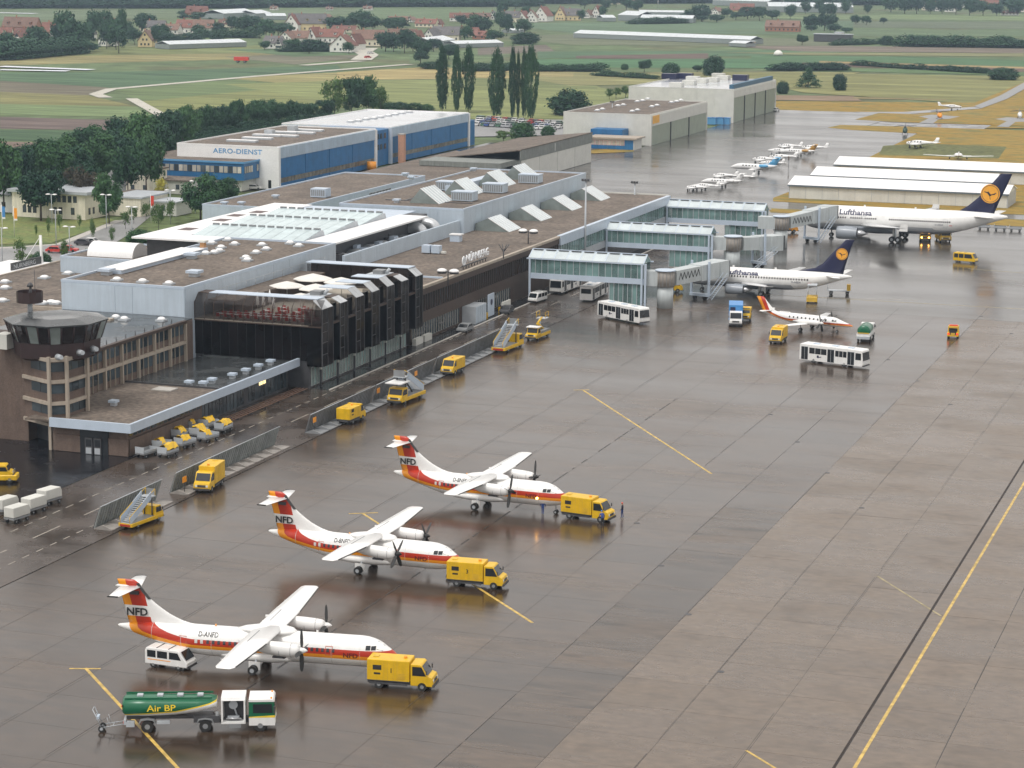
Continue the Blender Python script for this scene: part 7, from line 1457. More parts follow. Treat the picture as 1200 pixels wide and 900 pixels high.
for y, l_ in ((246,'small orange sign board on the near blast screen'), (284.5,'small red sign on the dark blast screen end'), (307.2,'orange board on the dark blast screen behind the roofed stair truck'), (322,'orange board on the dark blast screen left of the small yellow truck')):
    tag(MB().box(-.03,.03,-.5,.5,1.2,1.9,orange).box(-.05,.0,-.06,.06,0,1.4,dgrey).build('sign_board', loc=(-128.2,y,.2)), l_, 'sign')

# ---- people ----
def person(lab, loc, rz, top, bottom, hair, arm=0.15, stride=.12, bend=0, h=1.78, bag=None):
    k = h/1.78; bm = bmesh.new(); V = {}
    J = dict(pel=(0,0,.95),wai=(.0,0,1.1),che=(bend*.18,0,1.35),nec=(bend*.3,0,1.52),hed=(bend*.4,0,1.6),
             hl=(0,.1,.9),kl=(stride*.6,.1,.5),al=(stride*.3,.1,.09),tl=(stride*.3+.16,.1,.04), hr=(0,-.1,.9),kr=(-stride*.3,-.1,.5),ar=(-stride*.9,-.1,.09),tr=(-stride*.9+.16,-.1,.04),
             sl=(bend*.25,.19,1.44),el=(bend*.25-.02,.26+arm*.3,1.17),wl=(bend*.25+.12,.27+arm*.4,.95), sr=(bend*.25,-.19,1.44),er=(bend*.25-.02,-.26-arm*.3,1.17),wr=(bend*.25+.1,-.27-arm*.4,.93))
    rad = dict(pel=.15,wai=.14,che=.16,nec=.065,hed=.06,hl=.1,kl=.065,al=.05,tl=.035,hr=.1,kr=.065,ar=.05,tr=.035,sl=.07,el=.05,wl=.033,sr=.07,er=.05,wr=.033)
    E_ = [('pel','wai'),('wai','che'),('che','nec'),('nec','hed'),('pel','hl'),('hl','kl'),('kl','al'),('al','tl'),('pel','hr'),('hr','kr'),('kr','ar'),('ar','tr'),('che','sl'),('sl','el'),('el','wl'),('che','sr'),('sr','er'),('er','wr')]
    names = list(J); me = bpy.data.meshes.new('body'); me.from_pydata([tuple(c*k for c in J[n]) for n in names], [(names.index(a), names.index(b)) for a, b in E_], [])
    o = bpy.data.objects.new('body', me); COL.objects.link(o); me.skin_vertices or None
    md = o.modifiers.new('s', 'SKIN'); sv = me.skin_vertices[0].data if me.skin_vertices else None
    if sv:
        for i, n in enumerate(names): sv[i].radius = (rad[n]*k, rad[n]*k*(1.25 if n in ('pel','wai','che') else 1)); sv[i].use_root = (n == 'pel')
    o.modifiers.new('u', 'SUBSURF').levels = 1; o.modifiers['u'].render_levels = 1
    dg = bpy.context.evaluated_depsgraph_get(); m2 = bpy.data.meshes.new_from_object(o.evaluated_get(dg)); bpy.data.objects.remove(o)
    m2.materials.clear(); [m2.materials.append(m) for m in (top, bottom, black, skin)]
    for p in m2.polygons: z = p.center.z/k; p.material_index = 2 if z < .09 else (1 if z < .98 else (3 if z > 1.52 else 0)); p.use_smooth = True
    a = thing('person', lab, 'person', (loc[0],loc[1],0), rz, 'airport staff on foot'); obj('body', m2, a)
    hx = J['hed'][0]; b = MB(); b.loft([[((hx+.02+.1*r_*math.cos(R(36*q)))*k, .078*r_*math.sin(R(36*q))*k, z*k) for q in range(10)] for z, r_ in ((1.54,.35),(1.58,.8),(1.66,1),(1.74,.95),(1.79,.4))], skin); b.box((hx+.11)*k,(hx+.145)*k,-.012*k,.012*k,1.64*k,1.68*k,skin); b.build('head', a)
    b = MB(); b.loft([[((hx+.005+.112*r_*math.cos(R(36*q)))*k, .088*r_*math.sin(R(36*q))*k, z*k) for q in range(10)] for z, r_ in ((1.69,.98),(1.75,1),(1.8,.7),(1.82,.1))], hair); b.build('hair', a)
    for w_, sd in (('wl',1),('wr',-1)):
        p = Vector(J[w_]); b = MB(); b.box(p.x-.04,p.x+.04,p.y-.016,p.y+.016,p.z-.1,p.z-.01,skin)
        for q, ln in enumerate((.065,.075,.07,.055)): b.cyl((p.x+.032-.021*q,p.y,p.z-.1),(p.x+.04-.021*q,p.y-sd*.015,p.z-.1-ln),.009,skin,r1=.007,n=5)
        b.cyl((p.x+.04,p.y,p.z-.04),(p.x+.075,p.y-sd*.01,p.z-.09),.011,skin,r1=.008,n=5); b.v = [(x*k,y*k,z*k) for x,y,z in b.v]; b.build('hand', a)
    return a
person('person in dark jacket, blue trousers and red cap standing alone ahead of the yellow truck', (-74.98,253.71), R(180), M('dark_jacket', (.02,.02,.04), .8), overall, red, h=1.85)
person('person in blue overalls standing under the nose of the farthest turboprop', (-84.19,251.87), R(90), overall, overall, M('dark_hair', (.03,.02,.015), .8))
person('person in blue overalls and light blue cap bending at a yellow truck wheel', (-75.93,249.00), R(120), overall, M('dark_trousers', (.015,.015,.02), .8), M('blue_cap', (.08,.3,.7), .7), bend=1.4)
person('person in dark clothes standing under the far bridge by its wheels', (-108.97,523.34), R(200), M('dark_jacket', (.02,.02,.04), .8), dgrey, M('dark_hair', (.03,.02,.015), .8))
for k, x in enumerate((-128.2,-125.8,-121.4)):
    p = person('person walking inside the farthest glazed jetty, seen as a dark figure behind the panes, %s' % ('leftmost','middle','rightmost')[k], (x,510.4), R(180), dgrey, dgrey, black); p.location.z = 4.0; p['group'] = 'people inside the far jetty'
# warm landing light on the third aircraft
lt = MB().cyl((-84.35+.0,250.2,2.35),(-84.33,250.05,2.35),.13,lampon,n=8).build('lit_lamp'); tag(lt, 'small lit amber lamp on the side of the farthest turboprop', 'lamp')
# ================= TREES, HEDGES, VILLAGE =================
def leaf_mat(name, c1, c2):
    m = bpy.data.materials.new(name); m.use_nodes = True; n, l = nodes(m); b = n['Principled BSDF']; b.inputs['Roughness'].default_value = .7; b.inputs['Specular IOR Level'].default_value = .25
    geo = n.new('ShaderNodeNewGeometry'); oi = n.new('ShaderNodeObjectInfo'); no = n.new('ShaderNodeTexNoise'); no.inputs['Scale'].default_value = .45; l.new(geo.outputs['Position'], no.inputs['Vector'])
    ad = n.new('ShaderNodeMath'); ad.operation = 'MULTIPLY_ADD'; l.new(oi.outputs['Random'], ad.inputs[0]); ad.inputs[1].default_value = .5; l.new(no.outputs[0], ad.inputs[2])
    mr = n.new('ShaderNodeMapRange'); mr.inputs[1].default_value = .4; mr.inputs[2].default_value = 1.0; l.new(ad.outputs[0], mr.inputs[0])
    mx = n.new('ShaderNodeMix'); mx.data_type = 'RGBA'; mx.inputs[6].default_value = (*c1,1); mx.inputs[7].default_value = (*c2,1); l.new(mr.outputs[0], mx.inputs[0]); l.new(mx.outputs[2], b.inputs['Base Color']); return m
leaf = leaf_mat('broad_leaves', (.016,.055,.028), (.055,.13,.045)); leaf_d = leaf_mat('dark_leaves', (.011,.043,.028), (.035,.092,.04)); leaf_l = leaf_mat('young_leaves', (.06,.12,.03), (.1,.17,.05)); leaf_y = leaf_mat('yellow_leaves', (.35,.33,.05), (.5,.45,.08)); leaf_r = leaf_mat('reddish_leaves', (.05,.045,.03), (.08,.06,.04))
bark = M('bark', (.07,.055,.045), .9, .2, 3)
def crown_mesh(seed, shape, nclump, leafm, ls=.06, per=16):
    """unit crown: height 1 above ground, half-width 0.5; clumps of small leaf quads with gaps between them"""
    r = random.Random(seed); b = MB(); b.nofix = True
    lobes = []
    for q in range(15): a = r.random()*6.28; w0 = r.uniform(-.85,.95); rr = math.sqrt(1-w0*w0)*r.uniform(.45,.95); lobes.append((Vector((.36*rr*math.cos(a), .36*rr*math.sin(a), .62+.3*w0*(.8+.2*r.random()))), r.uniform(.09,.19)))
    for c in range(nclump):
        for _ in range(40):
            u, v, w_ = r.uniform(-1,1), r.uniform(-1,1), r.uniform(-1,1)
            d = u*u+v*v+w_*w_
            if shape == 'column':
                z = .12+.88*(w_+1)/2; t = (w_+1)/2; rad = .5*min(1, .4+t*1.8)*(1-t**5*.8); 
                if u*u+v*v > 1: continue
                q = math.sqrt(u*u+v*v)
                if q < .45 and r.random() < .7: continue
                c0 = Vector((u*rad*r.uniform(.7,1.35), v*rad*r.uniform(.7,1.35), z)); break
            if shape == 'cone':
                t = (w_+1)/2; rad = .5*(1-t)**.8
                if u*u+v*v > 1: continue
                c0 = Vector((u*rad, v*rad, .06+.94*t)); break
            if shape == 'bush':
                if d > 1 or d < .3: continue
                c0 = Vector((u*.5, v*.5, max(.04, .42+w_*.52))); break
            if d > 1 or d < .22: continue
            lc, lr = r.choice(lobes); q = Vector((u,v,w_)).normalized()*lr*r.uniform(.75,1.1); c0 = lc+Vector((q.x, q.y, q.z*.8)); break
        cr = ls*r.uniform(1.0,1.9)
        for k in range(per):
            o = Vector((r.gauss(0,1), r.gauss(0,1), r.gauss(0,.8))).normalized()*cr*r.random()**.4; p = c0+o
            n_ = (o.normalized()+Vector((r.uniform(-.5,.5), r.uniform(-.5,.5), r.uniform(.0,.9)))).normalized(); t1 = n_.orthogonal().normalized(); t1.rotate(Matrix.Rotation(r.random()*6.28, 3, n_)); t2 = n_.cross(t1); s = ls*r.uniform(.28,.5)
            b.face([p-t1*s, p+t2*s*.7, p+t1*s, p-t2*s*.7], leafm)
    return b.mesh('crown')
def trunk_mesh(seed, kind):
    r = random.Random(seed); b = MB(); top = .45 if kind == 'round' else .8
    b.cyl((0,0,0),(.01,0,top),.022,bark,r1=.012,n=6)
    for k in range(5 if kind == 'round' else 3):
        a = r.random()*6.28; z = r.uniform(.25,top); b.cyl((0,0,z),(.24*math.cos(a),.24*math.sin(a),z+.25),.011,bark,r1=.004,n=4)
    return b.mesh('trunk')
K = {}
def proto(kind):
    if kind not in K:
        sp = {'big':('round',300,leaf,.07,24), 'dark':('round',300,leaf_d,.07,24), 'light':('round',120,leaf_l,.08,16), 'yellow':('round',120,leaf_y,.08,16), 'red':('round',120,leaf_r,.07,16), 'poplar':('column',230,leaf_d,.075,22), 'cone':('cone',150,leaf_d,.08,16), 'bush':('bush',200,leaf,.1,18), 'bushd':('bush',220,leaf_d,.1,18), 'far':('round',110,leaf_d,.13,14), 'farb':('bush',60,leaf_d,.15,12), 'young':('round',60,leaf_l,.1,14)}[kind]
        K[kind] = [(crown_mesh(hash_(kind)+q, *sp), trunk_mesh(q, 'round' if sp[0] == 'round' else 'col')) for q in range(3)]
    return K[kind]
def hash_(s): return sum(ord(c)*(i+3) for i, c in enumerate(s)) % 1000
def tree(kind, T_, lab, grp=None, sunk=0):
    x, y, h, wd = T_; cm, tm = rnd.choice(proto(kind)); a = thing({'poplar':'poplar_tree','cone':'conifer_tree','bush':'bush','bushd':'bush','farb':'bush'}.get(kind,'broadleaf_tree'), lab, 'bush' if 'bush' in kind or kind == 'farb' else 'tree', (x,y,-.2), rnd.random()*6.28, grp)
    a.scale = (wd, wd, h); obj('crown', cm, a); 
    if 'bush' not in kind and kind != 'farb': obj('trunk', tm, a)
    return a
ORD = ['first','second','third','fourth','fifth','sixth','seventh','eighth','ninth','tenth','eleventh','twelfth','thirteenth','fourteenth','fifteenth','sixteenth','seventeenth','eighteenth','nineteenth','twentieth']
ORD += ['twenty-'+q for q in ORD[:9]]+['thirtieth']+['thirty-'+q for q in ORD[:9]]+['fortieth']
def row_of(kind, Ts, desc, grp):
    for i, t in enumerate(Ts):
        k = kind if isinstance(kind, str) else kind[i % len(kind)]
        tree(k, t, '%s, %s' % (desc, (ORD[i]+' from the left') if i < 40 else 'far right'), grp)
# big trees on the left, in front of and around the cream office
row_of(['big','dark'], [(-304.0,491.4,19.2,11.5), (-306.6,502.3,16.6,9.6), (-302.7,512.4,16.2,12.5), (-305.6,528.4,15.9,11.1), (-306.9,541.5,17.1,13.6), (-310.7,558.9,17.2,13.5), (-312.0,573.3,18.5,13.8), (-315.9,592.7,17.1,12.2), (-288.8,535.9,16.0,10.7)], 'large dark leafy tree in the wood by the blue office', 'large trees in front of the blue office')
tree('dark', (-288.6,482.7,14.3,12.6), 'big dark tree with bare forked trunk by the cream office'); tree('red', (-287.6,498.6,12.6,9.4), 'reddish brown leafy tree over the right end of the cream office')
tree('red', (-288.5,506.2,10.6,7.2), 'thin reddish tree right of the cream office'); tree('big', (-270.5,483.2,11.5,8.1), 'green tree behind the roundabout lamps')
row_of(['big','dark'], [(-326.9,532.5,14.0,11.3),(-325.2,542.7,13.7,11.9),(-325.8,557.0,14.0,12.2),(-327.6,571.4,14.8,12.9),(-330.0,586.3,15.1,13.2),(-331.6,602.2,15.4,13.0),(-335.8,623.7,15.4,11.9),(-340.8,646.4,14.8,11.7),(-344.8,664.4,14.1,10.4)], 'tall green tree in the back row of the left wood', 'back row trees of the left wood')
row_of(['big','dark','big'], [(-317.2,523.2,13.3,8.8), (-295.3,515.6,13.0,9.1), (-289.3,526.9,14.0,9.6)], 'lower leafy tree behind the cream office', 'lower trees behind the cream office')
row_of(['dark','big','dark'], [(-358.0,686.2,12.9,9.6),(-357.0,694.0,13.0,9.7),(-356.7,705.4,13.5,10.4),(-354.9,713.9,13.0,10.5),(-354.3,726.0,12.9,10.0),(-353.7,738.3,11.6,10.2),(-354.7,754.5,10.6,9.7),(-352.7,764.0,9.5,9.8),(-351.8,777.6,8.7,9.4),(-350.1,787.4,9.4,8.8)], 'leafy tree in the belt behind the lettered hangar roof', 'trees behind the lettered hangar')
row_of(['light','dark','big'], [(-350.0,796.6,16.4,10.8), (-349.3,811.1,17.0,11.0), (-345.2,817.9,15.5,10.4), (-344.4,828.0,11.8,7.9)], 'tall open-crowned tree above the farther blue hangar roof', 'tall trees behind the blue hangars')
row_of('bush', [(-350.4,850.3,4.4,7.4),(-347.6,856.9,4.0,6.8),(-344.5,863.7,3.4,6.8),(-340.3,865.8,2.7,6.1)], 'round bush in the hedge behind the farther blue hangar', 'hedge bushes behind the farther blue hangar')
row_of('poplar', [(-331.3,859.8,24.8,5.1),(-324.5,858.0,24.3,4.0),(-320.3,860.1,25.3,5.0),(-299.6,835.4,25.2,6.5),(-292.8,834.0,26.4,2.9),(-290.9,835.0,24.4,1.9),(-288.9,835.9,25.7,2.6),(-285.1,833.0,27.2,5.5)], 'tall slender poplar in the row by the car park', 'poplars in a row by the car park')
tree('bushd', (-281.5,869.1,10.3,15.4), 'broad dark round bush left of the beige hangar'); row_of('light', [(-293.9,963.4,4.8,4.4),(-292.9,970.1,4.8,5.2),(-290.8,977.4,5.2,6.0)], 'thin young tree behind the beige hangar', 'young trees behind the beige hangar')
tree('bush', (-261.2,754.6,6.1,8.2), 'green bush by the car park in front of the grey shed'); tree('bush', (-255.5,765.2,4.1,4.7), 'small bush right of the car park bush'); tree('light', (-262.5,738.8,4.0,6.9), 'pale green bush near the grey shed roof')
row_of(['dark','bushd'], [(-339.6,1174.9,7.7,8.9),(-319.6,1154.6,6.7,8.7),(-315.7,1192.4,3.6,6.3),(-299.8,1165.2,10.4,11.0)], 'isolated dark bushy tree in the meadow beyond the hangars', 'isolated trees beyond the hangars')
row_of(['bushd','cone','bushd'], [(-234.8,1038.7,5.8,5.4),(-233.8,1088.5,8.8,12.9),(-215.5,1072.8,8.1,6.3)], 'dark bushy tree right of the tall hangar', 'bushy trees right of the tall hangar')
tree('bushd', (-157.1,1199.2,6.4,14.7), 'wide dark bush where the perimeter road leaves the picture'); tree('bushd', (-286.4,1580.4,6.6,9.8), 'round dark bush among brown fields on the right'); tree('dark', (-337.9,1549.6,8.2,10.3), 'round tree in front of the red-brown barn')
tree('dark', (-467.6,1180.8,14.0,13.9), 'big dark round tree at the field edge in front of the village'); tree('dark', (-479.0,1253.5,8.7,13.7), 'dark round tree behind the leftmost poplar'); tree('bush', (-450.5,1156.1,4.0,15.4), 'low bush at the foot of the dark round tree')
tree('bushd', (-507.3,1470.4,7.9,18.2), 'dark mound of bushes left of the long white greenhouse'); tree('bush', (-357.1,1197.8,3.2,4.1), 'little bush alone in the green field'); tree('big', (-253.9,497.9,10.7,11.5), 'rounded green tree behind the central hall, left one of two'); tree('big', (-256.8,516.1,9.1,9.3), 'rounded green tree behind the central hall, right one of two')
tree('yellow', (-277.9,523.4,6.9,4.1), 'yellow-leaved bush tree by the small white huts'); row_of('cone', [(-299.8,578.9,5.2,2.6),(-292.1,579.8,4.8,2.1),(-287.2,579.5,5.0,2.4)], 'small dark conifer in front of the blue office', 'conifers in front of the blue office')
row_of('big', [(-298.8,554.5,5.1,5.1),(-304.3,576.8,3.8,4.8),(-298.8,547.4,4.8,4.5)], 'low leafy tree at the left end of the blue office', 'low trees by the blue office')
row_of('young', [(-250.0,409.6,6.3,3.0),(-252.1,417.0,2.1,3.2),(-247.6,423.2,4.5,2.9),(-258.4,453.8,5.2,2.3),(-252.2,451.6,4.0,1.7),(-242.5,423.9,2.9,2.5),(-271.9,457.9,4.7,1.2),(-272.9,454.1,3.1,1.0),(-272.8,464.4,4.7,1.4),(-271.9,471.7,3.6,1.2),(-262.2,476.0,4.4,2.8),(-265.2,485.5,4.5,2.4),(-265.8,492.7,4.5,2.9),(-253.7,476.2,6.7,3.6),(-257.3,489.0,6.1,2.8)], 'young planted tree beside the access road', 'young trees along the access road')
row_of('bush', [(-248.1,414.5,3.2,3.9),(-248.0,405.0,2.8,4.1),(-247.4,455.2,3.4,5.7)], 'low round shrub beside the access road', 'shrubs by the access road')
# hedges and village greenery
vt = [(-733.6,1188.7,6.9,10.0),(-699.0,1139.7,13.2,12.4),(-700.9,1160.9,10.1,16.5),(-715.4,1199.2,14.3,15.0),(-715.2,1211.5,8.5,15.1),(-726.5,1242.6,15.3,10.3),(-723.0,1244.6,22.4,13.4),(-698.0,1209.3,18.8,13.0),(-713.4,1250.3,14.3,12.4),(-768.2,1357.8,18.8,12.3),(-801.8,1433.8,16.9,11.8),(-717.7,1287.4,15.2,10.6),(-697.5,1259.6,17.4,9.3),(-705.4,1281.2,21.9,7.4),(-736.9,1346.7,13.1,9.9),(-721.3,1327.0,9.7,8.7),
      (-837.0,1558.9,10.7,12.7),(-772.0,1452.4,7.0,11.9),(-717.3,1358.6,7.7,12.2),(-938.7,1816.4,5.8,10.3),(-889.9,1746.3,7.0,14.1),(-735.9,1474.9,8.8,13.1),(-754.7,1534.7,11.0,8.7),(-733.8,1511.4,12.6,14.6),(-768.5,1603.3,8.9,11.6),(-683.2,1441.1,12.6,12.7),(-700.5,1497.1,8.3,15.6),(-595.2,1293.9,7.2,10.4),(-578.2,1278.8,8.1,11.2),(-580.9,1302.2,6.2,10.4),(-703.0,1605.8,10.1,19.1),(-691.6,1613.2,12.6,16.6),(-687.3,1615.9,13.9,21.7),(-680.2,1620.5,10.1,14.1),(-546.6,1322.2,11.3,12.5),
      (-666.5,1629.2,7.0,15.4),(-528.3,1307.7,13.2,12.3),(-532.0,1330.7,10.3,10.5),(-521.1,1337.1,7.2,11.5),(-661.2,1758.7,8.1,10.9),(-556.4,1486.8,9.2,11.6),(-614.7,1662.6,12.1,12.9),(-575.8,1575.0,13.3,14.7),(-530.1,1471.8,7.9,12.6),(-597.9,1673.3,14.1,11.7),(-560.9,1584.3,14.5,9.8),(-704.6,1980.5,15.1,10.7),(-785.1,2242.7,8.5,17.3),(-772.7,2252.0,12.0,13.9),(-659.4,1956.7,5.9,7.5),(-654.9,1959.9,6.7,12.0),(-616.4,1933.4,8.8,7.4),(-725.8,2287.3,12.1,14.0),(-614.1,1988.1,10.5,7.6),(-717.1,2369.7,10.7,12.6),(-671.8,2255.7,13.5,13.7),(-645.1,2207.0,11.5,11.7),
      (-534.7,1989.3,8.9,15.0),(-519.7,1973.5,13.9,16.3),(-502.4,1959.8,6.5,13.2),(-529.6,2103.1,7.8,11.0),(-501.3,2066.2,10.6,16.9),(-480.8,2026.2,11.2,15.1),(-481.7,2079.8,7.6,12.4),(-467.4,2089.7,12.2,10.8),(-489.1,2254.3,11.5,10.0),(-477.4,2262.8,13.2,15.0),(-444.8,2162.6,12.6,11.1),(-470.0,2334.7,10.2,13.7),(-454.6,2279.2,11.6,10.0),(-393.9,1846.2,10.8,9.5),(-378.3,1814.3,11.9,13.4),(-387.9,1893.8,10.3,9.8),(-387.3,1987.7,7.2,8.8),(-375.3,1971.5,7.1,10.1),(-363.8,1783.3,6.5,11.8),(-355.5,1788.6,3.9,9.2),
      (-425.9,2366.9,13.6,17.3),(-403.2,2316.2,16.6,16.9),(-392.6,2323.8,13.3,15.2),(-380.6,2332.4,11.7,11.9),(-370.0,2340.1,13.4,13.6),(-353.3,2319.5,14.1,15.1),(-337.0,2299.3,14.7,14.9),(-325.1,2307.8,13.1,15.0),(-313.1,2316.3,11.5,15.0),(-296.5,2328.1,14.8,18.4)]
vn = [(160,'among the red barns at the left'),(286,'in the second village group'),(345,'left of the yellow farmhouse'),(486,'in the middle of the village'),(596,'round the third village group'),(700,'round the upper row of houses'),(800,'right of the upper row of houses'),(930,'near the red hipped roof'),(1020,'in the fields below the factory halls'),(1300,'before the right-hand row of houses')]
ref_x = [2,10,30,45,58,70,78,86,100,110,124,128,136,143,150,158,172,184,192,216,232,256,272,286,300,312,326,344,362,376,395,416,424,437,452,462,474,484,508,541,545,556,566,579,586,594,590,604,621,636,643,681,685,706,722,734,748,808,822,840,852,876,890,905,926,944,960,974,986,991,953,966,976,1003,1015,978,992,1044,1060,1074,1090,1104,1120,1136,1152,1168,1190]
for k, (lim, wh) in enumerate(vn):
    lo = vn[k-1][0] if k else -99
    sel = [t for t, px in zip(vt, ref_x) if lo < px <= lim]; sel = [(x, y, h*1.05, w_*1.15) for x, y, h, w_ in sel]+[(x+rnd.uniform(8,26)*rnd.choice((-1,1)), y+rnd.uniform(5,30), h*rnd.uniform(.6,.9), w_*rnd.uniform(.7,1.1)) for x, y, h, w_ in sel if rnd.random() < .45]; sel.sort()
    row_of('far', sel, 'dark leafy tree '+wh, 'village trees '+wh)
def hedge(p, q, h, wd, n, lab, kind='farb'):
    cm, tm = proto(kind)[0]; b = MB(); b.nofix = True; src = [v.co.copy() for v in cm.vertices]; fs = [tuple(f.vertices) for f in cm.polygons]
    for i in range(n):
        t = (i+rnd.random())/n; x, y = p[0]+(q[0]-p[0])*t, p[1]+(q[1]-p[1])*t; sc_ = rnd.uniform(.7,1.2); k = len(b.v)
        b.v += [(x+c.x*wd*sc_, y+c.y*wd*sc_, c.z*h*sc_-.3) for c in src]; b.f += [tuple(k+j for j in f) for f in fs]; b.m += [0]*len(fs); b.sm += [False]*len(fs)
    b.mats = [leaf_d]; return tag(b.build('hedge'), lab, 'hedge')
for p, q, h, wd, n, lab in (((-693.23,1121.35),(-695.44,1210.81),9,16,26,'dark tree belt in front of the red-roofed barns at the left'), ((-713.00,1331.99),(-692.67,1358.68),6,12,16,'dark hedge behind the pale field left of the village'), ((-271.84,1566.69),(-194.99,1583.12),7,16,34,'long hedge across the fields at the right'), ((-318.38,1553.77),(-282.61,1621.41),4,9,14,'thin hedge between the shed and the round bush'), ((-394.00,1158.92),(-364.38,1175.09),4,10,18,'dark hedge right of the poplars'), ((-254.69,1304.08),(-171.42,1252.46),3,8,26,'low green hedge strip at the right'), ((-283.69,1228.54),(-248.26,1247.92),4,9,16,'dark field hedge above the two bushy trees'), ((-353.27,1136.44),(-317.54,1121.89),2.5,8,14,'low scrub in front of the isolated trees'), ((-741.42,1454.46),(-701.16,1462.70),5,12,14,'garden hedge in front of the white houses'), ((-601.48,1290.21),(-576.84,1304.58),4,9,14,'garden hedge before the red-roofed farm'), ((-554.11,1876.11),(-522.37,1921.56),5,14,12,'scrub along the grey greenhouses'), ((-428.89,1139.88),(-407.87,1160.60),4,9,12,'low hedge behind the poplars')): hedge(p, q, h, wd, n, lab)
b_ = None
for k, (p, q, h) in enumerate((((-1234.49,1939.35),(-1010.56,2108.94),11), ((-1023.43,2135.84),(-804.59,2342.00),12), ((-853.89,2427.82),(-620.99,2657.21),12), ((-603.23,2581.46),(-304.77,2770.17),12), ((-1344.60,2080.87),(-891.13,2533.64),14), ((-965.02,2621.27),(-320.25,3103.64),14), ((-1493.71,2277.64),(-300.34,3358.12),16))):
    o = hedge(p, q, h, 34, 70, None); stuff(o); o['label'] = ['far wood line above the left village','far wood line above the middle village','far wood line above the greenhouses','far wood line above the right-hand houses','second far wood line at the upper left','second far wood line at the upper right','most distant wood line at the top edge'][k]; o['category'] = 'wood'
hedge((-353.97,680.94), (-345.38,780.71), 5, 9, 40, 'undergrowth below the tree belt behind the lettered hangar', 'bush')

# houses
tile_r = M('red_roof_tiles', (.27,.105,.07), .8, .15, .5, fine=.2, per=.25, scale=.6) if 0 else M('red_roof_tiles', (.18,.08,.06), .8, .2, .5, fine=.25, per=.3); tile_b = M('brown_roof_tiles', (.2,.12,.09), .8, .15, .5, fine=.2, per=.12); tile_g = M('grey_roof_tiles', (.14,.13,.13), .8, .15, .5, fine=.2, per=.12)
hw = M('house_white', (.75,.74,.7), .8, .06); hy = M('house_yellow', (.68,.55,.32), .8, .06); hc = M('house_cream', (.7,.64,.5), .8, .06); hbk = M('house_brick', (.35,.16,.1), .8, .1)
def house(T_, side, wm, rm, lab, grp='village houses', yaw=0, steep=.95, dep=None):
    x, y, h, wd = T_; a = thing('village_house', lab, 'house', (x,y,0), R(yaw), grp)
    # side True: ridge runs left-right; False: gable to the camera
    d = dep or (8.5 if side else 12); W_ = wd/2; he = h*(.42 if side else .38)
    if side:
        MB().box(-W_,W_,0,d,0,he,wm).build('wall', a)
        b = MB(); b.hexa([(-W_-.4,-.5,he-.2),(W_+.4,-.5,he-.2),(W_+.4,d/2,h-.25),(-W_-.4,d/2,h-.25)], [(-W_-.4,-.5,he+.1),(W_+.4,-.5,he+.1),(W_+.4,d/2,h),(-W_-.4,d/2,h)], rm); b.hexa([(-W_-.4,d/2,h-.25),(W_+.4,d/2,h-.25),(W_+.4,d+.5,he-.2),(-W_-.4,d+.5,he-.2)], [(-W_-.4,d/2,h),(W_+.4,d/2,h),(W_+.4,d+.5,he+.1),(-W_-.4,d+.5,he+.1)], rm); ro = b.build('roof', a)
        for xx in (-W_,W_-.2): MB().prism([(0,he),(d,he),(d/2,h-.3)], xx, xx+.2, wm, ax='x').build('gable', a)
        n = max(2, int(wd/3.2)); wins(a, '-y', 0, [-W_+wd*(i+.5)/n for i in range(n)], 1.1, .9, 2.3, fm=brown, t=.1)
        for i in range(max(1,int(wd/7))): b = MB(); xx = -W_+wd*(i+.5)/max(1,int(wd/7)); z = he+(h-he)*.3; b.box(xx-.8,xx+.8,.2,2.4,z,z+1.3,wm); b.box(xx-1,xx+1,.0,2.5,z+1.3,z+1.5,rm); b.box(xx-.5,xx+.5,.14,.2,z+.3,z+1.1,glass); b.build('dormer', ro)
    else:
        MB().box(-W_,W_,0,d,0,he,wm).build('wall', a); MB().prism([(-W_,he),(W_,he),(0,h-.25)], 0, d, wm).build('gable', a)
        b = MB(); t = .3
        for s in (-1,1): b.hexa([(s*(W_+.5),-.5,he-.35),(0,-.5,h-.1),(0,d+.5,h-.1),(s*(W_+.5),d+.5,he-.35)], [(s*(W_+.5),-.5,he-.05),(0,-.5,h+.2),(0,d+.5,h+.2),(s*(W_+.5),d+.5,he-.05)], rm)
        ro = b.build('roof', a)
        for z, n in ((1.0,3),(he+.1 if he > 2.6 else 3.2,2),(h*.68,1)):
            wins(a, '-y', 0, [wd*.26*(i-(n-1)/2) for i in range(n)], 1.1, z, z+1.3, fm=brown, t=.1)
    MB().box(-W_*.3-.35,-W_*.3+.35,d*.45,d*.45+.7,h*.7,h+1.2,hbk).build('chimney', ro)
    return a
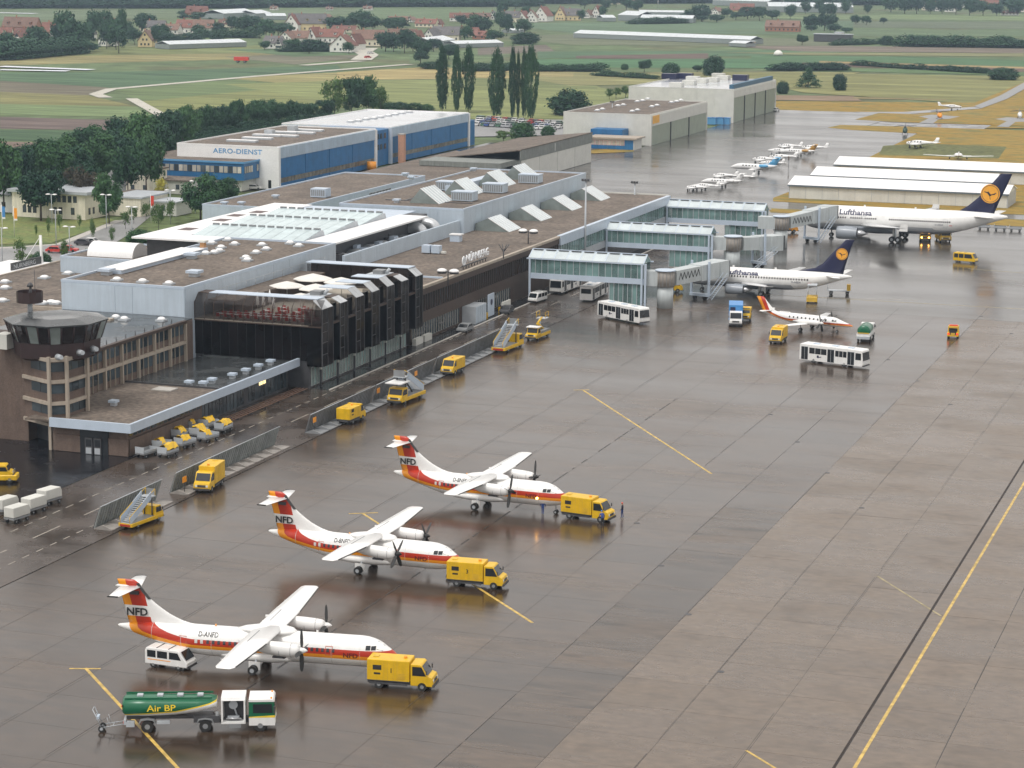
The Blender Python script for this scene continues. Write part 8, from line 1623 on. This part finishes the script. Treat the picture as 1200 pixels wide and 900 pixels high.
HS = [((-866.8,1427.5,11.8,27.4),1,hbk,tile_b,'long red-brown barn roof at the upper left corner of the village'),((-812.8,1345.8,7.8,16.8),1,hc,tile_r,'orange-red roofed house left of the first big tree'),((-831.0,1350.3,7.8,9.0),1,hc,tile_r,'red-roofed house cut by the left picture edge'),((-803.6,1321.1,6.0,3.9),0,hw,tile_r,'tiny white gable beside the orange-red roof'),
 ((-791.6,1343.5,12.1,12.3),1,hw,tile_r,'white house with red roof between the dark trees at the left'),((-800.8,1368.8,5.6,5.7),0,hw,tile_b,'small bright white house at the edge of the dark trees'),((-786.0,1377.9,8.4,8.0),0,hw,tile_g,'grey-roofed cottage behind dark trees left'),((-727.0,1295.5,8.5,6.9),0,hw,tile_g,'narrow pale gabled house half covered by trees'),((-698.8,1298.6,10.0,9.0),0,hy,tile_b,'yellowish gabled house standing alone at the field edge'),
 ((-803.4,1503.7,8.5,18.4),1,hc,tile_g,'grey-brown roofed house in the second village group'),((-777.8,1483.7,7.2,10.9),1,hw,tile_b,'brown-roofed white house left of the red-roofed one'),((-776.6,1502.3,9.7,14.6),1,hw,tile_r,'white house with salmon red roof in the second group'),((-758.4,1495.8,10.2,14.5),1,hw,tile_b,'white house with brown roof and white gable in the second group'),((-920.8,1802.1,10.1,19.0),1,hbk,tile_r,'pinkish brick building standing higher behind the second group'),((-804.4,1621.1,5.8,11.8),1,hc,tile_r,'small red-roofed house right of the second group'),((-914.2,1635.3,4.7,12.1),1,hc,tile_r,'pale red roof behind the dark trees'),
 ((-721.9,1593.7,12.6,27.9),1,hy,tile_g,'largest yellow-walled farmhouse with long grey roof'),((-732.1,1587.2,11.9,11.4),0,hw,tile_r,'white gable end at the left of the yellow farmhouse'),((-761.1,1714.9,8.1,11.6),0,hw,tile_b,'white pointed gable right of the yellow farmhouse'),((-644.5,1387.7,7.7,12.2),0,hw,tile_b,'white-gabled house with brown roof in the front row'),((-636.8,1392.3,8.2,12.2),1,hw,tile_b,'brown-roofed house joined to the white-gabled one'),((-635.4,1408.1,10.0,7.3),0,hw,tile_r,'tall narrow white gable with three windows in the front row'),((-625.8,1413.9,8.9,20.2),1,hw,tile_r,'long red roof in the middle of the front row'),
 ((-566.1,1298.2,10.2,13.9),0,hw,tile_r,'white chalet-like house with red-brown roof at the road junction'),((-573.6,1332.4,9.4,7.4),0,hw,tile_r,'narrow red-roofed gable joined to the chalet-like house'),((-621.2,1317.6,7.8,11.6),1,hw,tile_g,'dark grey roofed house at the left of the front row'),((-612.7,1309.4,6.8,4.2),0,hw,tile_g,'small white gable in front of the dark grey roof'),((-583.8,1380.9,10.3,20.7),1,hc,tile_b,'brown barn roofs right of the chalet-like house'),((-686.2,1578.2,5.0,18.8),1,hc,tile_r,'low brownish red roof behind the front row'),((-766.5,1245.1,3.6,7.3),1,hc,tile_g,'low roof hidden behind the left tree belt'),
 ((-712.0,1747.5,6.8,15.1),1,hc,tile_b,'pinkish brown roof at the upper left of the third group'),((-726.7,1808.2,4.2,5.7),0,hw,tile_b,'small white gable at the top of the third group'),((-672.5,1707.4,6.6,17.4),1,hc,tile_r,'bright red roof in the third village group'),((-665.7,1711.9,6.0,5.3),0,hw,tile_r,'white gable end of the bright red roof'),((-593.9,1463.9,8.0,18.4),1,hc,tile_b,'brown roof behind the round trees of the third group'),((-571.2,1431.8,8.3,5.1),0,hw,tile_r,'tall slim white gable in the third group'),((-568.2,1448.7,9.0,9.1),0,hw,tile_g,'broad white gable with grey roof in the third group'),((-568.0,1479.8,9.7,18.5),1,hc,tile_g,'long grey roof joined to the broad white gable'),((-607.4,1591.1,4.3,5.0),0,hw,tile_r,'small white gable on the right of the long grey roof'),((-581.6,1553.9,6.6,18.1),1,hc,tile_r,'faded red roof right of the third group'),((-558.0,1518.0,5.8,9.4),1,hbk,tile_r,'orange-red wall among dark trees'),
 ((-694.9,1854.4,7.1,24.5),1,hw,tile_r,'long low white house with pinkish roof on the hill side'),((-689.4,1909.4,7.3,6.7),0,hw,tile_g,'single white gable beside a tall dark tree'),((-695.1,1905.5,5.8,10.3),1,hc,tile_b,'brown roof left of the single white gable'),((-643.8,1816.1,10.4,8.4),1,hc,tile_g,'grey roof behind the tall dark trees'),((-647.1,1862.0,9.2,10.0),0,hw,tile_r,'white gable at the left of the upper row'),((-639.7,1867.0,9.9,10.1),0,hw,tile_b,'white house with dark dormer in the upper row'),((-639.8,1891.8,12.2,13.1),0,hw,tile_r,'tall white house with red roof in the upper row'),((-651.4,1859.1,9.2,8.6),1,hc,tile_g,'grey roofed cottage at the start of the upper row'),
 ((-632.3,1922.5,11.6,8.8),0,hy,tile_b,'plain yellow gable in the upper row'),((-622.8,1929.0,10.2,14.8),1,hy,tile_g,'yellow house with long grey roof in the upper row'),((-633.6,2002.1,6.8,6.9),0,hw,tile_b,'small gabled house with arched window in the upper row'),((-626.4,2007.1,10.6,7.6),0,hw,tile_r,'tall white gable at the right of the upper row'),((-559.6,2172.1,6.4,9.8),0,hw,tile_b,'white pointed gable near the far grey factory'),((-530.4,2162.0,11.1,22.6),1,hy,tile_r,'large red hipped-looking roof with yellow walls'),((-404.0,1777.6,8.5,26.4),1,hbk,tile_b,'wide red-brown barn in the right-hand fields'),
 ((-405.7,2452.7,6.2,7.1),0,hc,tile_b,'cream gable, leftmost of the right-hand row'),((-390.1,2428.1,8.7,8.8),0,hw,tile_g,'bright white gable, second of the right-hand row'),((-372.6,2405.8,7.7,10.4),0,hw,tile_g,'white twin gable in the right-hand row'),((-387.9,2580.5,5.5,8.4),0,hw,tile_g,'small white gable higher in the right-hand row'),((-363.5,2521.2,4.5,8.2),0,hw,tile_b,'pale gable behind trees in the right-hand row'),((-301.1,2324.9,4.9,16.7),1,hw,tile_r,'low white building at the far right'),((-307.4,2453.3,5.2,8.8),0,hw,tile_r,'white gable at the far right edge'),
 ((-747.1,2468.8,5.5,22.5),1,hc,tile_r,'long red roof cut by the top edge'),((-724.3,2444.6,5.5,14.8),1,hc,tile_r,'second red roof near the top edge'),((-786.4,2525.5,3.8,15.4),1,hw,tile_r,'low red roof near the top edge left'),((-886.4,2096.9,4.1,8.3),1,hw,tile_b,'tiny white cottage by the far wood'),((-916.2,2074.8,3.2,6.6),1,hw,tile_b,'tiny pale hut by the far wood'),((-960.5,2042.0,4.0,6.5),1,hw,tile_b,'tiny white hut left of the far wood'),((-354.5,2566.3,9.1,20.3),1,hc,tile_r,'faint red roof in the far right trees')]
for t, s, wm, rm, lab in HS: house(t, s, wm, rm, lab, yaw=rnd.uniform(-14,14)+ (10 if s else 0))
# greenhouses and sheds
ghm = M('greenhouse_glass', (.62,.66,.68), .3, .06, .2)
def greenhouse(p, q, d, h, lab, n=8):
    v = Vector((q[0]-p[0], q[1]-p[1])); L = v.length; a = thing('greenhouse', lab, 'greenhouse', (p[0],p[1],0), math.atan2(v.y, v.x), 'long greenhouses in the fields')
    b = MB(); b.box(0,L,0,d,0,h*.6,M('greenhouse_side', (.25,.28,.28), .4)); b.build('side_wall', a); b = MB(); wd = L/n
    b.hexa([(.1,-.2,h*.6),(wd-.1,-.2,h*.6),(wd-.1,d/2,h),(.1,d/2,h)], [(.1,-.2,h*.64),(wd-.1,-.2,h*.64),(wd-.1,d/2,h*1.04),(.1,d/2,h*1.04)], ghm); b.hexa([(.1,d/2,h),(wd-.1,d/2,h),(wd-.1,d+.2,h*.6),(.1,d+.2,h*.6)], [(.1,d/2,h*1.04),(wd-.1,d/2,h*1.04),(wd-.1,d+.2,h*.64),(.1,d+.2,h*.64)], ghm); me = b.mesh('roof_panel')
    for i in range(n): obj('roof_panel', me, a, (i*wd,0,0))
    return a
greenhouse((-672.72,1280.67),(-647.11,1336.18),14,4.5,'long white-roofed greenhouse left of the village road',14); greenhouse((-509.72,1581.29),(-370.24,1537.70),16,5,'longest greenhouse stretching across the fields behind the hangars',24); greenhouse((-525.62,1387.55),(-505.20,1420.56),14,4,'greenhouse right of the dark round tree',8); greenhouse((-537.88,1380.30),(-539.17,1421.74),16,6,'wide pale arched shed beside the greenhouse',4)
greenhouse((-593.94,1923.05),(-583.80,1929.95),18,5,'white arched greenhouse, left of the upper pair',3); greenhouse((-588.98,1952.15),(-567.26,1941.20),22,8,'tallest white arched greenhouse in the upper fields',4); greenhouse((-559.83,1921.02),(-514.78,1926.66),20,6,'grey greenhouse block right of the tall arched one',8); greenhouse((-877.92,1831.89),(-876.57,1859.94),20,6,'white shed roof above the left village',3); greenhouse((-851.94,1797.54),(-837.56,1807.43),16,5,'white shed roof right above the left village',3)
greenhouse((-891.20,1796.26),(-887.63,1852.19),22,7,'broad white greenhouse above the second village group',5); greenhouse((-576.15,1638.72),(-571.17,1651.41),10,3,'small white foil tunnel left of the mound',2); greenhouse((-377.08,1504.00),(-363.92,1497.39),10,3.5,'grey-roofed open shed at the end of the longest greenhouse',2); greenhouse((-534.37,2287.76),(-453.59,2312.85),30,9,'pale blue-white factory hall at the top right',6); greenhouse((-647.35,2504.33),(-578.40,2475.56),30,9,'long white factory hall above the red hipped roof',5); greenhouse((-862.42,2510.18),(-804.20,2533.95),30,8,'bright long roof at the top edge',4); greenhouse((-621.84,2127.57),(-557.74,2142.62),14,4,'grey yard sheds in the far village',6)
for lab, p, s, m in (('orange container standing in the field behind the long greenhouse', (-367.51,1509.70), (12,5,3), hy), ('dark open field shed at the right', (-329.74,1608.80), (26,8,5), dgrey), ('white end of the dark field shed', (-327.46,1618.23), (5,8,6), hw)):
    tag(MB().box(-s[0]/2,s[0]/2,0,s[1],0,s[2],m).box(-s[0]/2-.5,s[0]/2+.5,-.5,s[1]+.5,s[2],s[2]+.4,lgrey).build('field_shed', loc=(*p[:2],0)), lab, 'shed')
cb = thing('combine_trailer', 'small red farm trailer alone in the green field at the upper left', 'trailer', (*(-563.80,1157.52)[:2],0), R(10)); MB().box(-4,4,-1.3,1.3,1.2,3.2,red).build('tank', cb); wheels(cb, (-2,2), 2.6, .7, .4)
tag(MB().dome(0,0,0,3,3,hw).build('white_tank', loc=(*(-319.27,1397.48)[:2],0)), 'small white round tank alone in the field', 'tank')
lp = tag(MB().cyl((0,0,0),(0,0,13),.3,lgrey,n=5).box(-1.6,1.6,-.6,.6,12,14,lampon).build('lit_sign_post', loc=(*(-644.70,2275.76)[:2],0)), 'bright orange-red light on a far post in the village', 'light')

# ---- parked cars, landside lamps ----
cars = [M('car_%s' % n, c, .3, .03) for n, c in (('white',(.7,.7,.7)),('red',(.5,.04,.03)),('blue',(.05,.1,.3)),('silver',(.4,.41,.43)),('dark',(.05,.05,.06)),('green',(.06,.16,.1)))]
def car_mesh(m):
    b = MB(); L, w_, h = 4.3, 1.7, 1.38; b.prism([(-L/2,.3),(L/2,.3),(L/2,.66),(L/2-1.0,.84),(L/2-1.6,h),(-L/2+1.0,h),(-L/2+.3,.86),(-L/2,.8)], -w_/2, w_/2, m)
    return b.mesh('body')
def cwin():
    b = MB()
    for sd in (-1,1): b.face([(-1.4,sd*.865,.9),(1.0,sd*.865,.9),(.5,sd*.865,1.3),(-1.15,sd*.865,1.3)], glassd)
    b.face([(1.18,-.75,.88),(1.18,.75,.88),(.6,.7,1.34),(.6,-.7,1.34)], glassd); b.face([(-1.87,-.75,.92),(-1.87,.75,.92),(-1.2,.7,1.34),(-1.2,-.7,1.34)], glassd); return b.mesh('window')
def cwh():
    b = MB(); b.cyl((0,-.1,0),(0,.1,0),.31,black,n=10); return b.mesh('wheel')
cm_ = [car_mesh(m) for m in cars]; cw_ = cwin(); cwl = cwh(); names = ['white','red','blue','silver','dark','green']
def car(p, rz, k, lab, grp):
    a = thing('parked_car', lab, 'car', (p[0],p[1],0), rz, grp); obj('body', cm_[k], a); obj('window', cw_, a)
    for x in (-1.35,1.35):
        for y in (-.76,.76): obj('wheel', cwl, a, (x,y,.31))
    return a
cp = [(562+5.5*i+rnd.uniform(-1,1), 141+rnd.uniform(-1.5,3)+.15*i) for i in range(16)]+[(560+6.4*i+rnd.uniform(-1,1), 146+rnd.uniform(-1,2)+.25*i) for i in range(14)]
cpg = [C_(a, b) for a, b in cp] if 0 else None
q0, q1, q2, q3 = (-306.69,831.97), (-267.96,818.31), (-295.13,800.65), (-259.31,791.98)
for r_ in range(4):
    for i in range(16):
        t = (i+.5)/16; f = r_/3; x = (q0[0]*(1-t)+q1[0]*t)*(1-f)+(q2[0]*(1-t)+q3[0]*t)*f; y = (q0[1]*(1-t)+q1[1]*t)*(1-f)+(q2[1]*(1-t)+q3[1]*t)*f; k = rnd.choice((0,0,0,1,2,3,3,4,5))
        if rnd.random() < .88: car((x+rnd.uniform(-.6,.6),y), R(90+rnd.uniform(-4,4)), k, '%s car, %s from the left in the %s row under the poplars' % (names[k], ORD[i], ('back','third','second','front')[r_]), 'cars parked under the poplars')
q0, q1, q2, q3 = (-366.06,592.10), (-318.31,565.38), (-328.72,527.11), (-308.97,509.59)
for r_ in range(4):
    for i in range(9):
        t = (i+.5)/9; f = r_/3; x = (q0[0]*(1-t)+q1[0]*t)*(1-f)+(q2[0]*(1-t)+q3[0]*t)*f; y = (q0[1]*(1-t)+q1[1]*t)*(1-f)+(q2[1]*(1-t)+q3[1]*t)*f; k = rnd.choice((0,0,1,3,4)); car((x,y), R(70), k, '%s car, %s from the left in the %s row under the big trees' % (names[k], ORD[i], ('back','third','second','front')[r_]), 'cars parked under the big trees')
car((-255.41,433.09), R(10), 1, 'bright red car on the access road, left one of two', None); car((-253.78,435.31), R(10), 1, 'bright red car on the access road behind the young tree, right one', None); car((-256.29,446.64), R(5), 4, 'dark car with white top standing by the shrubs on the access road', None); car((-255.47,448.58), R(5), 0, 'white car right of the dark one on the access road', None); car((-211.58,924.52), R(80), 0, 'white car at the right foot of the tall hangar', None); car((-284.99,553.62), R(30), 3, 'silver car in front of the blue office', None); car((-272.52,566.33), R(10), 0, 'white car right of the blue office entrance', None)
for k, p in enumerate(((-542.08,1287.42),(-523.50,1239.50))): car(p, R(60), (0,1)[k], ('white','red')[k]+' car on the pale village road', None)
pr_lp = None
def lamp(p, h, lab):
    a = thing('street_lamp', lab, 'street lamp', (p[0],p[1],0), 0, 'twin-headed street lamps'); MB().cyl((0,0,0),(0,0,h),.09,lgrey,n=6).cyl((-1.1,0,h-.1),(1.1,0,h-.1),.05,lgrey,n=4).build('pole', a); b = MB(); b.dome(-.9,0,h-.15,.62,.25,white); b.dome(.9,0,h-.15,.62,.25,white); b.build('lamp_head', a)
for p, h, w_ in (((-254.64,410.33),8,'leftmost, at the picture edge'),((-261.18,442.95),8,'by the lawn in front of the cream office'),((-247.28,424.77),7,'beside the red cars'),((-266.17,474.24),8,'right of the cream office'),((-248.83,454.66),8,'by the young trees at the road bend'),((-257.27,488.97),8,'near the big round tree'),((-261.51,510.08),8,'next to the long pale block'),((-282.73,477.85),7,'in front of the big dark tree'),((-287.96,506.46),8,'behind the cream office corner')): lamp(p, h, 'twin-headed white street lamp '+w_)
for lab, p, h in (('tall grey floodlight mast standing on the pier roof edge between two jetties', (-141.0,447), 19), ('grey lamp mast at the side of the beige hangar', (-235.23,774.88)[:2], 12), ('slim mast on the pier roof end', (-150,513), 12)):
    a = thing('light_mast', lab, 'mast', (p[0],p[1],0)); MB().cyl((0,0,0),(0,0,h),.28,lgrey,r1=.16,n=8).build('pole', a); b = MB(); b.box(-.9,.9,-.2,.2,h-.2,h+.1,lgrey)
    for s in (-.6,0,.6): b.box(s-.22,s+.22,-.5,-.2,h-.1,h+.35,dgrey)
    b.build('floodlight', a)
for lab, p, c in (('red and white flag on a pole by the young trees', (-261.49,487.13), red), ('orange banner on a pole left of the lawn', (-277.30,452.21), orange), ('blue board on posts at the left picture edge', (-281.36,453.81), blue2)):
    a = thing('flag', lab, 'flag', (p[0],p[1],0)); MB().cyl((0,0,0),(0,0,7),.07,white,n=5).build('pole', a); MB().box(.08,.85,-.03,.03,4.2,6.6,c).box(.08,.85,-.04,.04,3.8,4.2,white).build('cloth', a)

# ---- haze: thin even air around the whole scene ----
hz = bpy.data.materials.new('thin_rain_haze'); hz.use_nodes = True; n, l = nodes(hz); n.clear(); o_ = n.new('ShaderNodeOutputMaterial'); pv = n.new('ShaderNodeVolumePrincipled'); pv.inputs['Color'].default_value = (.62,.8,1,1); pv.inputs['Density'].default_value = .0001; pv.inputs['Anisotropy'].default_value = .2; l.new(pv.outputs[0], o_.inputs['Volume'])
hb_ = MB().box(-4800,3800,-580,7300,-2,69,hz).build('haze'); stuff(hb_)
